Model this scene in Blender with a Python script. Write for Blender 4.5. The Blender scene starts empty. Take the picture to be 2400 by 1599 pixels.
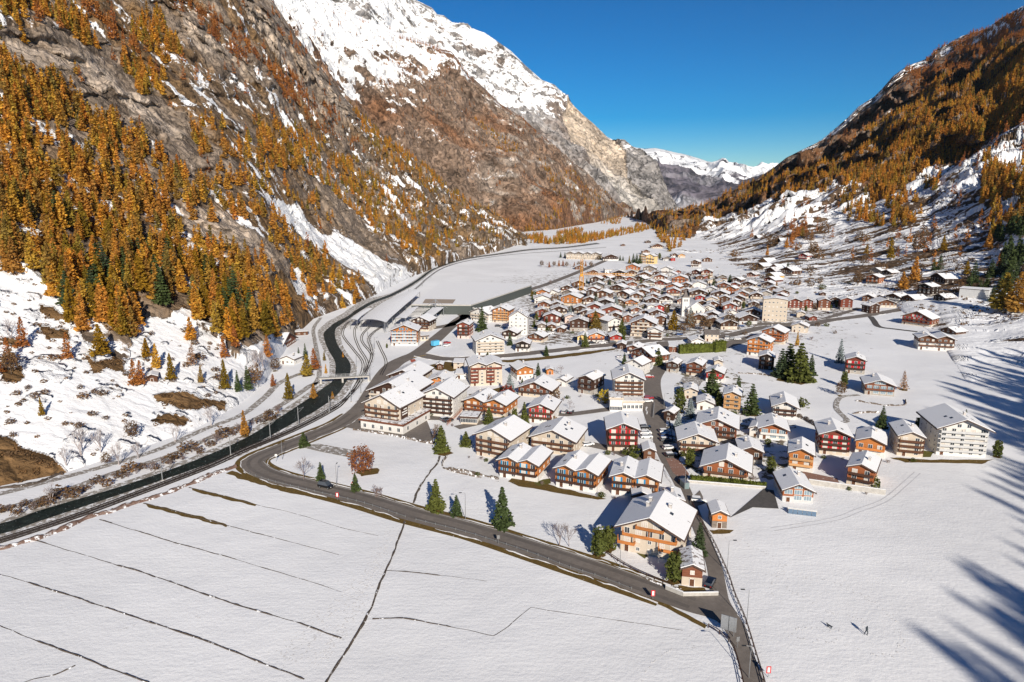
import bpy, bmesh, math, random
import numpy as np
from mathutils import Vector, Matrix

random.seed(7)
rng = np.random.default_rng(7)
C = bpy.context.scene.collection
SC = bpy.context.scene

# ------------------------------------------------------------------ camera
F = 1600.0; CU = 1200.0; CV = 799.5
CAMH = 85.0; PITCH = math.radians(11.8)
cp, sp = math.cos(PITCH), math.sin(PITCH)
cam_d = bpy.data.cameras.new('camera'); cam = bpy.data.objects.new('camera', cam_d); C.objects.link(cam)
cam.location = (0, 0, CAMH); cam.rotation_euler = (math.pi/2-PITCH, 0, 0)
cam_d.sensor_width = 36; cam_d.lens = 24; cam_d.clip_start = 1; cam_d.clip_end = 90000
SC.camera = cam

# ------------------------------------------------------------------ light
SUN_AZ = math.radians(13.0); SUN_EL = math.radians(25.0)
SDIR = Vector((math.sin(SUN_AZ)*math.cos(SUN_EL), -math.cos(SUN_AZ)*math.cos(SUN_EL), math.sin(SUN_EL)))
world = bpy.data.worlds.new('World'); SC.world = world; world.use_nodes = True
nt = world.node_tree; nt.nodes.clear()
sky = nt.nodes.new('ShaderNodeTexSky'); sky.sky_type = 'NISHITA'; sky.sun_disc = False
sky.sun_elevation = SUN_EL
sky.sun_rotation = math.pi - SUN_AZ
sky.altitude = 1500; sky.air_density = 1.0; sky.dust_density = 0.5; sky.ozone_density = 3.0
hs = nt.nodes.new('ShaderNodeHueSaturation'); hs.inputs['Saturation'].default_value = 1.46
bg = nt.nodes.new('ShaderNodeBackground'); bg.inputs['Strength'].default_value = 1.25
wo = nt.nodes.new('ShaderNodeOutputWorld')
vm = nt.nodes.new('ShaderNodeVectorMath'); vm.operation = 'SCALE'; vm.inputs['Scale'].default_value = .075
gm = nt.nodes.new('ShaderNodeGamma'); gm.inputs['Gamma'].default_value = 1.45
nt.links.new(sky.outputs[0], vm.inputs[0]); nt.links.new(vm.outputs[0], gm.inputs[0]); nt.links.new(gm.outputs[0], hs.inputs['Color']); nt.links.new(hs.outputs[0], bg.inputs[0]); nt.links.new(bg.outputs[0], wo.inputs[0])
sun_d = bpy.data.lights.new('sun', 'SUN'); sun_d.energy = 5.0; sun_d.angle = math.radians(0.53); sun_d.color = (1, .915, .79)
sun = bpy.data.objects.new('sun', sun_d); C.objects.link(sun)
sun.rotation_euler = SDIR.to_track_quat('Z', 'Y').to_euler()
SC.view_settings.view_transform = 'Standard'; SC.view_settings.look = 'None'
SC.view_settings.gamma = 1; SC.view_settings.use_curve_mapping = False
SC.view_settings.exposure = 0.36
SC.render.engine = 'CYCLES'
SC.cycles.max_bounces = 5; SC.cycles.diffuse_bounces = 2; SC.cycles.glossy_bounces = 2
SC.cycles.transparent_max_bounces = 4; SC.cycles.use_denoising = True
SC.cycles.sample_clamp_indirect = 4

# ------------------------------------------------------------------ helpers
def rays(u, v):
    x = (np.asarray(u, float)-CU)/F; z = -(np.asarray(v, float)-CV)/F
    return x, cp+z*sp, -sp+z*cp
def floor_pt(u, v, z=0.0):
    x, y, dz = rays(u, v); t = (CAMH-z)/(-dz)
    return x*t, y*t
def project(x, y, z):
    zz = z-CAMH
    fw = y*cp-zz*sp; up = y*sp+zz*cp
    return CU+F*x/fw, CV-F*up/fw, fw
def hash3(ix, iy, iz, seed):
    h = (ix.astype(np.int64)*374761393+iy.astype(np.int64)*668265263+iz.astype(np.int64)*2147483647+seed*974711) & 0xffffffff
    h = ((h ^ (h >> 13))*1274126177) & 0xffffffff
    h = h ^ (h >> 16)
    return (h & 0xffff)/65535.0
def vnoise(x, y, z=None, seed=0):
    x = np.asarray(x, float); y = np.asarray(y, float)
    z = np.zeros_like(x) if z is None else np.asarray(z, float)
    ix = np.floor(x); iy = np.floor(y); iz = np.floor(z)
    fx = x-ix; fy = y-iy; fz = z-iz
    fx = fx*fx*(3-2*fx); fy = fy*fy*(3-2*fy); fz = fz*fz*(3-2*fz)
    r = 0
    for a in (0, 1):
        wx = fx if a else 1-fx
        for b in (0, 1):
            wy = fy if b else 1-fy
            for c in (0, 1):
                wz = fz if c else 1-fz
                r = r+wx*wy*wz*hash3(ix+a, iy+b, iz+c, seed)
    return r
def fbm(x, y, z=None, o=4, seed=0, gain=.5):
    s = 0; a = 1; t = 0
    z = np.zeros_like(np.asarray(x, float)) if z is None else z
    for i in range(o):
        s = s+a*vnoise(x*2**i+i*17.3, y*2**i+i*5.1, z*2**i, seed+i*31); t += a; a *= gain
    return s/t
def ridged(x, y, z=None, o=4, seed=0, gain=.5):
    s = 0; a = 1; t = 0
    z = np.zeros_like(np.asarray(x, float)) if z is None else z
    for i in range(o):
        n = vnoise(x*2**i+i*17.3, y*2**i+i*5.1, z*2**i, seed+i*31)
        s = s+a*(1-np.abs(2*n-1)); t += a; a *= gain
    return s/t
def sstep(a, b, x):
    t = np.clip((x-a)/(b-a), 0, 1); return t*t*(3-2*t)
def inpoly(px, py, poly):
    px = np.asarray(px, float); py = np.asarray(py, float)
    r = np.zeros(px.shape, bool); n = len(poly)
    for i in range(n):
        x1, y1 = poly[i]; x2, y2 = poly[(i+1) % n]
        c = ((y1 > py) != (y2 > py)) & (px < (x2-x1)*(py-y1)/((y2-y1) if y2 != y1 else 1e-9)+x1)
        r ^= c
    return r
def softpoly(u, v, poly, warp=14, sc=40, seed=3):
    wu = (vnoise(np.asarray(u, float)/sc, np.asarray(v, float)/sc, seed=seed)-.5)*2*warp
    wv = (vnoise(np.asarray(u, float)/sc, np.asarray(v, float)/sc, seed=seed+9)-.5)*2*warp
    wu2 = (vnoise(np.asarray(u, float)/9, np.asarray(v, float)/9, seed=seed+4)-.5)*warp
    return inpoly(u+wu+wu2, v+wv+wu2*.6, poly).astype(float)

def npmesh(name, verts, faces4, attrs=None, uvs=None, smooth=True):
    me = bpy.data.meshes.new(name)
    verts = np.asarray(verts, np.float32); faces4 = np.asarray(faces4, np.int32)
    k = faces4.shape[1]
    me.vertices.add(len(verts)); me.vertices.foreach_set('co', verts.ravel())
    me.loops.add(faces4.size); me.loops.foreach_set('vertex_index', faces4.ravel())
    me.polygons.add(len(faces4))
    me.polygons.foreach_set('loop_start', np.arange(0, faces4.size, k, dtype=np.int32))
    me.polygons.foreach_set('loop_total', np.full(len(faces4), k, np.int32))
    if smooth: me.polygons.foreach_set('use_smooth', np.ones(len(faces4), bool))
    me.update()
    for nme, arr in (attrs or {}).items():
        arr = np.asarray(arr, np.float32)
        if arr.ndim == 2:
            a = me.attributes.new(nme, 'FLOAT_VECTOR', 'POINT'); a.data.foreach_set('vector', arr.ravel())
        else:
            a = me.attributes.new(nme, 'FLOAT', 'POINT'); a.data.foreach_set('value', arr)
    return me
def tag(o, label=None, cat=None, group=None, kind=None):
    if label: o['label'] = label
    if cat: o['category'] = cat
    if group: o['group'] = group
    if kind: o['kind'] = kind
    return o
def link(name, me, parent=None, mats=None, loc=None):
    o = bpy.data.objects.new(name, me); C.objects.link(o)
    if parent is not None: o.parent = parent
    for m in mats or []: me.materials.append(m)
    if loc is not None: o.location = loc
    return o
def empty(name, loc, rz=0):
    o = bpy.data.objects.new(name, None); C.objects.link(o); o.location = loc; o.rotation_euler = (0, 0, rz)
    o.empty_display_size = .5
    return o

# ------------------------------------------------------------------ materials
def mat(name):
    m = bpy.data.materials.new(name); m.use_nodes = True
    t = m.node_tree; b = t.nodes['Principled BSDF']
    return m, t, b
def N(t, typ, **kw):
    n = t.nodes.new(typ)
    for k, v in kw.items():
        if k in n.inputs: n.inputs[k].default_value = v
        else: setattr(n, k, v)
    return n
def noise_node(t, scale, detail=4, rough=.55, vec=None):
    n = N(t, 'ShaderNodeTexNoise'); n.inputs['Scale'].default_value = scale
    n.inputs['Detail'].default_value = detail; n.inputs['Roughness'].default_value = rough
    if vec is not None: t.links.new(vec, n.inputs['Vector'])
    return n
def maprange(t, src, a, b, c=0., d=1., smooth=True):
    n = N(t, 'ShaderNodeMapRange'); n.interpolation_type = 'SMOOTHSTEP' if smooth else 'LINEAR'
    n.inputs['From Min'].default_value = a; n.inputs['From Max'].default_value = b
    n.inputs['To Min'].default_value = c; n.inputs['To Max'].default_value = d
    t.links.new(src, n.inputs['Value']); return n.outputs[0]
def mixc(t, fac, a, b, mode='MIX'):
    n = t.nodes.new('ShaderNodeMix'); n.data_type = 'RGBA'; n.blend_type = mode
    for s, val in ((0, fac), (6, a), (7, b)):
        if hasattr(val, 'is_linked'): t.links.new(val, n.inputs[s])
        elif s == 0: n.inputs[0].default_value = val
        else: n.inputs[s].default_value = (*val, 1) if len(val) == 3 else val
    return n.outputs[2]
def math_(t, op, a, b=None):
    n = t.nodes.new('ShaderNodeMath'); n.operation = op
    for i, val in enumerate((a, b)):
        if val is None: continue
        if hasattr(val, 'is_linked'): t.links.new(val, n.inputs[i])
        else: n.inputs[i].default_value = val
    return n.outputs[0]
def bump(t, b, h, strength, dist):
    n = t.nodes.new('ShaderNodeBump'); n.inputs['Strength'].default_value = strength; n.inputs['Distance'].default_value = dist
    t.links.new(h, n.inputs['Height']); t.links.new(n.outputs[0], b.inputs['Normal']); return n
SNOW = (.82, .825, .84)
def simple(name, col, rough=.8, var=.12, scale=3., bumpd=0., metal=0., spec=.3):
    m, t, b = mat(name)
    tc = N(t, 'ShaderNodeTexCoord')
    n = noise_node(t, scale, 4, .6, tc.outputs['Object'])
    f = maprange(t, n.outputs[0], .3, .7, 1-var, 1+var)
    oi = N(t, 'ShaderNodeObjectInfo')
    c = mixc(t, 1.0, col, (1, 1, 1), 'MULTIPLY')
    mul = t.nodes.new('ShaderNodeVectorMath'); mul.operation = 'SCALE'
    t.links.new(c, mul.inputs[0]); t.links.new(f, mul.inputs['Scale'])
    t.links.new(mul.outputs[0], b.inputs['Base Color'])
    b.inputs['Roughness'].default_value = rough; b.inputs['Metallic'].default_value = metal
    b.inputs['Specular IOR Level'].default_value = spec
    if bumpd: bump(t, b, n.outputs[0], .6, bumpd)
    return m

def terrain_mat(name, scale, fine, bumpd, axis=math.radians(10), ratio=.25):
    """ground colour (gcol) and snow cover (snow) come with the surface; noise breaks them up"""
    m, t, b = mat(name)
    tc = N(t, 'ShaderNodeTexCoord')
    vr = N(t, 'ShaderNodeVectorRotate'); vr.rotation_type = 'Z_AXIS'; vr.inputs['Angle'].default_value = axis
    t.links.new(tc.outputs['Object'], vr.inputs['Vector'])
    mp = N(t, 'ShaderNodeMapping'); mp.inputs['Scale'].default_value = (ratio, 1, ratio*1.2)
    t.links.new(vr.outputs[0], mp.inputs['Vector'])
    streak = noise_node(t, scale, 9, .68, mp.outputs[0])
    iso = noise_node(t, scale*1.7, 8, .68, tc.outputs['Object'])
    vor = N(t, 'ShaderNodeTexVoronoi'); vor.feature = 'DISTANCE_TO_EDGE'; vor.inputs['Scale'].default_value = scale*1.1
    wn = noise_node(t, scale*.8, 3, .6, tc.outputs['Object'])
    wv = t.nodes.new('ShaderNodeVectorMath'); wv.operation = 'MULTIPLY_ADD'
    t.links.new(wn.outputs['Color'], wv.inputs[0]); wv.inputs[1].default_value = (1.2/scale,)*3; t.links.new(mp.outputs[0], wv.inputs[2])
    t.links.new(wv.outputs[0], vor.inputs['Vector'])
    at = N(t, 'ShaderNodeAttribute'); at.attribute_name = 'gcol'
    asn = N(t, 'ShaderNodeAttribute'); asn.attribute_name = 'snow'
    crack = maprange(t, vor.outputs['Distance'], .0, .10, .42, 1.0)
    f1 = math_(t, 'MULTIPLY', maprange(t, streak.outputs[0], .30, .70, .50, 1.5), crack)
    f2 = maprange(t, iso.outputs[0], .3, .7, .75, 1.25)
    ff = math_(t, 'MULTIPLY', f1, f2)
    sc = t.nodes.new('ShaderNodeVectorMath'); sc.operation = 'SCALE'
    t.links.new(at.outputs['Vector'], sc.inputs[0]); t.links.new(ff, sc.inputs['Scale'])
    # snow cover: crisp threshold on noise
    nn = math_(t, 'ADD', math_(t, 'MULTIPLY', streak.outputs[0], .6), math_(t, 'MULTIPLY', iso.outputs[0], .4))
    th = math_(t, 'SUBTRACT', math_(t, 'ADD', math_(t, 'MULTIPLY', asn.outputs['Fac'], .62), nn), .81)
    sm = maprange(t, th, -.02, .03)
    col = mixc(t, sm, sc.outputs[0], SNOW)
    t.links.new(col, b.inputs['Base Color'])
    b.inputs['Roughness'].default_value = .85; b.inputs['Specular IOR Level'].default_value = .15
    h = math_(t, 'ADD', math_(t, 'MULTIPLY', streak.outputs[0], 1.0), math_(t, 'MULTIPLY', maprange(t, vor.outputs['Distance'], 0, .25), .35))
    h = math_(t, 'ADD', h, iso.outputs[0])
    hs_ = math_(t, 'MULTIPLY', h, maprange(t, asn.outputs['Fac'], .75, 1.0, 1.0, .25))
    bump(t, b, hs_, fine, bumpd)
    return m

# ------------------------------------------------------------------ terrain layers
AX = math.radians(10.0)   # valley axis
def along(x, y): return x*math.sin(AX)+y*math.cos(AX)
def across(x, y): return x*math.cos(AX)-y*math.sin(AX)

class Layer:
    def __init__(s, name, u0, u1, nu, nf, foot, crest, p, disp, colour, material, back=(1.04, 1.12, 1.3)):
        s.name = name; s.u0, s.u1, s.nu, s.nf = u0, u1, nu, nf
        us = np.linspace(u0, u1, nu); fs = np.linspace(0, 1, nf)
        fu = np.array([q[0] for q in foot], float); fv = np.array([q[1] for q in foot], float)
        fr = []
        for q in foot:
            if len(q) > 2: fr.append(q[2])
            else:
                x, y = floor_pt(q[0], q[1]); fr.append(math.hypot(x, y))
        cu, cv, cr = (np.array([q[i] for q in crest], float) for i in range(3))
        vf = np.interp(us, fu, fv); rf = np.exp(np.interp(us, fu, np.log(fr)))
        vc = np.interp(us, cu, cv); rc = np.exp(np.interp(us, cu, np.log(cr)))
        if len(foot[0]) == 2:
            x, y = floor_pt(us, vf); rf = np.hypot(x, y)
        s.vf, s.vc = vf, vc
        pp = np.interp(us, [q[0] for q in p], [q[1] for q in p])
        U = np.repeat(us[:, None], nf, 1); Fm = np.repeat(fs[None, :], nu, 0)
        V = vf[:, None]+(vc-vf)[:, None]*Fm
        G = Fm**pp[:, None]
        R = np.exp(np.log(rf)[:, None]+(np.log(rc)-np.log(rf))[:, None]*G)
        dx, dy, dz = rays(U, V); hz = np.hypot(dx, dy)
        X = dx/hz*R; Y = dy/hz*R; Z = CAMH+dz/hz*R
        d, rad = disp(U, V, Fm, X, Y, Z, R)
        fade = sstep(0, .04, Fm)
        X = X-dx/hz*rad*fade; Y = Y-dy/hz*rad*fade; Z = Z-dz/hz*rad*fade+d*fade*(1-.95*sstep(.86, 1, Fm))
        Z = Z-(1-sstep(0, .02, Fm))*.6
        s.X, s.Y, s.Z, s.U, s.V = X, Y, Z, U, V
        gcol, snow = colour(U, V, Fm, X, Y, Z, R)
        # rows behind the crest
        ex = []
        for k, b in enumerate(back):
            xb = X[:, -1]*b; yb = Y[:, -1]*b; zb = Z[:, -1]-R[:, -1]*(b-1)*.45
            ex.append((xb, yb, zb))
        XX = np.concatenate([X]+[e[0][:, None] for e in ex], 1); YY = np.concatenate([Y]+[e[1][:, None] for e in ex], 1)
        ZZ = np.concatenate([Z]+[e[2][:, None] for e in ex], 1)
        nb = len(back)
        gc = np.concatenate([gcol]+[gcol[:, -1:]]*nb, 1); sn = np.concatenate([snow]+[snow[:, -1:]]*nb, 1)
        NF = nf+nb
        idx = np.arange(nu*NF).reshape(nu, NF)
        q = np.stack([idx[:-1, :-1], idx[1:, :-1], idx[1:, 1:], idx[:-1, 1:]], -1).reshape(-1, 4)
        me = npmesh(name, np.stack([XX, YY, ZZ], -1).reshape(-1, 3), q,
                    {'gcol': gc.reshape(-1, 3), 'snow': sn.ravel()})
        s.obj = link(name, me, mats=[material]); tag(s.obj, kind='structure')
    def at(s, u, v):
        """surface point under a direction (arrays)"""
        u = np.asarray(u, float); v = np.asarray(v, float)
        a = np.clip((u-s.u0)/(s.u1-s.u0)*(s.nu-1), 0, s.nu-1.001)
        i = a.astype(int); fa = a-i
        vf = s.vf[i]*(1-fa)+s.vf[i+1]*fa; vc = s.vc[i]*(1-fa)+s.vc[i+1]*fa
        f = np.clip((v-vf)/(vc-vf), 0, 1)*(s.nf-1); f = np.clip(f, 0, s.nf-1.001)
        j = f.astype(int); fb = f-j
        r = []
        for G in (s.X, s.Y, s.Z):
            r.append((G[i, j]*(1-fa)+G[i+1, j]*fa)*(1-fb)+(G[i, j+1]*(1-fa)+G[i+1, j+1]*fa)*fb)
        return r
    def inside(s, u, v):
        u = np.asarray(u, float); v = np.asarray(v, float)
        us = np.linspace(s.u0, s.u1, s.nu)
        return (u >= s.u0) & (u <= s.u1) & (v < np.interp(u, us, s.vf)) & (v > np.interp(u, us, s.vc))

def col3(c, sh): return np.broadcast_to(np.array(c, float), sh+(3,)).copy()
def lerp3(a, b, f): return a+(b-a)*f[..., None]

# ---- left flank
ROCK_OUT = [[(50,75),(140,85),(230,145),(295,180),(335,240),(440,285),(445,335),(390,350),(300,285),(255,235),(180,200),(100,175),(0,150),(0,85)],
            [(430,495),(520,498),(600,555),(690,640),(695,668),(600,630),(520,590),(440,560)],
            [(400,40),(470,60),(560,150),(640,230),(560,200),(460,130)],
            [(640,0),(760,180),(840,280),(780,300),(700,200),(600,90),(560,0)]]
SCREE = [(640,470),(690,510),(760,555),(860,605),(965,640),(930,690),(880,690),(830,650),(750,600),(690,560),(640,520)]
APRON = [(-320,560),(0,600),(120,680),(200,800),(290,850),(330,760),(420,735),(470,775),(560,840),(640,800),(700,775),(870,712),(980,640),(1000,900),(600,1300),(-320,1500)]
BROWN = [[(-320,980),(0,1015),(60,1045),(150,1092),(165,1108),(60,1132),(0,1142),(-320,1200)],
         [(350,925),(420,920),(530,945),(530,962),(450,962),(370,948)], [(90,760),(160,770),(170,800),(110,795)], [(190,838),(280,842),(290,868),(220,868)],
         [(0,865),(50,860),(55,885),(0,900)], [(350,985),(420,970),(450,985),(380,1000)], [(95,545),(160,580),(120,600)], [(0,790),(60,795),(40,812),(0,812)],
         [(85,715),(165,745),(150,760),(90,735)]]
def l1_disp(U, V, Fm, X, Y, Z, R):
    a = along(X, Y); c = across(X, Y)
    gul = ridged(a/70, c/260, Z/260, 3, 11)-.5
    med = ridged(a/30, c/50, Z/34, 5, 12, .6)-.5
    fin = ridged(a/9, c/14, Z/9, 4, 13, .6)-.5
    apr = softpoly(U, V, APRON, 20, 60)
    rk = np.zeros_like(U)
    for p in ROCK_OUT: rk = np.maximum(rk, softpoly(U, V, p, 8, 30))
    k = np.clip(R/500, .5, 2.2)
    steep = (1-apr*.93)
    d = steep*(gul*16+med*13*k+fin*4*(1+rk))*k*.55
    ledge = fbm(a/35, c/35, Z/12, 3, 15)
    rad = steep*(med*16+fin*5+rk*(ledge*22-8)+(sstep(.45, .6, ledge)-.5)*9)*k*.7
    top = 1-sstep(.93, 1, Fm)*.5
    return d*top, rad*top
def l1_col(U, V, Fm, X, Y, Z, R):
    a = along(X, Y); c = across(X, Y)
    n1 = fbm(a/60, c/160, Z/160, 4, 21); n2 = fbm(a/14, c/40, Z/40, 4, 22); n3 = fbm(X/25, Y/25, Z/25, 4, 23)
    rock = col3((.25, .195, .15), U.shape); beige = col3((.46, .375, .30), U.shape); dark = col3((.13, .095, .07), U.shape)
    grass = col3((.20, .115, .045), U.shape)
    g = lerp3(rock, grass, sstep(.42, .62, n1)*.8)
    g = lerp3(g, dark, sstep(.5, .68, n2)*.7)
    rk = np.zeros_like(U)
    for p in ROCK_OUT: rk = np.maximum(rk, softpoly(U, V, p, 10, 30))
    g = lerp3(g, lerp3(beige, rock, sstep(.4, .6, n3)), rk*.85)
    snow = .12+.38*sstep(.5, .66, n2)*sstep(.40, .58, n3)
    snow += .36*sstep(.52, .60, fbm(a/8, c/110, Z/110, 3, 25))*sstep(.40, .52, n1+.02)
    snow = snow*(1-rk*.6)
    # forest floor: some snow
    snow = np.maximum(snow, .30*(V > 380))
    sc = softpoly(U, V, SCREE, 8, 30); snow = np.maximum(snow, sc*(.52+.3*n3)); g = lerp3(g, col3((.36, .33, .31), U.shape), sc)
    ap = softpoly(U, V, APRON, 14, 40); br = np.zeros_like(U)
    for p in BROWN: br = np.maximum(br, softpoly(U, V, p, 9, 25, 7))
    speck = sstep(.60, .70, fbm(X/7, Y/7, Z/7, 4, 29))*.6
    snow = snow*(1-ap)+ap*(.98-speck*.55)
    g = lerp3(g, col3((.17, .10, .045), U.shape), np.maximum(br, ap*.7))
    snow = snow*(1-br)+br*.20
    return g, np.clip(snow, 0, 1)
M_L1 = terrain_mat('left_slope_ground', .13, .9, 2.2, ratio=.42)
L1 = Layer('mountain_slope', -330, 1236, 520, 460,
    [(-330,1260),(0,1142),(150,1112),(300,1062),(450,1012),(560,950),(620,900),(650,850),(690,790),(735,748),(800,724),(850,706),(900,682),(960,652),(1010,632),(1060,614),(1110,602),(1160,592),(1215,574),(1236,577)],
    [(-330,-900,1000),(0,-600,1050),(300,-330,1150),(500,-150,1200),(638,0,1250),(696,88,1300),(772,184,1400),(814,237,1450),(906,325,1500),(1002,390,1550),(1059,447,1600),(1110,480,1620),(1174,512,1650),(1215,553,1650),(1236,572,1560)],
    [(-330,1.0),(0,1.05),(600,1.1),(1236,1.0)], l1_disp, l1_col, M_L1)

# ---- right flank
R_FOREST = [(1519,520),(1600,505),(1700,472),(1800,432),(1900,408),(2000,372),(2080,300),(2160,235),(2250,200),(2400,120),(2720,-60),(2720,200),(2400,312),(2300,352),(2200,400),(2100,458),(2050,478),(1950,448),(1870,458),(1830,472),(1750,502),(1660,542),(1610,572),(1550,592),(1535,560)]
def r1_disp(U, V, Fm, X, Y, Z, R):
    a = along(X, Y); c = across(X, Y)
    up = sstep(.35, .6, Fm)
    gul = ridged(a/160, c/300, Z/300, 3, 41)-.5
    med = fbm(a/45, c/90, Z/70, 4, 42)-.5
    fin = ridged(a/12, c/22, Z/18, 3, 43)-.5
    low = fbm(a/14, c/40, None, 3, 44)-.5
    k = np.clip(R/700, .4, 2.5)
    rock = sstep(.58, .72, Fm)*(U < 2300)*1.5
    d = gul*34*up*k+med*(6+22*up)*k+fin*(1+5*up)+low*2.4*k
    rad = up*(med*40+fin*12)*k+rock*(sstep(.45, .6, fbm(a/60, c/50, Z/25, 3, 45))-.5)*46*k
    top = 1-sstep(.9, 1, Fm)*.75
    return d*top, rad*top
def r1_col(U, V, Fm, X, Y, Z, R):
    a = along(X, Y); c = across(X, Y)
    n1 = fbm(a/70, c/120, Z/120, 4, 51); n2 = fbm(a/9, c/38, Z/38, 5, 52, .6); n3 = fbm(X/30, Y/30, Z/30, 4, 53)
    g = lerp3(col3((.21, .16, .125), U.shape), col3((.17, .085, .04), U.shape), sstep(.42, .58, n1))
    g = lerp3(g, col3((.24, .20, .165), U.shape), sstep(.55, .68, n2)*.8)
    fo = softpoly(U, V, R_FOREST, 8, 40)
    below = (V > np.interp(U, [1519, 1600, 1700, 1830, 1950, 2050, 2100, 2200, 2400, 2700], [560, 572, 522, 472, 448, 478, 458, 400, 312, 200])).astype(float)*(1-fo)
    patch = sstep(.44, .56, n1*.35+n2*.65)
    snow = below*(1.0-.74*patch*np.interp(U, [1600, 1800, 2100, 2300, 2400], [.80, .88, .86, .84, .75])*sstep(-.02, .14, Fm))+(1-below)*(.14+.25*sstep(.55, .66, n2))
    nearr = (V > 690)
    snow = np.where(nearr & (below > 0), .99-.5*sstep(.56, .66, n2), snow)
    snow = np.where(fo > 0, .34, snow)
    g = lerp3(g, col3((.14, .09, .055), U.shape), below)
    crestsn = (Fm > .965) & (U > 1880) & (n2 > .5)
    snow = np.where(crestsn, .8, snow)
    return g, np.clip(snow, 0, 1)
M_R1 = terrain_mat('right_slope_ground', .13, .9, 1.5, axis=math.radians(10), ratio=.6)
R1 = Layer('hillside', 1470, 2720, 430, 330,
    [(1470,509),(1500,514),(1525,530),(1545,560),(1570,592),(1640,615),(1720,640),(1800,665),(1900,690),(2000,702),(2100,722),(2200,800),(2260,900),(2330,1000),(2400,1090),(2720,1350)],
    [(1470,507,3300),(1500,509,2800),(1519,519,2600),(1614,500,3000),(1646,493,3000),(1678,480,3000),(1700,464,2950),(1722,451,2900),(1745,435,2850),(1780,415,2750),(1816,391,2650),(1843,370,2550),(1887,348,2619),(1923,330,2671),(1950,308,2731),(1986,277,2760),(2012,250,2803),(2048,228,2811),(2066,210,2810),(2093,179,2838),(2124,156,2876),(2182,134,2920),(2191,118,2918),(2231,98,2914),(2253,85,2887),(2316,65,2712),(2347,42,2625),(2400,13,2450),(2720,-150,1925)],
    [(1500,1.0),(1700,1.05),(2000,1.05),(2200,1.0),(2400,.98),(2720,.9)], r1_disp, r1_col, M_R1)

# ---- second mountain
def l2_disp(U, V, Fm, X, Y, Z, R):
    a = along(X, Y); c = across(X, Y)
    gul = ridged(a/300, c/700, Z/600, 4, 61)-.5
    med = ridged(a/90, c/150, Z/110, 5, 62, .6)-.5
    fin = ridged(X/30, Y/30, Z/18, 4, 63, .6)-.5
    top = 1-sstep(.93, 1, Fm)*.8
    k = sstep(0, .2, Fm)
    return (gul*90+med*45+fin*22)*top*k, (gul*150+med*80+fin*36)*top*k
def l2_col(U, V, Fm, X, Y, Z, R):
    n1 = fbm(X/300, Y/300, Z/220, 4, 71); n2 = fbm(X/60, Y/60, Z/25, 4, 72); n3 = ridged(along(X, Y)/60, across(X, Y)/200, Z/200, 3, 73)
    g = lerp3(col3((.24, .17, .125), U.shape), col3((.20, .095, .045), U.shape), sstep(.40, .60, n1)*.85)
    g = lerp3(g, col3((.42, .36, .31), U.shape), sstep(.55, .68, n2)*sstep(1050, 1250, U)*.9)
    vs = np.interp(U, [560, 640, 700, 760, 850, 925, 1000, 1059, 1174, 1300], [60, 80, 125, 175, 195, 190, 172, 150, 200, 230])
    hi = sstep(60, -90, V-vs)
    snow = .10+hi*(.60+.3*(.5-n3)-.20*sstep(.5, .62, n2)+.25*sstep(60, 200, vs-V))+.30*sstep(.56, .66, n2)*(V < 520)
    snow += .42*sstep(.66, .80, n3)*sstep(140, 0, V-vs)
    return g, np.clip(snow, 0, 1)
M_L2 = terrain_mat('far_slope_ground', .045, .9, 6)
L2 = Layer('mountain', 540, 1490, 400, 300,
    [(540,80,1450),(640,120,1450),(800,320,1650),(1000,470,1800),(1140,560,1800),(1215,566,1700),(1300,549,1900),(1400,528,2500),(1490,507,3900)],
    [(540,-260,2400),(700,-60,2500),(800,20,2600),(880,55,2650),(925,73,2700),(994,99,2750),(1059,122,2800),(1097,172,2850),(1140,212,2850),(1174,245,2900),(1220,272,2950),(1269,317,3000),(1327,367,3150),(1370,410,3300),(1400,445,3400),(1440,482,3700),(1490,505,4000)],
    [(540,1.0),(1490,1.0)], l2_disp, l2_col, M_L2)
# ---- snow mountain with the rock fall
FALL = [(1345,245),(1378,262),(1420,322),(1470,372),(1465,430),(1478,450),(1560,500),(1500,512),(1440,470),(1380,400),(1330,340),(1322,290)]
def l3_disp(U, V, Fm, X, Y, Z, R):
    a = along(X, Y); c = across(X, Y)
    fl = softpoly(U, V, FALL, 5, 30)
    gul = ridged(a/500, c/900, Z/900, 4, 81)-.5
    med = ridged(a/150, c/260, Z/180, 5, 82, .6)-.5
    fin = ridged(X/50, Y/50, Z/30, 4, 83, .6)-.5
    top = 1-sstep(.94, 1, Fm)*.8; k = sstep(0, .15, Fm)*(1-fl*.3)
    return (gul*160+med*80+fin*34)*top*k, (gul*260+med*150+fin*60)*top*k
def l3_col(U, V, Fm, X, Y, Z, R):
    n1 = fbm(X/400, Y/400, Z/300, 4, 91); n2 = fbm(X/90, Y/90, Z/40, 4, 92); n3 = ridged(X/200, Y/200, Z/60, 4, 93)
    g = lerp3(col3((.33, .31, .30), U.shape), col3((.24, .19, .16), U.shape), sstep(.45, .62, n1)*sstep(1480, 1400, U))
    vs = np.interp(U, [900, 1100, 1300, 1350, 1420, 1480, 1560, 1600], [330, 300, 305, 262, 335, 372, 400, 410])
    hi = sstep(22, -30, V-vs+(n2-.5)*60)
    snow = hi*(.92-.36*sstep(.52, .70, n3)-.22*sstep(.54, .64, n2))+(1-hi)*.08
    fl = softpoly(U, V, FALL, 6, 30)
    lowf = sstep(0, 60, V-(350+(U-1340)*.45))
    g = lerp3(g, lerp3(col3((.50, .41, .32), U.shape), col3((.40, .375, .345), U.shape), lowf), fl*.95)
    snow = snow*(1-fl)+fl*.02
    return g, np.clip(snow, 0, 1)
M_L3 = terrain_mat('snow_mountain_ground', .022, .9, 9)
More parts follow.
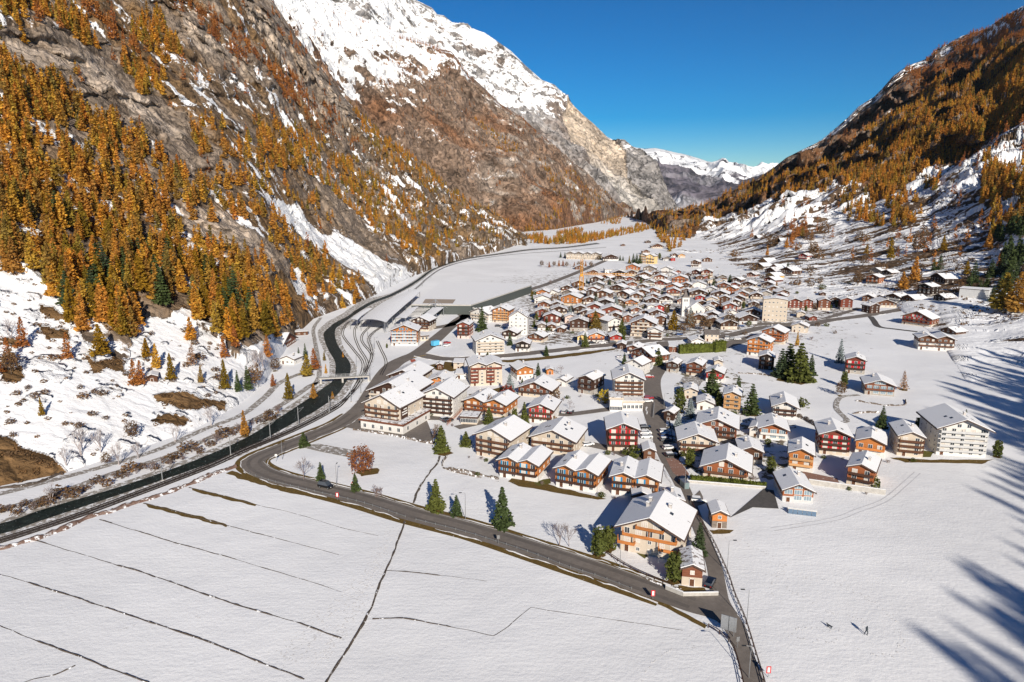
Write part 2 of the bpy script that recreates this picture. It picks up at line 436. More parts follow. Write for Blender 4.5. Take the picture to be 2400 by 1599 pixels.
L3 = Layer('mountain', 600, 1600, 380, 260,
    [(600,60,3300),(860,140,3300),(1000,250,3400),(1100,330,3400),(1220,400,3500),(1327,450,3600),(1400,480,3700),(1440,495,3900),(1500,507,4000),(1560,505,4100),(1600,508,4100)],
    [(600,-420,5600),(860,-190,5600),(930,-70,5600),(975,0,5600),(1013,19,5600),(1025,34,5600),(1040,36,5550),(1059,52,5550),(1086,57,5500),(1113,69,5500),(1136,77,5450),(1174,103,5400),(1197,119,5350),(1231,153,5300),(1269,187,5250),(1300,199,5200),(1327,226,5150),(1346,249,5100),(1365,268,5050),(1391,290,5000),(1423,321,4950),(1442,331,4950),(1480,344,4900),(1512,362,4800),(1530,380,4700),(1544,398,4600),(1560,440,4500),(1583,487,4400),(1600,504,4300)],
    [(600,1.0),(1600,1.0)], l3_disp, l3_col, M_L3)
# ---- far range
def l4_disp(U, V, Fm, X, Y, Z, R):
    n = ridged(X/1500, Y/1500, Z/900, 4, 101)-.5; m = ridged(X/420, Y/420, Z/300, 4, 102)-.5
    top = 1-sstep(.9, 1, Fm)*.72; k = sstep(0, .2, Fm)
    return (n*420+m*190)*top*k, (n*900+m*420)*top*k
def l4_col(U, V, Fm, X, Y, Z, R):
    n1 = fbm(X/900, Y/900, Z/300, 4, 111); n2 = ridged(X/500, Y/500, Z/200, 4, 112)
    g = lerp3(col3((.12, .105, .125), U.shape), col3((.30, .29, .31), U.shape), sstep(.55, .7, n1)*sstep(400, 460, V))  # blue-violet cast of distant haze mixed into the slope colour
    vs = np.interp(U, [1400, 1480, 1560, 1640, 1700, 1760, 1850], [372, 400, 410, 428, 442, 442, 425])
    hi = sstep(10, -12, V-vs+(n1-.5)*50)
    snow = hi*(.92-.36*sstep(.55, .8, n2))+(1-hi)*(.10+.25*sstep(.6, .7, n1))
    return g, np.clip(snow, 0, 1)
M_L4 = terrain_mat('far_range_ground', .006, .8, 30)
L4 = Layer('mountain', 1380, 1900, 240, 150,
    [(1380,515,7200),(1900,520,7200)],
    [(1380,320,15000),(1442,333,15000),(1470,338,15000),(1490,346,15000),(1510,349,15000),(1535,347,15200),(1560,352,15500),(1580,357,15500),(1605,362,15500),(1640,372,16000),(1665,381,16000),(1680,377,16000),(1694,370,16000),(1705,380,16000),(1730,392,16000),(1755,397,17000),(1770,393,17000),(1783,389,17000),(1800,395,17000),(1813,387,17000),(1850,398,17000),(1900,400,17000)],
    [(1380,1.0),(1900,1.0)], l4_disp, l4_col, M_L4, back=(1.1, 1.3))

# ---- valley floor
m, t, b = mat('valley_snow')
tc = N(t, 'ShaderNodeTexCoord')
big = noise_node(t, .02, 4, .55, tc.outputs['Object']); fine = noise_node(t, 1.1, 5, .6, tc.outputs['Object'])
mp = N(t, 'ShaderNodeMapping'); mp.inputs['Rotation'].default_value = (0, 0, math.radians(-38)); mp.inputs['Scale'].default_value = (.12, .9, 1)
t.links.new(tc.outputs['Object'], mp.inputs['Vector'])
plough = noise_node(t, 1.0, 3, .6, mp.outputs[0])
speck = noise_node(t, .16, 8, .72, tc.outputs['Object'])
# the village quarter: ground trampled and partly thawed
sx = N(t, 'ShaderNodeSeparateXYZ'); t.links.new(tc.outputs['Object'], sx.inputs[0])
gp = N(t, 'ShaderNodeVectorMath'); gp.operation = 'DISTANCE'
sc_ = N(t, 'ShaderNodeMapping'); sc_.inputs['Scale'].default_value = (1, .62, 0); t.links.new(tc.outputs['Object'], sc_.inputs['Vector'])
t.links.new(sc_.outputs[0], gp.inputs[0]); gp.inputs[1].default_value = (110, 600*.62, 0)
vil = maprange(t, gp.outputs['Value'], 100, 210, 1, 0)
th = math_(t, 'ADD', speck.outputs[0], math_(t, 'MULTIPLY', vil, .16))
dirt = maprange(t, th, .655, .73)
mott = maprange(t, big.outputs[0], .3, .7, .94, 1.04)
c1 = N(t, 'ShaderNodeVectorMath'); c1.operation = 'SCALE'; c1.inputs[0].default_value = SNOW; t.links.new(mott, c1.inputs['Scale'])
col = mixc(t, math_(t, 'MULTIPLY', dirt, .75), c1.outputs[0], (.21, .17, .13))
t.links.new(col, b.inputs['Base Color']); b.inputs['Roughness'].default_value = .75; b.inputs['Specular IOR Level'].default_value = .2
hh = math_(t, 'ADD', math_(t, 'MULTIPLY', fine.outputs[0], .5), math_(t, 'MULTIPLY', plough.outputs[0], .25))
hh = math_(t, 'ADD', hh, math_(t, 'MULTIPLY', big.outputs[0], 6))
bump(t, b, hh, .8, .26)
M_FLOOR = m
fl = npmesh('ground', [(-9000, -2500, 0), (9000, -2500, 0), (9000, 14000, 0), (-9000, 14000, 0)], [[0, 1, 2, 3]], smooth=False)
tag(link('ground', fl, mats=[M_FLOOR]), kind='structure')
def ground(u, v):
    """world point on the ground seen in direction (u, v): on a slope where there is one, else on the valley floor"""
    for L in (L1, R1):
        if L.inside(u, v):
            x, y, z = L.at(np.array([u]), np.array([v])); return Vector((float(x[0]), float(y[0]), float(z[0])))
    x, y = floor_pt(u, v); return Vector((float(x), float(y), 0.))

# ------------------------------------------------------------------ trees
def leaf_mat(name, ramp, trans=.42, vscale=.6, warm=(1, 1, 1)):
    m, t, b = mat(name)
    oi = N(t, 'ShaderNodeObjectInfo'); cr = N(t, 'ShaderNodeValToRGB')
    cr.color_ramp.interpolation = 'LINEAR'
    while len(cr.color_ramp.elements) < len(ramp): cr.color_ramp.elements.new(.5)
    for i, c in enumerate(ramp):
        e = cr.color_ramp.elements[i]; e.position = i/(len(ramp)-1); e.color = (*c, 1)
    t.links.new(oi.outputs['Random'], cr.inputs[0])
    tc = N(t, 'ShaderNodeTexCoord'); n = noise_node(t, vscale, 3, .6, tc.outputs['Object'])
    f = maprange(t, n.outputs[0], .3, .7, .62, 1.35)
    sc = t.nodes.new('ShaderNodeVectorMath'); sc.operation = 'SCALE'
    t.links.new(cr.outputs[0], sc.inputs[0]); t.links.new(f, sc.inputs['Scale'])
    t.links.new(sc.outputs[0], b.inputs['Base Color']); b.inputs['Roughness'].default_value = .8
    b.inputs['Specular IOR Level'].default_value = .1
    if trans:
        tr = N(t, 'ShaderNodeBsdfTranslucent'); t.links.new(sc.outputs[0], tr.inputs[0])
        mx = N(t, 'ShaderNodeMixShader'); mx.inputs[0].default_value = trans
        out = t.nodes['Material Output']
        t.links.new(b.outputs[0], mx.inputs[1]); t.links.new(tr.outputs[0], mx.inputs[2]); t.links.new(mx.outputs[0], out.inputs[0])
    return m
M_LARCH = leaf_mat('larch_needles', [(.70, .33, .045), (.50, .25, .045), (.68, .38, .055), (.34, .25, .045), (.62, .26, .05), (.24, .19, .05), (.46, .23, .055), (.64, .30, .055)])
M_LARCHR = leaf_mat('larch_needles_rust', [(.46, .19, .05), (.38, .14, .05), (.52, .22, .05), (.30, .12, .05)])
M_LARCHG = leaf_mat('larch_needles_olive', [(.36, .20, .02), (.27, .17, .02), (.20, .14, .02)])
M_LARCHP = leaf_mat('larch_needles_pale', [(.42, .25, .14), (.36, .20, .12)])
M_SPRUCE = leaf_mat('spruce_needles', [(.052, .074, .028), (.066, .088, .028), (.044, .064, .034)], .1)
M_SPRUCEO = leaf_mat('spruce_needles_olive', [(.105, .115, .028), (.085, .10, .026)], .15)
M_FROST = leaf_mat('spruce_needles_frosted', [(.26, .30, .30), (.20, .24, .24)], .1)
M_BROWNL = leaf_mat('dry_leaves', [(.24, .135, .06), (.19, .115, .06), (.15, .095, .055)], .3)
M_REDL = leaf_mat('red_leaves', [(.28, .055, .035), (.22, .05, .04)], .3)
M_YELL = leaf_mat('yellow_leaves', [(.50, .36, .03), (.42, .33, .03)], .3)
M_GREENL = leaf_mat('hedge_leaves', [(.10, .115, .02), (.085, .10, .02)], .2)
M_TWIG = simple('twigs', (.22, .165, .15), .9, .2)
M_TWIGF = simple('pale_twigs', (.40, .35, .34), .9, .2)
M_BARK = simple('bark', (.10, .075, .055), .95, .3)
M_BIRCH = simple('pale_bark', (.50, .46, .42), .9, .25)

def clumps(pts, size, rnd, droop=.0, flat=.5):
    """one small bent leaf clump (2 triangles) at every point"""
    n = len(pts); pts = np.asarray(pts, float); size = np.broadcast_to(size, n)
    a = rnd.uniform(0, 2*np.pi, n); el = rnd.uniform(-flat, flat, n)-droop
    d = np.stack([np.cos(a)*np.cos(el), np.sin(a)*np.cos(el), np.sin(el)], 1)
    r = rnd.normal(size=(n, 3)); s = np.cross(d, r); s /= np.linalg.norm(s, axis=1)[:, None]+1e-9
    sz = size[:, None]
    v = np.stack([pts-d*sz*.6, pts+s*sz*.45, pts+d*sz*.75, pts-s*sz*.45+np.array([0, 0, -.12])*sz], 1)
    idx = np.arange(n*4).reshape(n, 4)
    return v.reshape(-1, 3), idx
def quads_mesh(name, v, f, mats):
    me = npmesh(name, v, f, smooth=False)
    for m in mats: me.materials.append(m)
    return me
def tube(p0, p1, r0, r1, k=4):
    p0 = np.array(p0, float); p1 = np.array(p1, float); d = p1-p0; L = np.linalg.norm(d)+1e-9; d /= L
    a = np.cross(d, [0, 0, 1.]) if abs(d[2]) < .95 else np.cross(d, [1., 0, 0]); a /= np.linalg.norm(a); b = np.cross(d, a)
    an = np.arange(k)*2*np.pi/k
    ring = np.cos(an)[:, None]*a+np.sin(an)[:, None]*b
    v = np.concatenate([p0+ring*r0, p1+ring*r1]); f = [[i, (i+1) % k, k+(i+1) % k, k+i] for i in range(k)]
    return v, np.array(f)
def join(parts):
    vs = []; fs = []; o = 0
    for v, f in parts: vs.append(v); fs.append(np.asarray(f)+o); o += len(v)
    return np.concatenate(vs), np.concatenate(fs)
def cone_points(rnd, n, H, R, z0, prof, tiers=0, inner=.35):
    z = rnd.uniform(0, 1, n)**1.25
    if tiers: z = np.clip((np.floor(z*tiers)+rnd.uniform(-.18, .22, n)+.3)/tiers, 0, 1)
    rad = prof(z)*R*np.sqrt(rnd.uniform(inner**2, 1, n)); a = rnd.uniform(0, 2*np.pi, n)
    lob = 1+.22*np.sin(a*3+z*9)+.12*np.sin(a*5-z*17)
    zz = z0+(H-z0)*z-rad*.16
    return np.stack([rad*lob*np.cos(a), rad*lob*np.sin(a), zz], 1), z
def larch_crown(name, seed, n, size, H=14., R=2.8, z0=1.6, m=None):
    r = np.random.default_rng(seed)
    p, z = cone_points(r, n, H, R, z0, lambda q: (1-q)**.72*.97+.03, 0, .15)
    lean = r.normal(size=2)*.012
    p[:, 0] += lean[0]*p[:, 2]**1.3; p[:, 1] += lean[1]*p[:, 2]**1.3
    v, f = clumps(p, size*(1-.45*z)*r.uniform(.6, 1.35, n), r, .05, .6)
    return quads_mesh(name, v, f, [m])
def spruce_crown(name, seed, n, size, H=14., R=3.2, z0=.9, m=None, tiers=13):
    r = np.random.default_rng(seed)
    p, z = cone_points(r, n, H, R, z0, lambda q: (1-q)**.9*.97+.03, tiers, .2)
    v, f = clumps(p, size*(1-.5*z)*r.uniform(.7, 1.3, n), r, .25, .35)
    return quads_mesh(name, v, f, [m])
def trunk_mesh(name, H, r0, m, k=6):
    v, f = join([tube((0, 0, -.6), (0, 0, H*.5), r0, r0*.6, k), tube((0, 0, H*.5), (0, 0, H*.97), r0*.6, .03, k)])
    return quads_mesh(name, v, f, [m])
def bare_tree(name, seed, H, spread, m, depth=5, fork=3, stems=1):
    r = np.random.default_rng(seed); parts = []
    def grow(p, d, L, rad, k):
        q = p+d*L; parts.append(tube(p, q, rad, rad*.62, 3 if k < 4 else 4))
        if k == 0: return
        for i in range(fork if k < depth else fork+1):
            nd = d+r.normal(size=3)*spread; nd[2] += .18; nd /= np.linalg.norm(nd)
            grow(p+d*L*r.uniform(.55, 1.), nd, L*r.uniform(.58, .82), max(rad*.55, .022), k-1)
    for s in range(stems):
        grow(np.array([r.normal()*.3*(stems > 1), r.normal()*.3*(stems > 1), -.4]), np.array([r.normal()*.12*stems**.5, r.normal()*.12*stems**.5, 1.]), H*.34, H*.014+.03, depth)
    v, f = join(parts)
    v = v*np.array([1, 1, H/max(v[:, 2].max(), .1)])
    return quads_mesh(name, v, f, [m])
def bush_crown(name, seed, n, size, H, R, m, z0=.2, top=.85):
    r = np.random.default_rng(seed)
    d = r.normal(size=(n, 3)); d /= np.linalg.norm(d, axis=1)[:, None]; q = r.uniform(.45, 1, n)[:, None]**.6
    lob = (1+.28*np.sin(d[:, 0]*5+seed)*np.cos(d[:, 1]*4)+.15*np.sin(d[:, 2]*9))[:, None]
    p = d*q*lob*np.array([R, R, (H-z0)/2])+np.array([0, 0, z0+(H-z0)/2])
    v, f = clumps(p, size*r.uniform(.6, 1.3, n), r, 0, .9)
    return quads_mesh(name, v, f, [m])

KIND = {}
def kind(key, name, cat, H, trunks, crowns): KIND[key] = (name, cat, H, trunks, crowns)
tr_l = trunk_mesh('larch_trunk', 14, .22, M_BARK); tr_s = trunk_mesh('spruce_trunk', 14, .2, M_BARK); tr_b = trunk_mesh('birch_trunk', 14, .16, M_BIRCH)
kind('larch', 'larch_tree', 'larch', 14, [tr_l], [larch_crown('larch_crown', 11+i, 620, 1.05, m=M_LARCH) for i in range(4)])
kind('larch_mid', 'larch_tree', 'larch', 14, [tr_l], [larch_crown('larch_crown', 31+i, 460, 1.0, R=2.5, m=M_LARCH) for i in range(4)])
kind('larch_rust', 'larch_tree', 'larch', 14, [tr_l], [larch_crown('larch_crown', 51+i, 520, .95, m=M_LARCHR) for i in range(2)])
kind('larch_olive', 'larch_tree', 'larch', 14, [tr_l], [larch_crown('larch_crown', 61+i, 620, 1.05, m=M_LARCHG) for i in range(2)])
kind('larch_pale', 'larch_tree', 'larch', 14, [tr_l], [larch_crown('larch_crown', 71+i, 380, .8, m=M_LARCHP) for i in range(2)])
kind('spruce', 'spruce_tree', 'spruce', 14, [tr_s], [spruce_crown('spruce_crown', 81+i, 900, 1.05, m=M_SPRUCE) for i in range(3)])
kind('spruce_wide', 'spruce_tree', 'spruce', 14, [tr_s], [spruce_crown('spruce_crown', 91+i, 1000, 1.2, R=4.4, m=M_SPRUCEO) for i in range(2)])
kind('spruce_frost', 'spruce_tree', 'spruce', 14, [tr_s], [spruce_crown('spruce_crown', 101+i, 800, 1.05, R=3.6, m=M_FROST) for i in range(2)])
kind('column', 'column_conifer', 'conifer', 14, [tr_s], [bush_crown('conifer_crown', 111+i, 800, 1.1, 14, 3.0, M_SPRUCEO) for i in range(2)])
kind('bare', 'bare_tree', 'bare tree', 10, [None], [bare_tree('bare_branches', 121+i, 10, .42, M_TWIG) for i in range(3)])
kind('birch', 'birch_tree', 'birch', 10, [None], [bare_tree('birch_branches', 131+i, 10, .36, M_TWIGF, stems=2, depth=4) for i in range(3)])
kind('brown', 'deciduous_tree', 'tree', 10, [trunk_mesh('tree_trunk', 8, .16, M_BARK)], [bush_crown('tree_crown', 141+i, 620, .62, 10, 3.6, M_BROWNL, 1.6) for i in range(3)])
kind('red', 'deciduous_tree', 'tree', 6, [trunk_mesh('tree_trunk', 4, .12, M_BARK)], [bush_crown('tree_crown', 151, 420, .55, 6, 3.0, M_REDL, .3)])
kind('yellow', 'deciduous_tree', 'tree', 6, [trunk_mesh('tree_trunk', 4, .12, M_BARK)], [bush_crown('tree_crown', 161, 420, .6, 6, 2.8, M_YELL, .6)])
kind('orangeround', 'deciduous_tree', 'tree', 8, [trunk_mesh('tree_trunk', 5, .14, M_BARK)], [bush_crown('tree_crown', 171, 900, .5, 8, 3.6, M_LARCHR, .2)])
kind('shrub', 'shrub', 'shrub', 3, [None], [bush_crown('shrub_crown', 181+i, 160, .5, 3, 1.9, M_BROWNL, -.1) for i in range(3)])
kind('shrub_twig', 'shrub', 'shrub', 3.5, [None], [bare_tree('shrub_twigs', 191+i, 3.5, .6, M_TWIG, depth=4, fork=3, stems=3) for i in range(3)])
kind('shrub_green', 'shrub', 'shrub', 3, [None], [bush_crown('shrub_crown', 201+i, 220, .5, 3, 1.7, M_SPRUCEO, -.1) for i in range(2)])

def plant(key, loc, h, label=None, group=None, parts=True, seed=None, wide=1.):
    name, cat, H, trunks, crowns = KIND[key]
    s = h/H; rz = random.uniform(0, 6.28)
    cr = random.choice(crowns); tr = random.choice(trunks)
    if tr is None:
        o = link(name, cr, loc=loc); o.rotation_euler = (0, 0, rz); o.scale = (s*wide, s*wide, s)
    else:
        o = empty(name, loc, rz); o.scale = (s*wide, s*wide, s)
        link('trunk', tr, o); link('crown', cr, o)
    tag(o, label, cat, group)
    return o
def px_height(loc, hpx):
    """real height of a thing at loc that stands hpx tall in the picture"""
    u, v, fw = project(loc[0], loc[1], loc[2])
    R = fw
    return hpx*R/F/ (cp + (v-CV)/F*-sp*0+0.0)

# woods: spots by density on the slopes
def wood(L, regions, step_k=.36, hgt=12., vmin=-60, vmax=1100, u0=-60, u1=2460, seed=5):
    """regions: (polygon or None, density, kind weights); spots come out as x, y, z, region index"""
    r = np.random.default_rng(seed); out = []
    us0, us1 = max(u0, L.u0+2), min(u1, L.u1-2)
    # work in bands of the slope, each with a spacing set by the real distance
    v = vmax
    while v > vmin:
        # typical distance at this height
        uu = np.linspace(us0, us1, 60); ok = L.inside(uu, np.full(60, v))
        if not ok.any(): v -= 4; continue
        seg = 80
        dvs = []
        for a in np.arange(us0, us1, seg):
            c = np.array([a+seg/2]); x, y, z = L.at(c, np.array([v])); R = float(np.hypot(x, y)[0])
            hp = F*hgt/R; du = max(hp*step_k*1.25, 1.8)
            n = int(seg/du)+1
            ru = a+r.uniform(0, seg, n); rv = v+r.uniform(-.5, .5, n)*6
            out.append(np.stack([ru, rv], 1)); dvs.append(hp)
        v -= max(np.median(dvs)*step_k*.55, 1.2)
    P = np.concatenate(out)
    return P, r
def pick(P, r, L, regions, keep_out=()):
    u, v = P[:, 0], P[:, 1]
    dens = np.zeros(len(P)); reg = np.zeros(len(P), int)
    for i, (poly, d, _) in enumerate(regions):
        w = softpoly(u, v, poly, 10, 30, 40+i) if poly is not None else np.ones(len(P))
        m = w > 0
        reg[m & (d >= dens)] = i; dens = np.where(m, np.maximum(dens, d), dens)
    for poly, w in keep_out:
        dens = dens*(1-w*softpoly(u, v, poly, 8, 25, 77))
    clump = sstep(.36, .54, vnoise(u/16, v/12, seed=8)*.6+vnoise(u/42, v/30, seed=9)*.4)
    dens = dens*(dens > .8)+dens*(dens <= .8)*clump*1.4
    gaps = sstep(.30, .42, vnoise(u/22, v/13, seed=18)*.55+vnoise(u/60, v/34, seed=19)*.45)
    dens = dens*((.25+.75*gaps) if L is not R1 else (.62+.38*gaps))
    k = (r.uniform(size=len(P)) < dens) & L.inside(u, v)
    u, v, reg = u[k], v[k], reg[k]
    x, y, z = L.at(u, v)
    return np.stack([x, y, z], 1), u, v, reg
L1_REG = [
 (None, .035, 'r'),
 ([(0,165),(60,170),(130,200),(220,290),(300,330),(400,390),(470,430),(560,440),(640,500),(720,590),(820,650),(870,702),(840,726),(760,737),(700,765),(640,800),(560,830),(470,770),(420,725),(340,735),(290,830),(205,800),(125,690),(0,610)], .76, 'g'),
 ([(-60,0),(95,0),(160,40),(230,110),(235,140),(190,115),(115,65),(-60,60)], .8, 'o'),
 ([(145,0),(185,20),(245,70),(330,120),(325,150),(268,115),(200,60)], .5, 'r'),
 ([(313,60),(370,60),(410,100),(430,145),(370,145),(320,110)], .95, 'g'),
 ([(400,0),(450,0),(500,50),(560,110),(640,165),(670,200),(740,250),(800,300),(790,340),(700,290),(650,230),(560,160),(480,90)], .75, 'r'),
 ([(270,165),(310,165),(380,200),(385,232),(320,238),(270,225)], .9, 'o'),
 ([(630,20),(680,80),(775,184),(755,195),(690,125),(640,70)], .45, 'r'),
 ([(650,180),(700,200),(790,290),(850,345),(830,370),(760,320),(700,270)], .8, 'r'),
 ([(814,237),(860,275),(944,345),(1020,405),(1060,447),(1170,512),(1215,555),(1150,580),(1060,520),(960,440),(880,380)], .93, 'o'),
 ([(600,310),(640,310),(700,330),(790,380),(880,430),(940,470),(1000,500),(1100,550),(1225,560),(1230,580),(1080,600),(1000,630),(960,622),(880,560),(800,500),(740,440),(680,425),(600,420)], .86, 'g'),
 ([(0,20),(40,20),(60,90),(130,130),(200,190),(180,210),(100,170),(0,120)], .35, 'g'),
 ([(440,300),(560,330),(660,420),(800,520),(760,540),(640,470),(520,420),(450,370)], .30, 'g'),
]
L1_OUT = [(p, .93) for p in ROCK_OUT[:2]]+[(SCREE, .93), ([(185,560),(235,570),(240,640),(190,640)], .9), ([(50,580),(125,600),(130,680),(60,640)], .95), ([(395,500),(430,520),(470,570),(440,580),(400,540)], .8), ([(330,720),(400,690),(430,730),(350,760)], .8)]
P, r_ = wood(L1, None, .40, 11.5, -60, 900, seed=5)
pl1, ul1, vl1, rl1 = pick(P, r_, L1, L1_REG, L1_OUT)
R1_REG = [
 (None, .0, 'r'),
 (R_FOREST, .95, 'g'),
 ([(1540,519),(1600,505),(1700,470),(1800,420),(1900,380),(2000,330),(2100,240),(2200,160),(2300,80),(2400,30),(2700,-150),(2700,-40),(2400,130),(2250,205),(2160,235),(2080,300),(2000,372),(1900,406),(1800,430),(1700,470),(1600,503)], .08, 'r'),
 ([(2120,170),(2200,110),(2350,45),(2700,-140),(2700,100),(2400,240),(2160,240)], .36, 'r'),
 ([(2000,430),(2100,465),(2220,430),(2160,520),(2080,540),(2010,520)], .42, 'g'), ([(2290,430),(2400,400),(2420,540),(2330,560),(2290,510)], .6, 'o'),
 ([(1840,540),(1890,525),(1905,560),(1860,590)], .6, 'r'), ([(1960,470),(2010,460),(2030,500),(1980,520)], .5, 'o'),
 ([(2330,560),(2420,540),(2420,640),(2350,650)], .5, 'd'), ([(1900,420),(1960,440),(1940,470),(1900,460)], .6, 'g'),
 ([(1700,480),(2450,300),(2450,640),(2100,620),(1900,600),(1760,570)], .035, 'r'),
]
P, r_ = wood(R1, None, .40, 12., -60, 700, seed=6)
pr1, ur1, vr1, rr1 = pick(P, r_, R1, R1_REG)
L2_REG = [(None, .05, 'r'),
 ([(1108,300),(1150,330),(1180,360),(1230,405),(1200,405),(1130,350)], .9, 'o'), ([(1200,290),(1235,310),(1230,350),(1205,350)], .9, 'r'),
 ([(1250,405),(1300,420),(1400,470),(1470,503),(1440,520),(1230,560),(1215,545),(1310,500),(1280,450)], .92, 'g'),
 ([(925,73),(994,99),(1059,122),(1097,172),(1174,245),(1220,272),(1269,317),(1327,367),(1327,385),(1250,330),(1150,250),(1060,160),(930,110)], .5, 'r'),
 ([(1000,110),(1060,130),(1100,180),(1160,250),(1100,260),(950,200)], .25, 'r'), ([(900,160),(1150,280),(1200,420),(1000,330)], .12, 'r')]
P, r_ = wood(L2, None, .62, 14., 40, 560, seed=9)
pl2, ul2, vl2, rl2 = pick(P, r_, L2, L2_REG)
# flat-ground strip of larches by the river
vf_u = rng.uniform(1090, 1545, 7000); vf_v = rng.uniform(505, 612, 7000)
strip = inpoly(vf_u, vf_v, [(1085,600),(1160,580),(1240,570),(1300,574),(1360,572),(1440,556),(1500,545),(1535,535),(1528,514),(1480,512),(1440,522),(1330,543),(1240,556)])
strip |= inpoly(vf_u, vf_v, [(1400,530),(1440,505),(1540,505),(1540,522),(1500,516)])
strip &= (vnoise(vf_u/30, vf_v/9, seed=3) > .50) | (vf_v > np.interp(vf_u, [1085, 1300, 1440, 1540], [588, 562, 545, 530]))
vf_u, vf_v = vf_u[strip], vf_v[strip]; sx_, sy_ = floor_pt(vf_u, vf_v)
pst = np.stack([sx_, sy_, np.zeros(len(sx_))], 1)

def forest_mesh(key_mats, n, size, seed, H, R):
    r = np.random.default_rng(seed)
    p, z = cone_points(r, n, H, R, H*.1, lambda q: (1-q)**.72*.97+.03, 0, .1)
    v, f = clumps(p, size*(1-.45*z)*r.uniform(.7, 1.3, n), r, .05, .6)
    return quads_mesh('forest_crown', v, f, [key_mats])
FSRC = {}
for key, mm, nn, sz in (('g', M_LARCH, 150, 1.5), ('o', M_LARCH, 140, 1.5), ('r', M_LARCHR, 80, 1.3), ('d', M_SPRUCE, 140, 1.6)):
    FSRC[key] = [bpy.data.objects.new('wood_source', forest_mesh(mm, nn, sz, 300+i, 12., 2.2)) for i in range(3)]
def scatter(name, pts, srcs, seed, smin=.7, smax=1.25):
    me = bpy.data.meshes.new(name); me.vertices.add(len(pts)); me.vertices.foreach_set('co', np.asarray(pts, np.float32).ravel()); me.update()
    o = link(name, me)
    ng = bpy.data.node_groups.new(name, 'GeometryNodeTree')
    ng.interface.new_socket('Geometry', in_out='INPUT', socket_type='NodeSocketGeometry'); ng.interface.new_socket('Geometry', in_out='OUTPUT', socket_type='NodeSocketGeometry')
    gi = ng.nodes.new('NodeGroupInput'); go = ng.nodes.new('NodeGroupOutput')
    iop = ng.nodes.new('GeometryNodeInstanceOnPoints'); gti = ng.nodes.new('GeometryNodeGeometryToInstance')
    for s in srcs:
        oi = ng.nodes.new('GeometryNodeObjectInfo'); oi.inputs['Object'].default_value = s; oi.inputs['As Instance'].default_value = True
        ng.links.new(oi.outputs['Geometry'], gti.inputs[0])
    ng.links.new(gi.outputs[0], iop.inputs['Points']); ng.links.new(gti.outputs[0], iop.inputs['Instance'])
    iop.inputs['Pick Instance'].default_value = True
    rr = ng.nodes.new('FunctionNodeRandomValue'); rr.data_type = 'FLOAT_VECTOR'; rr.inputs[0].default_value = (-.05, -.05, 0); rr.inputs[1].default_value = (.05, .05, 6.28); rr.inputs['Seed'].default_value = seed
    rs = ng.nodes.new('FunctionNodeRandomValue'); rs.data_type = 'FLOAT'; rs.inputs[2].default_value = smin; rs.inputs[3].default_value = smax; rs.inputs['Seed'].default_value = seed+1
    ng.links.new(rr.outputs[0], iop.inputs['Rotation']); ng.links.new(rs.outputs[1], iop.inputs['Scale'])
    ng.links.new(iop.outputs[0], go.inputs[0])
    md = o.modifiers.new('scatter', 'NODES'); md.node_group = ng
    return o
# the nearest larches of the woods stand as trees of their own
allp = np.concatenate([pl1, pr1]); side = np.concatenate([np.zeros(len(pl1), int), np.ones(len(pr1), int)])
allr = np.concatenate([np.array([L1_REG[i][2] for i in rl1]), np.array([R1_REG[i][2] for i in rr1])])
alluv = np.concatenate([np.stack([ul1, vl1], 1), np.stack([ur1, vr1], 1)])
dist = np.linalg.norm(allp-np.array([0, 0, CAMH]), axis=1)
inview = (alluv[:, 0] > -10) & (alluv[:, 0] < 2410) & (alluv[:, 1] > -5)
NWOOD = 262
order = np.argsort(np.where(inview, dist, 1e9)); own = np.zeros(len(allp), bool); own[order[:NWOOD]] = True
for i in order[:NWOOD]:
    x, y, z = allp[i]; k = allr[i]
    q = random.random()
    key = {'g': 'larch_mid' if q > .27 else 'larch_olive' if q > .08 else 'spruce', 'o': 'larch_mid', 'r': 'larch_rust', 'd': 'spruce'}[k]
    if side[i] == 0:
        lab = {'larch_mid': 'golden orange larch growing in the dense wood on the left slope', 'larch_olive': 'olive green larch mixed into the golden wood on the left slope', 'larch_rust': 'thin rust brown larch scattered among rocks on the left slope', 'spruce': 'dark spruce standing among golden larches on the left slope'}[key]
    else:
        lab = {'larch_mid': 'golden larch in the wood on the right hillside', 'larch_olive': 'olive larch in the wood on the right hillside', 'larch_rust': 'thin brown larch on the snowy right hillside above the village', 'spruce': 'dark spruce on the shaded right hillside'}[key]
    plant(key, (x, y, z-.3), random.uniform(11, 15.5)*(1.0 if key != 'larch_rust' else .75)*(1.35 if side[i] else 1.22), lab, lab.replace('tree ', '')+'s' if False else ('woods on the left slope' if side[i] == 0 else 'woods on the right hillside')+' ('+key.replace('larch_mid', 'golden').replace('larch_', '')+')')
rest = ~own
for key in 'gord':
  for sd in (0, 1):
    pts = allp[rest & (allr == key) & (side == sd)]
    if len(pts): tag(scatter('larch_forest', pts-np.array([0, 0, .4]), FSRC[key], 11, .65*(1+.3*sd), 1.2*(1+.3*sd)), {'g': 'golden and olive larch forest covering the '+('left slope', 'right hillside')[sd], 'o': 'bright orange larch wood along the ridges of the '+('left slope', 'right hillside')[sd], 'r': 'sparse rust-brown larches between the rocks of the '+('left slope', 'right hillside')[sd], 'd': 'dark spruce wood on the shaded slope'}[key], 'forest', kind='stuff')
far = np.array([L2_REG[i][2] for i in rl2])
pts = np.concatenate([pl2[far != 'r'], ]); tag(scatter('larch_forest', pts, FSRC['o'], 13, .7, 1.2), 'distant orange larch forest at the foot of the second mountain', 'forest', kind='stuff')
pts = pl2[far == 'r']; tag(scatter('larch_forest', pts, FSRC['r'], 14, .7, 1.2), 'distant scattered brown trees high on the second mountain', 'forest', kind='stuff')
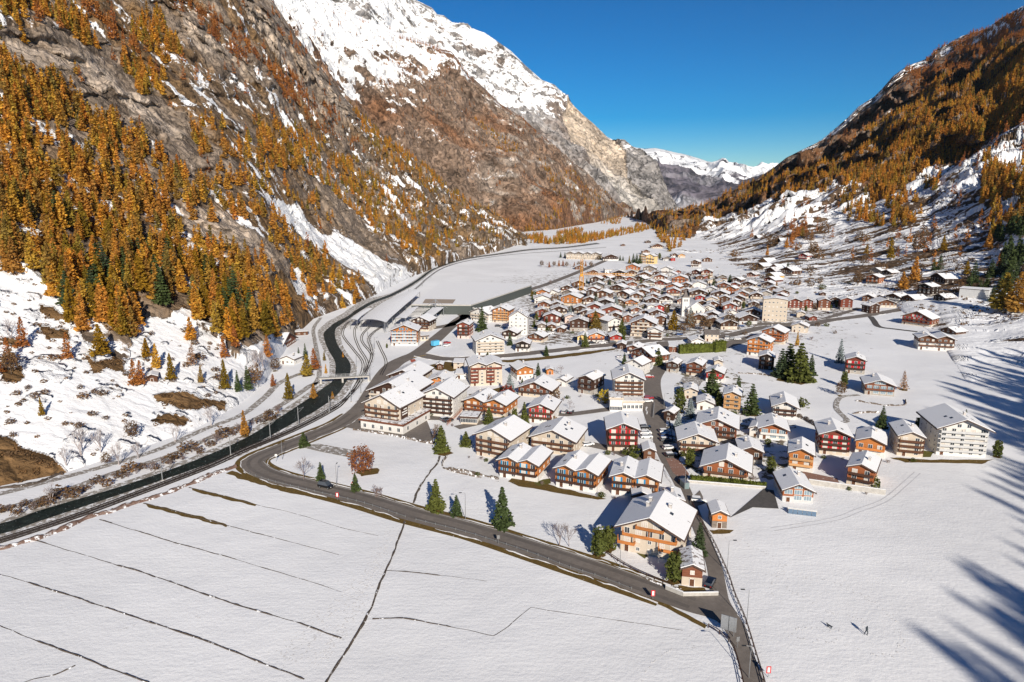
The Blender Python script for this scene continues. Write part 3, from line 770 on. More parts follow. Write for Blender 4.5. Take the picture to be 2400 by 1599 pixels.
tag(scatter('larch_forest', pst, FSRC['o'], 15, .6, 1.1), 'strip of orange larches on the flat valley floor beyond the fields', 'forest', kind='stuff')
print('WOOD', len(pl1), len(pr1), len(pl2), len(pst))

# wooded spur behind and to the right of the camera: throws the long soft shadows on the lower right field
def spur():
    ax = np.array([(310, 205), (266, 125), (248, 10), (222, -86), (177, -140), (149, -185), (60, -330), (-40, -520)], float)
    ax = ax+np.array([4, 0])
    crest_h = np.array([70, 84, 112, 126, 124, 128, 150, 190.])
    rows = []
    for (x, y), h in zip(ax, crest_h):
        n = np.array([.8, -.6]); q1, q2 = (75, 38) if y > 100 else (150, 70)
        rows.append([(x-n[0]*q1, y-n[1]*q1, -2), (x-n[0]*q2, y-n[1]*q2, h*.5), (x, y, h), (x+n[0]*150, y+n[1]*150, h+20), (x+n[0]*300, y+n[1]*300, h+10)])
    V = np.array(rows)
    nu, nv = 60, 40
    a = np.linspace(0, len(ax)-1.001, nu); i = a.astype(int); fa = (a-i)[:, None, None]
    A = V[i]*(1-fa)+V[i+1]*fa
    b_ = np.linspace(0, 3.999, nv); j = b_.astype(int); fb = (b_-j)[None, :, None]
    G = A[:, j]*(1-fb)+A[:, j+1]*fb
    nz = (fbm(G[..., 0]/40, G[..., 1]/40, None, 3, 5)-.5)*16
    G[..., 2] += nz*np.clip(np.linspace(0, 3, nv), 0, 1)[None, :]
    return G
G = spur(); nu_, nv_ = G.shape[:2]; idx = np.arange(nu_*nv_).reshape(nu_, nv_)
q = np.stack([idx[:-1, :-1], idx[1:, :-1], idx[1:, 1:], idx[:-1, 1:]], -1).reshape(-1, 4)
gsh = (nu_*nv_,)
me = npmesh('hill', G.reshape(-1, 3), q, {'gcol': col3((.14, .10, .06), gsh), 'snow': np.full(gsh, .5)})
tag(link('hill', me, mats=[M_R1]), kind='structure')
rr_ = np.random.default_rng(3); hp = []
for k in range(420):
    i = rr_.integers(0, nu_); j = int(rr_.integers(int(nv_*.40), nv_))
    hp.append(G[i, j]+np.array([rr_.normal()*3, rr_.normal()*3, -.5]))
for k in range(34):
    i = int((k+rr_.uniform(0, .8))/34*nu_) % nu_; hp.append(G[i, int(nv_*.5)]+np.array([rr_.normal()*3, rr_.normal()*3, -.5]))
tag(scatter('larch_forest', np.array(hp), FSRC['g'], 21, 1.1, 1.9), 'larch wood on the spur at the right of the valley', 'forest', kind='stuff')

# low scrub and boulders on the bare patches of both slopes
def scrub_src():
    out = []
    for i in range(3):
        r = np.random.default_rng(500+i); d = r.normal(size=(26, 3)); d /= np.linalg.norm(d, axis=1)[:, None]
        v, f = clumps(d*np.array([.8, .8, .5])+np.array([0, 0, .35]), .55, r, 0, .9); out.append(bpy.data.objects.new('scrub_source', quads_mesh('scrub', v, f, [M_BROWNL])))
    return out
SCR = scrub_src()
P, r_ = wood(L1, None, .9, 3., 300, 1140, seed=15)
REG = [(None, .03, 's')]+[(p, .75, 's') for p in BROWN]+[(APRON, .07, 's')]
ps, us_, vs_, rs_ = pick(P, r_, L1, REG, [])
tag(scatter('scrub', ps, SCR, 31, .35, 1.25), 'low brown scrub on the thawed patches of the left slope', 'scrub', kind='stuff')
P, r_ = wood(R1, None, .9, 3., 380, 760, seed=16)
ps, us_, vs_, rs_ = pick(P, r_, R1, [(None, .16, 's')], [(R_FOREST, 1.)])
tag(scatter('scrub', ps, SCR, 32, .5, 1.7), 'low brown scrub along the terraces of the right hillside', 'scrub', kind='stuff')

# ------------------------------------------------------------------ roads, river, railway, banks
def ground_mat(name, a, b_, scale, snow=0., bumpd=.03, thr=.6):
    m, t, b = mat(name)
    tc = N(t, 'ShaderNodeTexCoord'); n = noise_node(t, scale, 6, .65, tc.outputs['Object']); n2 = noise_node(t, scale*.12, 3, .5, tc.outputs['Object'])
    c = mixc(t, maprange(t, n.outputs[0], .3, .7), a, b_)
    c = mixc(t, maprange(t, n2.outputs[0], .3, .7, 0, .35), c, tuple(x*.6 for x in a))
    if snow: 
        n3 = noise_node(t, scale*.6, 6, .7, tc.outputs['Object'])
        c = mixc(t, math_(t, 'MULTIPLY', maprange(t, n3.outputs[0], thr-.02, thr+.03), snow), c, SNOW)
    t.links.new(c, b.inputs['Base Color']); b.inputs['Roughness'].default_value = .9; b.inputs['Specular IOR Level'].default_value = .15
    bump(t, b, n.outputs[0], .7, bumpd); return m
M_ASPH = ground_mat('asphalt', (.17, .148, .132), (.215, .188, .168), .8)
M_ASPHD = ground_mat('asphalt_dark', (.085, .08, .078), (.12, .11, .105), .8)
M_GRAVEL = ground_mat('gravel', (.24, .215, .19), (.34, .31, .28), 1.2, .9, .05, .55)
M_VERGE = ground_mat('dry_grass', (.17, .105, .03), (.09, .065, .02), 1.2, 1., .1, .66)
M_GRASS = ground_mat('green_grass', (.10, .10, .025), (.14, .12, .035), 1.2, .9, .08, .70)
M_PAVE = ground_mat('red_paving', (.30, .17, .13), (.24, .14, .11), 1.5, .7, .02, .62)
M_BALLAST = ground_mat('ballast', (.20, .18, .165), (.30, .27, .25), 2.2, 1., .06, .46)
M_BANKST = ground_mat('riverbank_stones', (.25, .22, .19), (.38, .35, .31), .9, .9, .15, .52)
M_WALLD = ground_mat('dry_stone', (.10, .075, .06), (.20, .16, .13), 1.6, 1., .2, .56)
M_WALLS = ground_mat('snowy_stone', (.07, .055, .045), (.13, .105, .085), 1.3, 1., .15, .60)
M_RAIL = simple('rail_steel', (.05, .04, .035), .5, .2, metal=.4)
M_CONC = simple('concrete', (.42, .40, .37), .85, .12, 1.)
m, t, b = mat('river_water')
tc = N(t, 'ShaderNodeTexCoord'); n = noise_node(t, .45, 6, .65, tc.outputs['Object']); n2 = noise_node(t, 1.3, 4, .7, tc.outputs['Object'])
c = mixc(t, maprange(t, n.outputs[0], .35, .7), (.006, .011, .010), (.018, .03, .026))
c = mixc(t, maprange(t, n2.outputs[0], .63, .70), c, (.4, .43, .43))
t.links.new(c, b.inputs['Base Color']); b.inputs['Roughness'].default_value = .5; b.inputs['Specular IOR Level'].default_value = .12; bump(t, b, n2.outputs[0], .6, .25)
M_WATER = m
def smooth_line(P, k=5):
    P = np.asarray(P, float); out = []
    Q = np.concatenate([[2*P[0]-P[1]], P, [2*P[-1]-P[-2]]])
    for i in range(1, len(Q)-2):
        for s in np.linspace(0, 1, k, endpoint=False):
            a, b_, c_, d = Q[i-1], Q[i], Q[i+1], Q[i+2]
            out.append(.5*((2*b_)+(-a+c_)*s+(2*a-5*b_+4*c_-d)*s*s+(-a+3*b_-3*c_+d)*s**3))
    out.append(P[-1]); return np.array(out)
def pxline(px, k=5):
    P = np.array([floor_pt(u, v) for u, v in px]); return smooth_line(P, k) if k > 1 and len(P) > 2 else P
def normals(P):
    d = np.gradient(P, axis=0); d /= np.linalg.norm(d, axis=1)[:, None]+1e-9
    return np.stack([-d[:, 1], d[:, 0]], 1)
def ribbon(name, px, width, z, m, kind='structure', parent=None, k=5, world=False, off=0.):
    P = np.asarray(px, float) if world else pxline(px, k); n = normals(P); P = P+n*off
    w = np.broadcast_to(width, len(P)) if np.ndim(width) == 0 else np.interp(np.linspace(0, 1, len(P)), np.linspace(0, 1, len(width)), width)
    a = P+n*w[:, None]/2; c_ = P-n*w[:, None]/2
    V = np.concatenate([np.c_[a, np.full(len(P), z)], np.c_[c_, np.full(len(P), z)]]); L = len(P)
    f = [[i, L+i, L+i+1, i+1] for i in range(L-1)]
    o = link(name, npmesh(name, V, f, smooth=False), parent, [m]); 
    if kind and parent is None: o['kind'] = kind
    return o
def between(name, A, B, z, m, kind='structure', k=5):
    P = pxline(A, k); Q = pxline(B, k); L = len(P)
    V = np.concatenate([np.c_[P, np.full(L, z)], np.c_[Q, np.full(L, z)]])
    f = [[i, L+i, L+i+1, i+1] for i in range(L-1)]
    o = link(name, npmesh(name, V, f, smooth=False), None, [m]); o['kind'] = kind; return o
def patch(name, px, z, m, kind='structure', world=False, hz=0.):
    bm = bmesh.new(); vs = []
    for u, v in px:
        x, y = (u, v) if world else floor_pt(u, v, hz); vs.append(bm.verts.new((float(x), float(y), z)))
    f = bm.faces.new(vs); bmesh.ops.recalc_face_normals(bm, faces=bm.faces[:])
    if f.normal.z < 0: f.normal_flip()
    bmesh.ops.triangulate(bm, faces=bm.faces[:])
    me = bpy.data.meshes.new(name); bm.to_mesh(me); bm.free()
    o = link(name, me, None, [m])
    if kind: o['kind'] = kind
    return o
def ragged(name, px, z, m, amp=1.5, kind='structure', n=10):
    """a patch with an uneven natural edge"""
    P = np.array([floor_pt(u, v) for u, v in px]); P = np.concatenate([P, P[:1]])
    out = []
    for a, b_ in zip(P[:-1], P[1:]):
        for s in np.linspace(0, 1, n, endpoint=False):
            q = a+(b_-a)*s; out.append(q+np.array([(vnoise(q[0]/2.5, q[1]/2.5, seed=3)-.5), (vnoise(q[0]/2.5, q[1]/2.5, seed=4)-.5)])*2*amp)
    return patch(name, out, z, m, kind, world=True)
def wall_line(name, px, w, h, m, label, cat, group=None, k=6, gap=0., taper=False, z0=-.1):
    """low bank or dry-stone wall: an uneven ridge"""
    P = pxline(px, 1 if 'zigzag' in label else 3); d = np.linalg.norm(np.diff(P, axis=0), axis=1); s = np.concatenate([[0], np.cumsum(d)])
    n = int(s[-1]/.9)+2; ss = np.linspace(0, s[-1], n); P = np.stack([np.interp(ss, s, P[:, 0]), np.interp(ss, s, P[:, 1])], 1)
    nn = normals(P); P = P+nn*(vnoise(ss/3, ss*0, seed=5)-.5)[:, None]*.5*w
    r = vnoise(ss/1.1, ss*0, seed=len(px)); hh = h*(.35+1.1*r); ww = w*(.6+.7*vnoise(ss/1.7, ss*0+3, seed=6))
    if gap: hh = np.where(vnoise(ss/9, ss*0, seed=int(px[0][0])) < gap, .02, hh)
    if taper: hh = hh*np.interp(ss, [0, s[-1]*.5, s[-1]], [1, .7, .12]); ww = ww*np.interp(ss, [0, s[-1]], [1, .5])
    rows = [np.c_[P+nn*ww[:, None]*.5, np.full(n, z0)], np.c_[P+nn*ww[:, None]*.22, hh], np.c_[P-nn*ww[:, None]*.22, hh*.92], np.c_[P-nn*ww[:, None]*.5, np.full(n, z0)]]
    V = np.stack(rows, 1).reshape(-1, 3); f = []
    for i in range(n-1):
        for j in range(3): f.append([i*4+j, i*4+j+1, (i+1)*4+j+1, (i+1)*4+j])
    o = link(name, npmesh(name, V, f, smooth=False), None, [m]); tag(o, label, cat, group); return o

# river
up = [(-200,1262),(0,1228),(90,1198),(181,1171),(286,1140),(400,1101),(480,1070),(574,1028),(666,972),(712,942),(752,914),(782,891),(786,873),(785,848),(772,825),(762,802),(759,781),(775,765),(785,757),(817,740),(833,728),(870,707),(915,690),(958,668),(983,652),(1008,634),(1035,622),(1090,606),(1160,596),(1240,585),(1320,580),(1400,570)]
lo = [(-200,1295),(0,1253),(90,1223),(181,1193),(271,1163),(400,1119),(490,1087),(597,1041),(690,991),(745,960),(788,928),(814,891),(822,867),(819,848),(804,828),(791,807),(785,786),(787,771),(798,762),(823,744),(842,731),(878,710),(922,693),(964,670),(989,653),(1013,635),(1040,623),(1095,607),(1165,597),(1245,586),(1325,581),(1405,571)]
P = pxline(up, 4); Q = pxline(lo, 4)
between('riverbank', [(u-(14 if v > 700 else 3), v-(5 if v > 700 else 1)) for u, v in up], [(u+(14 if v > 700 else 3), v+(6 if v > 700 else 1)) for u, v in lo], .03, M_BANKST, k=4)
between('river', up, lo, .09, M_WATER, k=4)

# roads and paths
main = [(1783,1640),(1767,1599),(1742,1524),(1716,1463),(1680,1434),(1622,1416),(1561,1394),(1480,1365),(1400,1336),(1310,1306),(1226,1279),(1150,1255),(1073,1233),(959,1203),(844,1168),(729,1139),(653,1120),(612,1104),(594,1088),(606,1073),(653,1053),(729,1022),(787,998),(828,972),(856,944),(880,905),(902,876),(927,852),(953,839),(979,828),(1010,805),(1045,775),(1075,750),(1100,735),(1135,714),(1246,678),(1291,663),(1345,642),(1400,619),(1445,600)]
ribbon('road', main, [3.6,3.6,3.4,4.6,6.2,6.6,6.8,6.9,7,7.2]+[7.6]*17+[9]*5+[8]*9, .10, M_ASPH, k=6)
patch('road', [(1598,1402),(1640,1398),(1683,1394),(1697,1398),(1714,1425),(1733,1462),(1722,1478),(1690,1462),(1640,1432)], .097, M_ASPH)
side_ = [(1700,1440),(1687,1402),(1675,1331),(1657,1281),(1631,1217),(1605,1153),(1582,1107),(1562,1071),(1546,1026),(1541,1000),(1541,956),(1533,925),(1533,889),(1549,858),(1556,822),(1550,795)]
ribbon('road', side_, [5,3.7,3.5,3.5,3.6,4,4.6,5.2,5.8,6.5,7,7,6.5,7,7,7], .104, M_ASPH)
cross = [(985,832),(1050,842),(1162,836),(1273,825),(1385,813),(1460,806),(1540,797),(1600,794),(1700,788),(1789,768),(1893,762),(1938,752),(2027,740),(2116,725)]
ribbon('road', cross, 8.5, .108, M_ASPH)
ribbon('road', [(1893,760),(1950,742),(1985,732),(2015,722)], 5, .112, M_ASPH)
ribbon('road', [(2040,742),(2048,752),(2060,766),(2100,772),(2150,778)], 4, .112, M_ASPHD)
for p, w in (([(-200,1200),(0,1158),(105,1131),(250,1092),(377,1052),(478,1007),(566,973),(620,932),(658,896),(720,870)], 3.2),
             ([(-200,1240),(0,1195),(121,1162),(250,1115),(400,1068),(497,1024),(612,976),(689,931),(730,903),(755,896)], 3.2),
             ([(735,905),(748,880),(745,840),(738,800),(735,770),(752,745)], 2.4),
             ([(1070,1003),(1160,985),(1290,972),(1330,972),(1380,966),(1440,958),(1525,948)], 4.5),
             ([(1375,1040),(1440,1055),(1490,1075),(1540,1085)], 5),
             ([(2013,926),(1970,932),(1960,957),(1985,985),(1967,991)], 2.2), ([(990,735),(1040,722),(1090,742),(1062,760),(1010,770)], 8)):
    ribbon('path' if w < 4 else 'road', p, w, .10, M_ASPH if w > 3.3 else M_GRAVEL)
patch('car_park', [(800,1000),(825,1005),(1014,1039),(1016,1025),(1000,985),(1062,985),(1045,955),(985,972),(868,925)], .096, M_ASPH)
patch('car_park', [(1500,872),(1530,866),(1545,900),(1550,960),(1545,1005),(1522,1012),(1506,962),(1497,900)], .092, M_ASPH)
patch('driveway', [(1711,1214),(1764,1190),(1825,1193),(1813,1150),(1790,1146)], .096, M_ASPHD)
patch('driveway', [(1560,1075),(1589,1075),(1615,1112),(1606,1128),(1578,1110)], .12, M_PAVE)
patch('driveway', [(1880,1105),(1962,1122),(1972,1143),(1896,1133)], .096, M_PAVE)
patch('car_park', [(1660,822),(1700,800),(1790,780),(1760,800),(1700,818)], .096, M_ASPH)
patch('car_park', [(1380,806),(1450,800),(1470,807),(1390,812)], .096, M_ASPH)
patch('car_park', [(1603,1185),(1640,1150),(1655,1180),(1625,1190)], .096, M_ASPH)
patch('driveway', [(1600,885),(1655,878),(1640,905),(1590,900)], .096, M_GRAVEL)
patch('driveway', [(700,1047),(745,1040),(840,1058),(870,1066),(820,1073),(745,1058)], .096, M_GRAVEL)
patch('car_park', [(1765,757),(1850,757),(1890,752),(1860,772),(1780,775)], .096, M_ASPH)
patch('driveway', [(1830,1110),(1850,1095),(1905,1115),(1905,1135)], .092, M_ASPH)
ragged('field_grass', [(1160,846),(1260,838),(1385,823),(1445,816),(1440,820),(1385,830),(1280,843),(1190,850)], .07, M_VERGE, .8)
ragged('field_grass', [(1100,925),(1190,905),(1192,925),(1110,940)], .07, M_VERGE, 1)
ragged('field_grass', [(1070,850),(1045,848),(1000,858),(1040,872),(1080,868)], .07, M_VERGE, 1)
# grass verge under the main road
for P_ in ([(528,1110),(560,1122),(660,1152),(760,1172),(860,1200),(915,1214),(912,1204),(840,1180),(760,1156),(660,1137),(575,1113),(545,1104)],
           [(950,1218),(1040,1243),(1120,1262),(1200,1292),(1300,1333),(1308,1325),(1220,1290),(1140,1262),(1060,1238),(958,1214)],
           [(1350,1349),(1420,1374),(1520,1407),(1600,1447),(1655,1476),(1662,1468),(1600,1436),(1520,1396),(1440,1368),(1356,1341)],
           [(1385,1303),(1470,1335),(1560,1372),(1598,1380),(1600,1388),(1540,1378),(1460,1350),(1380,1318)],
           [(1190,1128),(1215,1140),(1280,1152),(1400,1172),(1420,1170),(1300,1140),(1260,1130),(1200,1118)],
           [(1840,893),(1880,903),(1905,893),(1900,885),(1850,882)], [(830,893),(870,900),(900,886),(870,880)] if False else [(1820,892),(1870,901),(1905,890),(1900,880),(1830,880)],
           [(675,1120),(690,1118),(742,1126),(750,1134),(690,1130)], [(835,1102),(885,1098),(890,1110),(850,1118)], [(1030,1056),(1048,1053),(1060,1062),(1045,1072),(1028,1066)],
           [(1660,1242),(1715,1242),(1710,1250),(1668,1252)], [(2085,1072),(2180,1078),(2330,1078),(2300,1088),(2120,1084)], [(1590,1372),(1650,1378),(1660,1396),(1640,1404),(1590,1390)]):
    ragged('roadside_grass', P_, .06+random.random()*.01, M_VERGE, .5)
for P_ in ([(1483,1290),(1510,1282),(1522,1300),(1515,1312)], [(1675,1052),(1700,1050),(1715,1058),(1680,1060)], [(2160,1055),(2190,1060),(2182,1072),(2162,1072)], [(1252,1130),(1290,1122),(1290,1135),(1262,1140)]):
    ragged('lawn', P_, .07, M_GRASS, .4)

# banks between the fields
ban = [([(443,1143),(535,1165),(600,1183),(700,1206),(800,1237),(886,1256)], 'dark bank topmost of the snowy strip fields near the road bend', .25, True),
       ([(336,1180),(400,1196),(535,1233),(680,1270),(798,1302)], 'brown grassy bank, second across the snowy strip fields', .2, True),
       ([(233,1218),(325,1246),(420,1275),(535,1306),(640,1338),(737,1367),(800,1387)], 'thin dark bank, third across the snowy strip fields', .3, True),
       ([(84,1267),(160,1290),(260,1320),(374,1355),(480,1393),(573,1424),(700,1460),(800,1497)], 'pale snow-dusted bank, fourth across the strip fields', .42, False),
       ([(-80,1325),(0,1346),(80,1370),(153,1393),(306,1443),(400,1475),(497,1508),(600,1548),(714,1592)], 'long dark bank, fifth across the strip fields', .15, False),
       ([(-80,1440),(0,1466),(60,1493),(126,1516),(244,1562),(344,1599),(420,1630)], 'dark broken bank nearest the lower left corner', .2, False),
       ([(40,1606),(80,1592),(130,1582),(176,1560)], 'short curved furrow in the lower left corner field', .45, False),
       ([(873,1451),(940,1449),(990,1456),(1035,1466),(1100,1478),(1158,1491),(1188,1470),(1215,1448),(1245,1424),(1320,1436),(1400,1447),(1500,1462),(1600,1478)], 'angled dark bank zigzagging through the middle foreground field', .25, True),
       ([(905,1337),(980,1343),(1060,1352),(1140,1362)], 'faint short bank right of the ditch in the foreground', .5, True)]
for px, lab, gap, tp in ban: wall_line('field_bank', px, .42, .15, M_WALLS, lab, 'bank', 'banks between the snowy strip fields', gap=gap, taper=tp)
ragged('field_grass', [(340,1181),(400,1193),(480,1214),(536,1232),(530,1236),(470,1220),(400,1202),(350,1190)], .05, M_VERGE, .4)
ragged('field_grass', [(450,1145),(520,1160),(600,1182),(596,1186),(515,1167),(450,1150)], .05, M_VERGE, .4)
wall_line('field_ditch', [(948,1222),(936,1258),(924,1291),(905,1336),(890,1370),(878,1398),(868,1430),(852,1459),(833,1493),(815,1522),(798,1547),(760,1604),(740,1640)], 0.6, .3, M_WALLS, 'dark ditch edge running down the foreground from the main road', 'ditch', gap=.08)
wall_line('stone_embankment', [(-200,1335),(0,1288),(84,1264),(150,1238),(229,1208),(336,1174),(439,1139),(500,1113),(552,1094)], 2.2, .7, ground_mat('rubble_stone', (.13, .07, .05), (.26, .19, .16), 1.1, 1., .3, .55), 'reddish brown rubble embankment between railway and strip fields', 'embankment')
wall_line('stone_embankment', [(-200,1185),(0,1146),(60,1140),(120,1120),(170,1100)], 1.6, .6, M_WALLS, 'snowy rubble edge below the brown hill at the left', 'embankment')
wall_line('garden_wall', [(1128,1120),(1040,1098),(1048,1068)], .6, .6, M_WALLD, 'low wall bounding the snowy garden left of the blue-shuttered houses', 'wall')
wall_line('garden_wall', [(1040,1098),(1100,1108),(1168,1125)], .6, .7, M_WALLD, 'low wall running along the lower edge of the apartment gardens', 'wall')
wall_line('garden_wall', [(1030,1070),(1022,1090),(1005,1110),(985,1140),(967,1180)], .8, .25, M_WALLS, 'narrow dark furrow across the snow toward the main road', 'furrow')
wall_line('garden_wall', [(828,1008),(900,1018),(960,1030),(1018,1042)], .8, .8, M_WALLD, 'low stone wall below the hotel car park', 'wall')
wall_line('garden_wall', [(1500,1352),(1560,1377),(1597,1384)], .5, .5, M_WALLD, 'dark roadside edging left of the small wooden house', 'wall')
wall_line('garden_wall', [(1730,875),(1780,878),(1820,885),(1850,890)], .5, .6, M_WALLD, 'dark wall in front of the black timber house', 'wall')
wall_line('garden_wall', [(1905,755),(1945,752),(1970,757)], .5, .6, M_WALLD, 'short wall beside the cross road east', 'wall') if False else None
wall_line('garden_wall', [(1999,970),(2030,968),(2060,968)], .5, .7, M_WALLD, 'short dark wall left of the tall spruce on the right field', 'wall')
wall_line('garden_wall', [(2006,940),(2040,946),(2080,951),(2120,950),(2122,938)], .6, .5, M_WALLD, 'curved garden wall below the glass-fronted chalet', 'wall')
wall_line('garden_wall', [(1862,975),(1885,985),(1912,1000)], .5, 1.6, M_WALLD, 'brown fence wall right of the white modern house', 'wall')

# railway
def track(px, label, ball=True, w=3.2):
    o = empty('railway_track', (0, 0, 0)); tag(o, label, 'railway track', 'railway tracks')
    P = pxline(px, 5)
    if ball: ribbon('ballast', P, w, .07, M_BALLAST, parent=o, world=True)
    for s in (-1, 1):
        n = normals(P); Q = P+n*s*.55; L = len(P); ww = .19
        rows = np.stack([np.c_[Q+n*ww, np.full(L, .05)], np.c_[Q+n*ww, np.full(L, .34)], np.c_[Q-n*ww, np.full(L, .34)], np.c_[Q-n*ww, np.full(L, .05)]], 1).reshape(-1, 3)
        f = [[i*4+j, i*4+j+1, (i+1)*4+j+1, (i+1)*4+j] for i in range(L-1) for j in range(3)]
        link('rail', npmesh('rail', rows, f, smooth=False), o, [M_RAIL])
track([(-200,1315),(0,1265),(181,1207),(301,1163),(400,1126),(500,1087),(573,1053),(649,1022),(711,994),(770,962),(800,944),(831,915),(850,888),(863,860),(872,835),(870,816),(864,796),(874,781),(897,765)], 'main railway line running up from the lower left to the station hall')
track([(-200,1325),(0,1272),(181,1213),(301,1169),(400,1132),(500,1093),(573,1059),(649,1028),(711,1000),(775,966),(805,944),(837,899),(851,854),(830,822),(809,796),(803,781),(810,762),(822,753)], 'outer railway line curving closest to the river', False)
track([(838,899),(861,854),(842,817),(832,791),(832,771),(842,758)], 'second station track from the river', False)
track([(868,850),(870,830),(849,802),(850,784),(868,765)], 'inner station track looping under the hall', False)
track([(925,724),(960,690),(985,668),(1005,650),(1040,628),(1100,611),(1200,597),(1320,588),(1420,580)], 'railway line leaving the station along the river up the valley')
track([(893,880),(905,850),(893,820),(884,800)], 'short siding beside the station forecourt', False, 2.5)

# ploughed snow along the roads, edge line, wheel tracks, crossing
M_SNOWB = ground_mat('ploughed_snow', (.80, .80, .81), (.66, .65, .65), 1.5, 0, .15)
def snowbank(px, off, w=.9, h=.32, gap=.35):
    P = pxline(px, 6); P = P+normals(P)*off
    d = np.linalg.norm(np.diff(P, axis=0), axis=1); s_ = np.concatenate([[0], np.cumsum(d)]); n = int(s_[-1]/1.3)+2; ss = np.linspace(0, s_[-1], n)
    P = np.stack([np.interp(ss, s_, P[:, 0]), np.interp(ss, s_, P[:, 1])], 1); nn = normals(P); P = P+nn*(vnoise(ss/2.2, ss*0, seed=8)-.5)[:, None]*.8
    hh = h*(.2+1.3*vnoise(ss/1.6, ss*0+1, seed=4)); hh = np.where(vnoise(ss/11, ss*0, seed=9) < gap, .01, hh); ww = w*(.5+.9*vnoise(ss/2, ss*0+5, seed=2))
    R_ = np.stack([np.c_[P+nn*ww[:, None]*.5, np.full(n, .02)], np.c_[P, hh], np.c_[P-nn*ww[:, None]*.5, np.full(n, .02)]], 1).reshape(-1, 3)
    f = [[i*3+j, i*3+j+1, (i+1)*3+j+1, (i+1)*3+j] for i in range(n-1) for j in range(2)]
    o = link('snow_bank', npmesh('snow_bank', R_, f), None, [M_SNOWB]); o['kind'] = 'structure'
snowbank(main[6:26], 4.0, .5, .2); snowbank(main[6:26], -4.1, .5, .2, gap=.3); snowbank(side_[2:9], 3.2, gap=.35); snowbank(side_[8:], 4.4, gap=.5); snowbank(cross, 4.9); snowbank(cross, -4.9)
ribbon('road_marking', main[6:19], .16, .125, simple('line_paint', (.55, .54, .52), .8, .2, 1.), off=-3.2, k=6)
ribbon('roadside_grass', main[6:24], [1.2,2.4,2.8,2.2,1.6,2.6,3.,2.4,1.4,2.6,2.8,2.4,1.0], .05, M_VERGE, off=4.7, k=6); ribbon('roadside_grass', main[6:24], [.8,1.6,1.2,2.0,1.0,1.8,1.4,2.0,1.0], .055, M_VERGE, off=-4.5, k=6)
for o_ in (-1.9, 1.6): ribbon('wheel_track', main[5:24], 1.2, .118, M_ASPHT if False else ground_mat('worn_asphalt', (.13, .115, .105), (.165, .145, .132), .5), off=o_, k=6)
yel = simple('yellow_paint', (.60, .38, .06), .8, .15, 1.)
a0 = np.array(floor_pt(972, 838)); a1 = np.array(floor_pt(994, 834))
for i in range(7):
    q = a0+(a1-a0)*i/6; dd = np.array([.55, .83]); ee = np.array([-.83, .55])
    patch('road_marking', [tuple(q+dd*1.5*s1+ee*.25*s2) for s1, s2 in ((-1, -1), (1, -1), (1, 1), (-1, 1))], .13, yel, world=True)
patch('road_marking', [(961,844),(972,842),(976,848),(964,850)], .13, simple('red_paint', (.42, .10, .06), .8, .15, 1.))
# trampled and half-thawed ground between the houses of the old village
ragged('village_ground', [(1235,700),(1330,684),(1420,652),(1500,632),(1600,636),(1700,650),(1790,640),(1850,660),(1850,700),(1930,715),(2000,735),(1900,756),(1740,778),(1690,792),(1560,792),(1480,800),(1380,800),(1300,808),(1235,800)], .04, ground_mat('village_earth', (.26, .225, .19), (.16, .135, .11), .35, 1., .1, .50), 4, n=20)
ragged('village_ground', [(1545,1000),(1590,905),(1600,860),(1700,862),(1760,900),(1745,980),(1790,1000),(1860,1040),(1900,1110),(1800,1125),(1640,1122),(1590,1080)], .035, ground_mat('garden_earth', (.22, .19, .13), (.14, .12, .08), .3, 1., .1, .46), 3, n=20)
# tracks and footprints in the snow
def prints(px, label, width=.0, n_per_m=1.1, seed=1):
    P = pxline(px, 6); s_ = np.concatenate([[0], np.cumsum(np.linalg.norm(np.diff(P, axis=0), axis=1))]); n = int(s_[-1]*n_per_m); r = np.random.default_rng(seed); ss = np.sort(r.uniform(0, s_[-1], n))
    Q = np.stack([np.interp(ss, s_, P[:, 0]), np.interp(ss, s_, P[:, 1])], 1)+r.normal(size=(n, 2))*(.12+width); V = []; Fq = []
    for i, q in enumerate(Q):
        a = r.uniform(.16, .30); z = r.uniform(.05, .13); V += [(q[0]-a, q[1], 0), (q[0], q[1]-a*1.3, 0), (q[0]+a, q[1], 0), (q[0], q[1]+a*1.3, 0), (q[0], q[1], z)]
        k = i*5; Fq += [[k, k+1, k+4], [k+1, k+2, k+4], [k+2, k+3, k+4], [k+3, k, k+4]]
    o = link('footprints', npmesh('footprints', V, Fq, smooth=False), None, [M_SNOWB]); tag(o, label, 'footprints', kind='stuff')
prints([(1507,1599),(1518,1565),(1560,1530),(1605,1500),(1642,1472)], 'single line of footprints crossing the lower middle field')
prints([(2030,1484),(2010,1450),(1960,1440),(1880,1400),(1840,1372),(1870,1352),(1960,1368),(2060,1420),(2112,1480),(2100,1530),(2040,1535),(1990,1510),(1900,1500),(1850,1490),(1890,1470),(1990,1478)], 'wandering footprints around the walker on the large snowfield', .25, 1.3, 2)
prints([(1660,1248),(1730,1270),(1790,1296),(1830,1316),(1815,1360),(1800,1400)], 'scattered footprints right of the lone orange barn', .5, 1.6, 3)
prints([(900,1310),(850,1360),(790,1420),(740,1470),(690,1520),(650,1560)], 'dense band of footprints left of the foreground ditch', 1.8, 5., 4)
prints([(920,1240),(890,1300),(850,1390),(800,1480),(740,1560)], 'trampled strip along the foreground ditch', .9, 5., 5)
for o_ in (-.8, .8):
    P = pxline([(1810,1241),(1951,1218),(2010,1197),(2073,1173),(2120,1135),(2150,1108)], 6); snow_ = P+normals(P)*o_
    ribbon('wheel_track', snow_, .35, .02, ground_mat('packed_snow', (.68, .68, .70), (.60, .60, .62), 1.5, 0, .1), world=True)

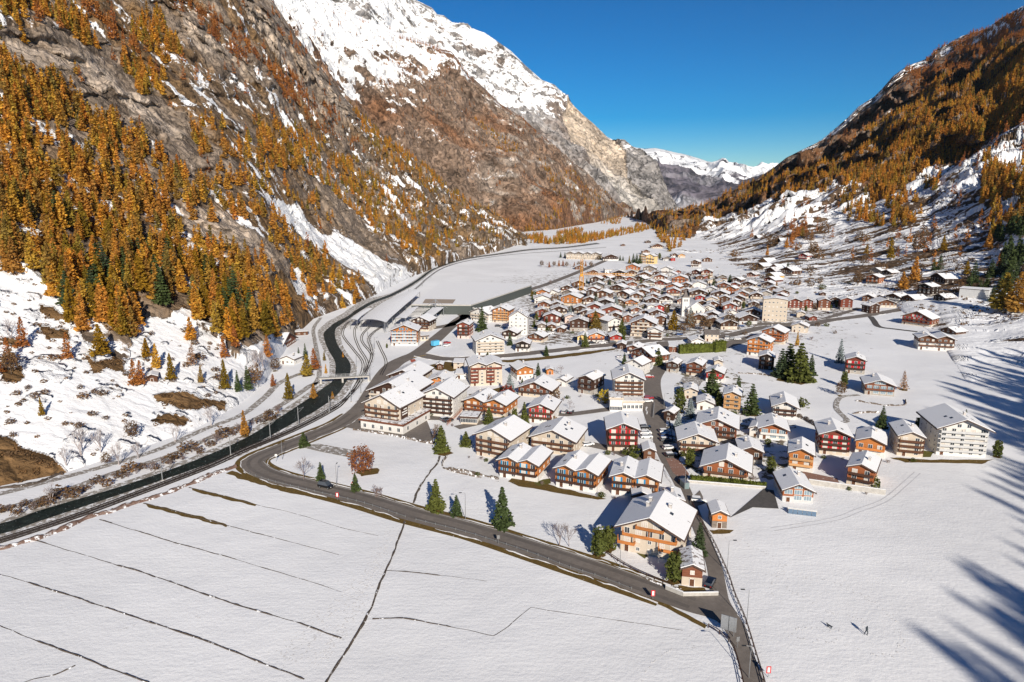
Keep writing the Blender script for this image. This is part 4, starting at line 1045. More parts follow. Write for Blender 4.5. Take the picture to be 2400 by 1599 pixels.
# ------------------------------------------------------------------ buildings
def wood(name, col):
    m, t, b = mat(name); tc = N(t, 'ShaderNodeTexCoord')
    mp = N(t, 'ShaderNodeMapping'); mp.inputs['Scale'].default_value = (.35, .35, 4.5); t.links.new(tc.outputs['Object'], mp.inputs['Vector'])
    n = noise_node(t, 1.6, 5, .6, mp.outputs[0]); oi = N(t, 'ShaderNodeObjectInfo')
    f = math_(t, 'MULTIPLY', maprange(t, n.outputs[0], .3, .7, .7, 1.3), maprange(t, oi.outputs['Random'], 0, 1, .82, 1.18, False))
    sc = N(t, 'ShaderNodeVectorMath'); sc.operation = 'SCALE'; sc.inputs[0].default_value = col; t.links.new(f, sc.inputs['Scale'])
    t.links.new(sc.outputs[0], b.inputs['Base Color']); b.inputs['Roughness'].default_value = .8; b.inputs['Specular IOR Level'].default_value = .2
    bump(t, b, n.outputs[0], .5, .04); return m
W = {k: wood('wood_'+k, c) for k, c in dict(black=(.028, .018, .014), dark=(.055, .027, .018), brown=(.105, .047, .026), red=(.17, .045, .028), redbrown=(.16, .06, .034),
     orange=(.42, .155, .045), rust=(.30, .10, .04), tan=(.46, .26, .12), yellow=(.58, .36, .12), grey=(.20, .165, .14), crimson=(.34, .035, .03)).items()}
PL = {k: simple('plaster_'+k, c, .9, .06, .8, .02) for k, c in dict(white=(.62, .60, .57), cream=(.52, .445, .36), beige=(.50, .41, .33), pink=(.62, .47, .42), stone=(.34, .31, .275), grey=(.48, .48, .48), yellow=(.72, .50, .20), orange=(.62, .22, .08)).items()}
COL = dict(W); COL.update({'p_'+k: v for k, v in PL.items()})
def snowm(name, thr):
    m, t, b = mat(name); tc = N(t, 'ShaderNodeTexCoord'); n = noise_node(t, .9, 6, .65, tc.outputs['Object'])
    oi = N(t, 'ShaderNodeObjectInfo'); h = math_(t, 'ADD', n.outputs[0], maprange(t, oi.outputs['Random'], 0, 1, -.05, .04, False))
    c = mixc(t, maprange(t, h, thr, thr+.05), SNOW, (.22, .18, .16)); t.links.new(c, b.inputs['Base Color'])
    b.inputs['Roughness'].default_value = .7; bump(t, b, n.outputs[0], .5, .12); return m
M_RSNOW = snowm('roof_snow', .655)
M_RSNOWT = snowm('thin_roof_snow', .56)
M_ROOF = simple('roof_boards', (.085, .055, .045), .8, .2, 2.)
M_SLATE = simple('roof_slates', (.15, .13, .12), .8, .3, 1.5)
m, t, b = mat('glass'); b.inputs['Base Color'].default_value = (.05, .06, .075, 1); b.inputs['Roughness'].default_value = .12; b.inputs['Specular IOR Level'].default_value = .8; M_GLASS = m
m, t, b = mat('bright_glass'); b.inputs['Base Color'].default_value = (.20, .27, .32, 1); b.inputs['Roughness'].default_value = .2; M_GLASSB = m
M_FRAME = simple('window_frame_white', (.74, .72, .68), .6, .04)
M_CURT = simple('curtain', (.55, .50, .45), .9, .1)
M_CHIM = simple('chimney_plaster', (.45, .42, .40), .9, .1)
M_METAL = simple('dark_metal', (.05, .05, .052), .5, .1, metal=.5)
M_GALV = simple('galvanised_steel', (.38, .39, .40), .45, .1, metal=.7)
SH = {'red': simple('shutter_red', (.50, .018, .03), .6, .1), 'blue': simple('shutter_blue', (.03, .22, .42), .6, .1), 'brown': simple('shutter_brown', (.12, .05, .03), .7, .1), 'green': simple('shutter_green', (.06, .18, .08), .7, .1), 'white': M_FRAME}

class MB:
    def __init__(s): s.v = []; s.f = []; s.m = []; s.mats = []
    def mi(s, m):
        if m not in s.mats: s.mats.append(m)
        return s.mats.index(m)
    def poly(s, pts, faces, m):
        o = len(s.v); s.v += [tuple(p) for p in pts]; k = s.mi(m)
        for f in faces: s.f.append([o+i for i in f]); s.m.append(k)
    def box(s, x0, x1, y0, y1, z0, z1, m):
        s.poly([(x0, y0, z0), (x1, y0, z0), (x1, y1, z0), (x0, y1, z0), (x0, y0, z1), (x1, y0, z1), (x1, y1, z1), (x0, y1, z1)],
               [(0, 3, 2, 1), (4, 5, 6, 7), (0, 1, 5, 4), (1, 2, 6, 5), (2, 3, 7, 6), (3, 0, 4, 7)], m)
    def prism(s, prof, y0, y1, m):
        """profile in x, z swept along y"""
        n = len(prof); s.poly([(x, y0, z) for x, z in prof]+[(x, y1, z) for x, z in prof],
            [tuple(range(n)), tuple(range(2*n-1, n-1, -1))]+[(i, n+i, n+(i+1) % n, (i+1) % n) for i in range(n)], m)
    def cyl(s, p0, p1, r0, r1, m, k=6):
        v, f = tube(p0, p1, r0, r1, k); s.poly(v, [tuple(q) for q in f]+[tuple(range(k-1, -1, -1)), tuple(range(k, 2*k))], m)
    def mesh(s, name):
        me = bpy.data.meshes.new(name); me.from_pydata(s.v, [], s.f)
        for m in s.mats: me.materials.append(m)
        me.polygons.foreach_set('material_index', s.m); me.update(); return me
    def obj(s, name, parent=None, loc=None):
        o = link(name, s.mesh(name), parent, None, loc); return o
def window_mesh(w, h, pane=M_GLASS, div=1):
    f = MB(); t_ = .09
    f.box(-w/2, w/2, -.05, .03, 0, t_, M_FRAME); f.box(-w/2, w/2, -.05, .03, h-t_, h, M_FRAME)
    f.box(-w/2, -w/2+t_, -.05, .03, t_, h-t_, M_FRAME); f.box(w/2-t_, w/2, -.05, .03, t_, h-t_, M_FRAME)
    for i in range(1, div+1): x = -w/2+w*i/(div+1); f.box(x-.035, x+.035, -.045, .02, t_, h-t_, M_FRAME)
    f.box(-w/2+t_, w/2-t_, -.025, 0, t_, h-t_, pane)
    return f.mesh('window')
WIN = {'s': window_mesh(.95, 1.0), 'sc': window_mesh(.95, 1.0, M_CURT), 'd': window_mesh(1.35, 1.6, M_GLASS), 'dc': window_mesh(1.5, 1.6, M_CURT, 2), 'w': window_mesh(1.25, 1.05), 'b': window_mesh(2.2, 1.7, M_GLASSB, 2)}
def shutter_mesh(m, h):
    f = MB(); f.box(-.27, .27, -.07, -.005, 0, h, m); return f.mesh('shutter')
SHM = {k: (shutter_mesh(m, 1.02), shutter_mesh(m, 1.6)) for k, m in SH.items()}
ch = MB(); ch.box(-.35, .35, -.35, .35, -1.2, 1.0, M_CHIM); ch.box(-.45, .45, -.45, .45, 1.0, 1.12, M_SLATE); ch.box(-.4, .4, -.4, .4, 1.12, 1.3, M_RSNOW); CHM = ch.mesh('chimney')
sk = MB(); sk.box(-.45, .45, -.6, .6, 0, .1, M_METAL); sk.box(-.37, .37, -.52, .52, .1, .12, M_GLASS); SKM = sk.mesh('skylight')
dr = MB(); dr.box(-.5, .5, -.06, .02, 0, 1.7, W['brown']); dr.box(-.6, -.5, -.08, .02, 0, 1.8, M_FRAME); dr.box(.5, .6, -.08, .02, 0, 1.8, M_FRAME); dr.box(-.6, .6, -.08, .02, 1.7, 1.8, M_FRAME); DRM = dr.mesh('door')
gd = MB(); gd.box(-1.3, 1.3, -.06, .02, 0, 1.8, W['brown']); gd.box(-1.4, -1.3, -.08, .02, 0, 1.85, M_FRAME); gd.box(1.3, 1.4, -.08, .02, 0, 1.85, M_FRAME); GDM = gd.mesh('garage_door')

def gable_profile(x0, x1, zb, ze, rise): return [(x0, zb), (x1, zb), (x1, ze), ((x0+x1)/2, ze+rise), (x0, ze)]
def solve_h(P, vE):
    lo, hi = 1., 30.
    for _ in range(30):
        mid = (lo+hi)/2; u, v, fw = project(P.x, P.y, P.z+mid)
        if v > vE: lo = mid
        else: hi = mid
    return lo
HOUSES = []
def house(uL, vL, uR, vR, vE, dep=None, lower='p_white', upper='brown', split=.35, bal=1, balc=None, shut=None, twin=False, pitch=22, snow='full', eave_front=False,
          name='chalet', cat='chalet', label=None, group='chalets of the village', lod=0, over=None, chim=1, sky=1, win='s', fh=1.95, segs=None, garage=False, flat=False, solid_bal=True, wide_bal=.94, twin_off=0., rl=True):
    Pl = ground(uL, vL); Pr = ground(uR, vR)
    if lod and abs(Pl.z) < .1:      # distant fronts: keep the facade nearly square to the measured width
        pass
    d = Vector((Pr.x-Pl.x, Pr.y-Pl.y)); w = max(d.length, 3.); yaw = math.atan2(d.y, d.x)
    h = solve_h(Pl, vE); h = max(h, 2.4)
    z0 = min(Pl.z, Pr.z); slope = max(Pl.z, Pr.z) > .2
    dep = dep or min(max(w*.95, 7), 14)
    root = empty(name, (Pl.x, Pl.y, z0), yaw)
    HOUSES.append((root, (uL+uR)/2, (vL+vE)/2)); root['hw'] = w; root['hh'] = h; 
    ns = max(1, int(round(h/fh))); fh = h/ns
    ov = over if over is not None else (1.3 if w > 9 else .8); zb = -4. if slope else -.3
    balc = balc or upper; hs = fh*max(1, round(ns*split)) if split > 0 else 0
    if split >= 1: hs = h
    ml = COL[lower]; mu = COL[upper]
    mods = [(0, w)] if not twin else [(0, w*.5), (w*.5, w)]
    if eave_front:
        rise = math.tan(math.radians(pitch))*dep/2
        f = MB(); f.box(0, w, 0, dep, zb, hs if hs < h else h, ml)
        f.obj('wall', root)
        prof = [(0, hs if hs < h else h), (dep, hs if hs < h else h), (dep, h), (dep/2, h+rise), (0, h)]
        f = MB(); f.v = []; n = 5
        f.poly([(.02, y, z) for y, z in prof]+[(w-.02, y, z) for y, z in prof], [tuple(range(4, -1, -1)), tuple(range(5, 10))]+[(i, (i+1) % n, n+(i+1) % n, n+i) for i in range(n)], mu if hs < h else ml)
        f.obj('upper_wall', root)
        k = math.tan(math.radians(pitch))
        def slabs(nm, z_off, th, o1, o2, m):
            f = MB()
            for a, b_, s in ((-o1, dep/2, 1), (dep/2, dep+o1, -1)):
                za = h+k*(a if s > 0 else dep-a)+z_off; zb_ = h+k*(b_ if s > 0 else dep-b_)+z_off
                f.poly([(-o2, a, za), (w+o2, a, za), (w+o2, b_, zb_), (-o2, b_, zb_), (-o2, a, za+th), (w+o2, a, za+th), (w+o2, b_, zb_+th), (-o2, b_, zb_+th)],
                       [(0, 3, 2, 1), (4, 5, 6, 7), (0, 1, 5, 4), (1, 2, 6, 5), (2, 3, 7, 6), (3, 0, 4, 7)], m)
            return f.obj(nm, root)
        slabs('roof', 0, .22, ov*.7, ov*.6, M_SLATE if snow == 'none' else M_ROOF)
        if snow != 'none': slabs('roof_snow', .23, .18, ov*.7-.12, ov*.6-.12, M_RSNOW)
        mods_r = []
    elif flat:
        f = MB(); f.box(0, w, 0, dep, zb, h, ml if split >= .5 else mu); f.obj('wall', root)
        f = MB(); f.box(-.4, w+.4, -.5, dep+.4, h, h+.25, M_ROOF); f.obj('roof', root)
        if snow != 'none': f = MB(); f.box(-.3, w+.3, -.4, dep+.3, h+.25, h+.42, M_RSNOW); f.obj('roof_snow', root)
        mods_r = []; rise = 0
    else:
        k = math.tan(math.radians(pitch)); rise = k*(mods[0][1]-mods[0][0])/2
        if hs > 0:
            f = MB()
            for (a, b_), oy in zip(mods, (0, twin_off)): f.box(a, b_, oy, dep, zb, min(hs, h), ml)
            f.obj('wall', root)
        for (a, b_), oy in zip(mods, (0, twin_off)):
            zb2 = hs if hs > 0 else zb
            f = MB(); f.prism(gable_profile(a+.03 if hs < h else a, b_-.03 if hs < h else b_, min(zb2, h), h, rise), oy+(.03 if hs < h else 0), dep, mu if hs < h else ml); f.obj('gable_wall', root)
        for mi_, (a, b_) in enumerate(mods):
            oy = twin_off if mi_ else 0
            for nm, zo, th, m, o1, o2 in (('roof', 0., .34, M_SLATE if snow == 'none' else M_ROOF, ov*.75, ov), ('roof_snow', .35, .17, M_RSNOWT if snow == 'thin' else M_RSNOW, ov*.75-.2, ov-.24)):
                if nm == 'roof_snow' and snow == 'none': continue
                f = MB(); mid = (a+b_)/2
                la = a-(o1 if not (twin and mi_ == 1) else 0.); rb = b_+(o1 if not (twin and mi_ == 0) else 0.)
                za = h-k*(a-la)+zo; zr = h-k*(rb-b_)+zo; zm = h+rise+zo
                f.prism([(la, za), (mid, zm), (mid, zm+th), (la, za+th)][::-1], oy-o2, dep+.7-(.13 if nm != 'roof' else 0), m)
                f.prism([(mid, zm), (rb, zr), (rb, zr+th), (mid, zm+th)][::-1], oy-o2, dep+.7-(.13 if nm != 'roof' else 0), m)
                f.obj(nm, root)
        mods_r = mods
    # openings
    wz = min(1., fh/2.1)
    def put(me, nm, x, y, z, rz=0, lab=None):
        o = link(nm, me, root, loc=(x, y, z)); o.rotation_euler = (0, 0, rz); o.scale = (1, 1, wz); return o
    gapx = 2.7 if lod == 0 else 3.2
    for mi_, (a, b_) in enumerate(mods):
        oy = twin_off if mi_ else 0
        mw = b_-a; nw = max(1, int((mw-.8)/gapx+.35))
        for s in range(ns+(1 if (rise > 1.9 and not eave_front and lod == 0) else 0)):
            ww = mw if s < ns else mw*.42; n_ = nw if s < ns else max(1, nw//2)
            if lod == 0 and rise <= 1.9 and s >= ns: continue
            for i in range(n_):
                x = (a+b_)/2+(i-(n_-1)/2)*(ww/(n_+.15))
                hasb = s > 0 and bal and not (segs and s < ns-1 and not any(q[0] <= (x-a)/mw <= q[1] for q in segs))
                if s == 0 and i == 0 and not garage: put(DRM, 'door', x, oy-.01, 0); continue
                if s == 0 and garage: put(GDM, 'garage_door', x, oy-.01, 0); continue
                me = WIN['b'] if win == 'b' else (WIN[random.choice(('d', 'dc', 'd'))] if hasb else WIN[random.choice(('s', 's', 'sc', 'w'))])
                put(me, 'window', x, oy-.01, s*fh+(.25 if hasb else .65))
                if shut and (s > 0 or not bal) and not (shut == 'blue' and i % 2):
                    sm = SHM[shut][1 if hasb else 0]; hw_ = 1.02 if hasb else .76
                    for sg in (-1, 1): put(sm, 'shutter', x+sg*hw_, oy-.01, s*fh+(.25 if hasb else .65))
        if bal:
            top = ns+(1 if (rise > 2.2 and bal > 1) else 0)
            for s in range(1, top):
              if bal == 1 and s > 1 and s % 2 == 0 and lod: continue
              for sa, sb in (segs if segs and s < ns-1 else [(.5-wide_bal/2, .5+wide_bal/2)] if s < ns else [(.27, .73)]):
                x0, x1 = a+mw*sa, a+mw*sb; bw = x1-x0; c_ = (x0+x1)/2; f = MB(); z = s*fh; bd = 1.15
                f.box(x0, x1, oy-bd, oy, z, z+.16, COL[balc])
                if solid_bal:
                    f.box(x0, x1, oy-bd-.06, oy-bd+.02, z+.1, z+.85, COL[balc])
                else:
                    n_ = int(bw/.45); f.box(x0, x1, oy-bd-.03, oy-bd+.03, z+.8, z+.88, COL[balc])
                    for q in range(n_+1): xx = x0+bw*q/n_; f.box(xx-.07, xx+.07, oy-bd-.02, oy-bd+.02, z+.1, z+.8, COL[balc])
                for xx in (x0, x1): f.box(xx-.05, xx+.05, oy-bd, oy, z+.16, z+.82, COL[balc])
                if lod == 0:
                    for q in (x0+.1, x1-.1) if bw < 9 else (x0+.1, c_, x1-.1): f.box(q-.09, q+.09, oy-bd-.02, oy-bd+.14, z+.85, min(z+fh, h-.1)+0., COL[upper] if hs < h else COL[balc])
                f.obj('balcony', root)
    # windows on the flank that can be seen
    cx, cy = Pl.x, Pl.y
    for side, nx in ((0, -1), (w, 1)):
        nv = Vector((nx*math.cos(yaw), nx*math.sin(yaw))); mid = Vector((Pl.x+math.cos(yaw)*side, Pl.y+math.sin(yaw)*side))
        if nv.dot(-mid) > .10*mid.length and not lod or (lod and nv.dot(-mid) > .25*mid.length):
            nk = max(1, int(dep/3.6))
            for s in range(ns):
                for i in range(nk):
                    y = (i+.5)*dep/nk
                    put(WIN[random.choice(('s', 's', 'sc'))], 'window', side+(.0 if nx > 0 else 0)+nx*.01, y, s*fh+.65, math.pi/2*(1 if nx > 0 else -1))
    if rise > 0 and not eave_front:
        k = math.tan(math.radians(pitch))
        for c_ in range(chim):
            a, b_ = mods[c_ % len(mods)]; x = (a+b_)/2+(b_-a)*random.choice((-.16, .14, .2)); y = dep*random.uniform(.35, .75)
            link('chimney', CHM, root, loc=(x, y, h+rise-k*abs(x-(a+b_)/2)+.5))
        if lod == 0:
            for c_ in range(sky):
                a, b_ = mods[c_ % len(mods)]; sg = random.choice((-1, 1)); x = (a+b_)/2+sg*(b_-a)*random.uniform(.14, .3); y = dep*random.uniform(.2, .7)
                o = link('skylight', SKM, root, loc=(x, y, h+rise-k*abs(x-(a+b_)/2)+.46)); o.rotation_euler = (0, math.radians(pitch)*sg, 0)
    tag(root, label, cat, group); return root

# ------------------------------------------------------------------ the village: near houses one by one
H = house
APT = dict(fh=1.72,name='apartment_building', cat='apartment building', group='apartment buildings')
H(1453,1288,1592,1318,1228,15,'p_cream','orange',1,2,'orange',None,pitch=25,over=1.8,solid_bal=True,wide_bal=.9,segs=[(-.03,.26),(.66,1.04)],fh=2.2,chim=3,sky=5,label='large cream chalet with bright orange balconies beside the main road fork',name='apartment_building',cat='apartment building')
H(1597,1371,1645,1376,1331,7.5,'p_cream','redbrown',.55,0,pitch=24,chim=0,sky=0,snow='thin',label='small house with cream base and brown wooden top at the road junction',name='house',cat='house')
H(1668,1237,1703,1239,1205,6,'grey','orange',.3,0,pitch=26,chim=0,sky=0,label='small orange-brown timber barn alone right of the fenced lane',name='barn',cat='barn')
H(1433,1158,1541,1170,1115,12,'p_white','orange',.35,1,'dark','blue',True,label='twin-gabled chalet with blue shutters just behind the large cream chalet')
H(1303,1139,1398,1156,1096,12,'p_white','orange',.35,1,'dark','blue',True,label='middle of three twin-gabled chalets with dark balconies above the snowy meadow')
H(1171,1117,1260,1131,1077,12,'p_white','orange',.35,1,'dark','blue',True,label='leftmost twin-gabled chalet with bright blue shutters and garage above the meadow')
H(1117,1066,1196,1081,1017,15,'p_cream','brown',1,1,'brown',label='four-storey cream block with brown balconies behind the leftmost twin chalet',pitch=23,**APT)
H(1245,1057,1347,1070,1023,14,'p_cream','p_cream',1,1,'brown',label='wide cream block with brown balconies and many roof windows left of the red-shuttered chalet',sky=5,**APT)
H(1424,1057,1494,1059,1005,12,'p_cream','red',.3,1,'dark','red',sky=0,label='dark red timber chalet with red shutters and white windows facing the snowy garden')
H(1508,1080,1535,1081,1057,6,'grey','brown',0,0,pitch=25,chim=0,sky=0,snow='full',label='small brown timber barn beside the lane left of the red paving',name='barn',cat='barn')
H(1483,1180,1525,1182,1170,7,'p_stone','brown',0,0,chim=0,label='low snow-covered shed squeezed behind the large cream chalet',name='shed',cat='shed')
H(1567,1192,1602,1193,1174,7,'p_white','brown',.5,0,chim=1,label='small snowy-roofed annex by the lane behind the large cream chalet',name='shed',cat='shed')
H(1591,1063,1676,1068,1031,12,'p_cream','p_cream',1,1,'brown',label='low cream chalet with long brown balcony right of the parked cars')
H(1632,1030,1725,1040,995,14,'p_cream','redbrown',.25,1,'dark',label='broad red-brown timber chalet behind the low cream chalet',sky=4,chim=2)
H(1647,1119,1752,1133,1090,13,'p_cream','rust',.4,1,'brown',pitch=24,over=1.7,label='wide chalet with rust-brown gable balconies behind the low green hedge')
H(1732,1086,1786,1090,1057,10,'p_stone','brown',.3,1,'dark',label='brown chalet with cut-away roof left of the orange timber house')
H(1846,1101,1904,1109,1061,11,'p_white','orange',.12,1,'tan',pitch=24,label='bright orange timber chalet in front of the second red-shuttered chalet')
H(1919,1063,1990,1070,1017,12,'p_cream','red',.27,1,'dark','red',label='dark red chalet with red shutters in the eastern row below the fields')
H(1833,1175,1905,1180,1149,12,'p_grey','rust',.45,0,win='b',pitch=25,label='modern grey and timber house with large glazing at the driveway end')
H(1694,964,1734,968,925,10,'p_stone','tan',.12,1,'tan',label='tan timber chalet with three wooden balconies between two tall spruces')
H(1811,979,1866,984,951,14,'p_white','p_white',1,1,'dark',pitch=24,over=1.5,label='modern white chalet with dark balconies standing alone by the snowfield')
H(1779,1028,1844,1034,1003,12,'p_white','rust',.5,1,'p_white',win='b',label='white and rust chalet with large windows below the modern white chalet')
H(1756,1022,1783,1026,1003,8,'p_white','rust',.8,0,chim=0,label='small white annex with snowy roof left of the white and rust chalet',name='house',cat='house')
H(1633,960,1673,963,945,9,'p_white','p_white',1,0,label='small plain white house with snow roof behind the broad red-brown chalet',name='house',cat='house')
H(1603,934,1634,936,915,9,'p_cream','p_cream',1,0,label='small cream house left of the huge spruce',name='house',cat='house')
H(1555,983,1578,987,966,6,'grey','dark',0,0,chim=0,sky=0,label='small dark barn beside the lane left of the frosted spruce',name='barn',cat='barn')
H(1562,871,1587,874,851,8,'p_stone','dark',.25,1,'dark',label='narrow dark timber chalet at the lane corner')
H(1608,878,1644,882,854,11,'p_cream','redbrown',.3,1,'redbrown',label='brown chalet with cream ground floor right of the narrow dark chalet')
H(1674,859,1693,860,847,7,'p_cream','brown',.6,0,chim=0,label='little cream house behind the chalet with red balcony',name='house',cat='house')
H(1654,894,1695,898,873,10,'p_white','red',.3,1,'crimson','red',label='chalet with crimson balcony hidden behind the huge spruce')
H(1777,865,1813,868,836,10,'black','black',0,1,'dark',label='almost black timber house left of the spruce grove')
H(1750,831,1802,837,797,10,'p_white','orange',.15,1,'orange',label='light orange timber chalet with long balconies behind the black house')
H(1784,802,1836,808,775,11,'p_cream','rust',.12,1,'rust',label='reddish orange chalet in front of the white five-storey block')
H(1855,778,1892,781,763,8,'p_cream','p_cream',.9,0,label='small cream house with stone base right of the reddish orange chalet',name='house',cat='house')
H(1983,1134,2046,1147,1094,12,'p_cream','rust',.35,1,'dark',label='dark and orange chalet lowest in the eastern row above the retaining wall')
H(2003,1064,2072,1075,1033,12,'p_white','orange',.25,1,'orange',label='chalet with light timber front and ribbed snowy roof left of the white balcony house')
H(2101,1067,2162,1073,1022,13,'p_cream','p_cream',1,1,'brown',label='white house with brown balconies left of the big apartment block',name='apartment_building',cat='apartment building')
H(2193,1065,2309,1073,1001,17,'p_white','p_white',1,1,'p_grey',pitch=23,over=1.8,sky=4,label='large white five-storey apartment block at the edge of the shadow',**APT)
H(2026,924,2095,930,900,12,'p_stone','redbrown',.45,1,'redbrown',win='b',pitch=20,label='wide chalet with glass front alone on the upper snowfield')
H(1981,874,2026,878,843,10,'p_stone','red',.25,1,'dark','red',label='dark chalet with red flowers beside the tall thin pine')
H(2151,819,2235,822,792,12,'p_white','brown',.5,1,'brown',None,True,label='twin-gabled white and brown chalet at the foot of the shaded slope')
H(2203,784,2240,787,772,9,'p_stone','brown',.3,0,label='small brown house behind the twin chalet near the shaded slope',name='house',cat='house')
H(2113,759,2182,764,740,12,'p_cream','redbrown',.25,1,'redbrown','red',pitch=24,label='wide chalet with red and pink shutters on the upper terrace')
H(1786,752,1843,755,702,13,'p_cream','p_cream',1,0,pitch=8,over=.4,chim=1,sky=0,label='plain cream five-storey block with small square windows',**{**APT,'fh':2.9})
# along the bend and the station road
H(858,998,939,1010,943,17,'p_cream','p_cream',1,1,'brown',pitch=26,over=1.4,chim=2,sky=3,fh=1.8,label='four-storey cream hotel with brown balconies at the road bend',name='hotel',cat='hotel')
H(988,973,1063,980,924,16,'p_white','p_white',1,1,'dark',pitch=24,label='white block with dark balconies right of the hotel at the bend',sky=2,**APT)
H(866,950,965,960,915,20,'p_cream','dark',.7,1,'p_cream',pitch=23,label='long cream building with snowy roof directly behind the hotel',sky=3,**APT)
H(912,905,980,910,880,18,'p_cream','dark',.8,0,pitch=22,label='rearmost large cream building of the hotel group',sky=3,**APT)
H(1002,911,1057,913,893,11,'p_white','orange',.5,0,label='chalet with orange gable behind the white block with dark balconies')
H(1090,967,1185,979,938,13,'p_cream','orange',.3,1,'redbrown',None,True,label='twin-gabled orange timber chalet above the glazed shed',chim=2)
H(1239,989,1295,994,956,12,'p_white','redbrown',.7,1,'brown','red',label='white chalet with red shutters in the middle of the gardens')
H(1103,905,1177,902,858,14,'p_cream','p_cream',1,1,'red',None,True,segs=[(0,.5)],label='cream twin block with red balconies beside the cross road',**APT)
H(1212,891,1250,888,868,11,'p_white','orange',.45,0,label='white chalet with orange gable behind the round snowy garden')
H(1281,878,1297,878,871,5,'orange','orange',0,0,chim=0,sky=0,label='tiny orange-red shed on the snowfield',name='shed',cat='shed')
H(1215,927,1292,935,908,12,'p_cream','redbrown',.3,1,'dark',label='wide low red-brown chalet below the cream twin block',sky=3)
H(1302,903,1326,906,893,8,'p_white','brown',.5,0,label='small house attached behind the wide low red-brown chalet',name='house',cat='house')
H(1355,920,1390,926,886,11,'p_stone','dark',.2,1,'dark',label='tall dark brown timber chalet left of the white stepped hotel')
H(1438,950,1507,952,888,14,'p_white','p_white',1,1,'brown',pitch=24,fh=1.75,label='white hotel with four rows of dark balconies and stepped terrace',name='hotel',cat='hotel')
H(1465,876,1504,882,851,10,'p_white','p_white',1,0,pitch=26,label='plain white house behind the white hotel',name='house',cat='house')
H(1482,843,1530,857,822,11,'p_white','redbrown',.2,1,'redbrown',label='red-brown chalet with white corner at the lane')
H(1470,828,1497,831,814,9,'p_white','redbrown',.2,1,'brown',label='brown chalet behind the red-brown chalet with white corner')
H(1446,818,1466,819,807,7,'dark','dark',0,0,chim=0,sky=0,label='small dark hut at the edge of the cross road',name='barn',cat='barn')
# beside the station
H(917,810,979,810,775,13,'p_white','orange',.25,1,'p_grey','blue',label='colourful apartment house with orange and grey-blue balconies near the station',sky=3)
H(965,775,1006,777,751,13,'p_cream','dark',.6,1,'brown',label='cream hotel with brown gable behind the colourful apartment house',name='hotel',cat='hotel')
H(1072,793,1100,794,761,11,'p_pink','red',.25,1,'dark',label='red-brown chalet with red awning beside the station road')
H(1104,750,1146,756,731,12,'p_white','p_white',1,1,'p_cream',label='white chalet with pale balconies left of the tall dark spruce')
H(1155,755,1192,757,726,13,'p_cream','orange',.25,1,'tan',label='orange gabled apartment house behind the tall dark spruce')
H(1193,784,1236,785,743,12,'p_white','p_white',1,0,pitch=32,snow='thin',over=.7,fh=2.2,label='tall white five-storey house with steep dark roof',name='house',cat='house')
H(1116,832,1182,829,799,13,'p_white','p_white',1,1,'p_cream',sky=4,label='broad white block with pale balconies beside the cross road',**APT)
H(1177,793,1211,795,779,10,'p_white','dark',.5,1,'dark',label='dark-roofed chalet between the broad white block and the tall white house')
H(1208,824,1241,825,806,9,'p_white','black',.4,1,'black',label='small black and white chalet right of the broad white block')
H(1237,800,1273,803,787,9,'p_cream','brown',.5,1,'redbrown',label='low chalet with brown balcony at the edge of the snowy plot')
H(1063,865,1086,865,851,9,'p_cream','p_cream',1,0,flat=True,label='small flat-roofed cream garage by the cross road',name='garage',cat='garage')
H(1068,888,1098,888,878,9,'p_white','p_white',1,0,flat=True,label='low flat-roofed building left of the cream twin block',name='garage',cat='garage')
H(1024,866,1038,866,859,5,'brown','brown',0,0,chim=0,label='tiny brown hay barn on the verge near the crossing',name='barn',cat='barn')
# left bank
H(656,800,694,801,792,7,'redbrown','redbrown',0,0,chim=0,label='low red-brown riverside hut at the foot of the larch slope',name='hut',cat='hut')
H(693,786,722,785,779,8,'brown','brown',0,0,flat=True,chim=0,label='flat-roofed riverside hut behind the red-brown one',name='hut',cat='hut')
H(658,853,690,855,841,8,'p_white','dark',.4,0,label='dark gabled house among trees on the left river bank',name='house',cat='house')
H(343,893,370,896,880,6,'brown','brown',0,0,chim=0,sky=0,label='lone little brown barn on the snowy left slope',name='barn',cat='barn')
# twin yellow and orange, cream house, sheds
H(1353,806,1376,807,789,10,'p_white','p_yellow',.4,0,label='yellow gabled house beside the cross road',name='house',cat='house')
H(1379,804,1416,804,787,11,'p_white','p_orange',.45,1,'red',label='orange and white house with parked cars beside the cross road',name='house',cat='house')
H(1430,803,1459,803,790,9,'p_cream','crimson',.45,0,label='low house with crimson gable left of the column conifer',name='house',cat='house')
H(1568,825,1588,826,813,8,'brown','redbrown',0,0,flat=True,chim=0,label='flat-roofed brown shed at the end of the tall green hedge',name='shed',cat='shed')
H(1652,800,1684,801,783,9,'p_cream','p_cream',1,0,eave_front=True,snow='none',label='cream house with bare dark roof beside the cross road',name='house',cat='house')
H(1620,809,1650,809,801,9,'p_white','p_white',1,0,label='low white building behind the tall green hedge',name='house',cat='house')
H(1477,788,1536,791,757,15,'p_cream','brown',.25,2,'p_cream',fh=1.9,label='large brown and cream chalet hotel left of the church trees',name='hotel',cat='hotel',sky=4,pitch=24)
H(1517,795,1551,797,775,10,'p_white','p_cream',1,1,'brown',label='white chalet in front of the large brown and cream hotel')
H(1535,768,1561,769,745,9,'p_stone','brown',.1,0,label='square dark brown house with rows of white windows',name='house',cat='house')

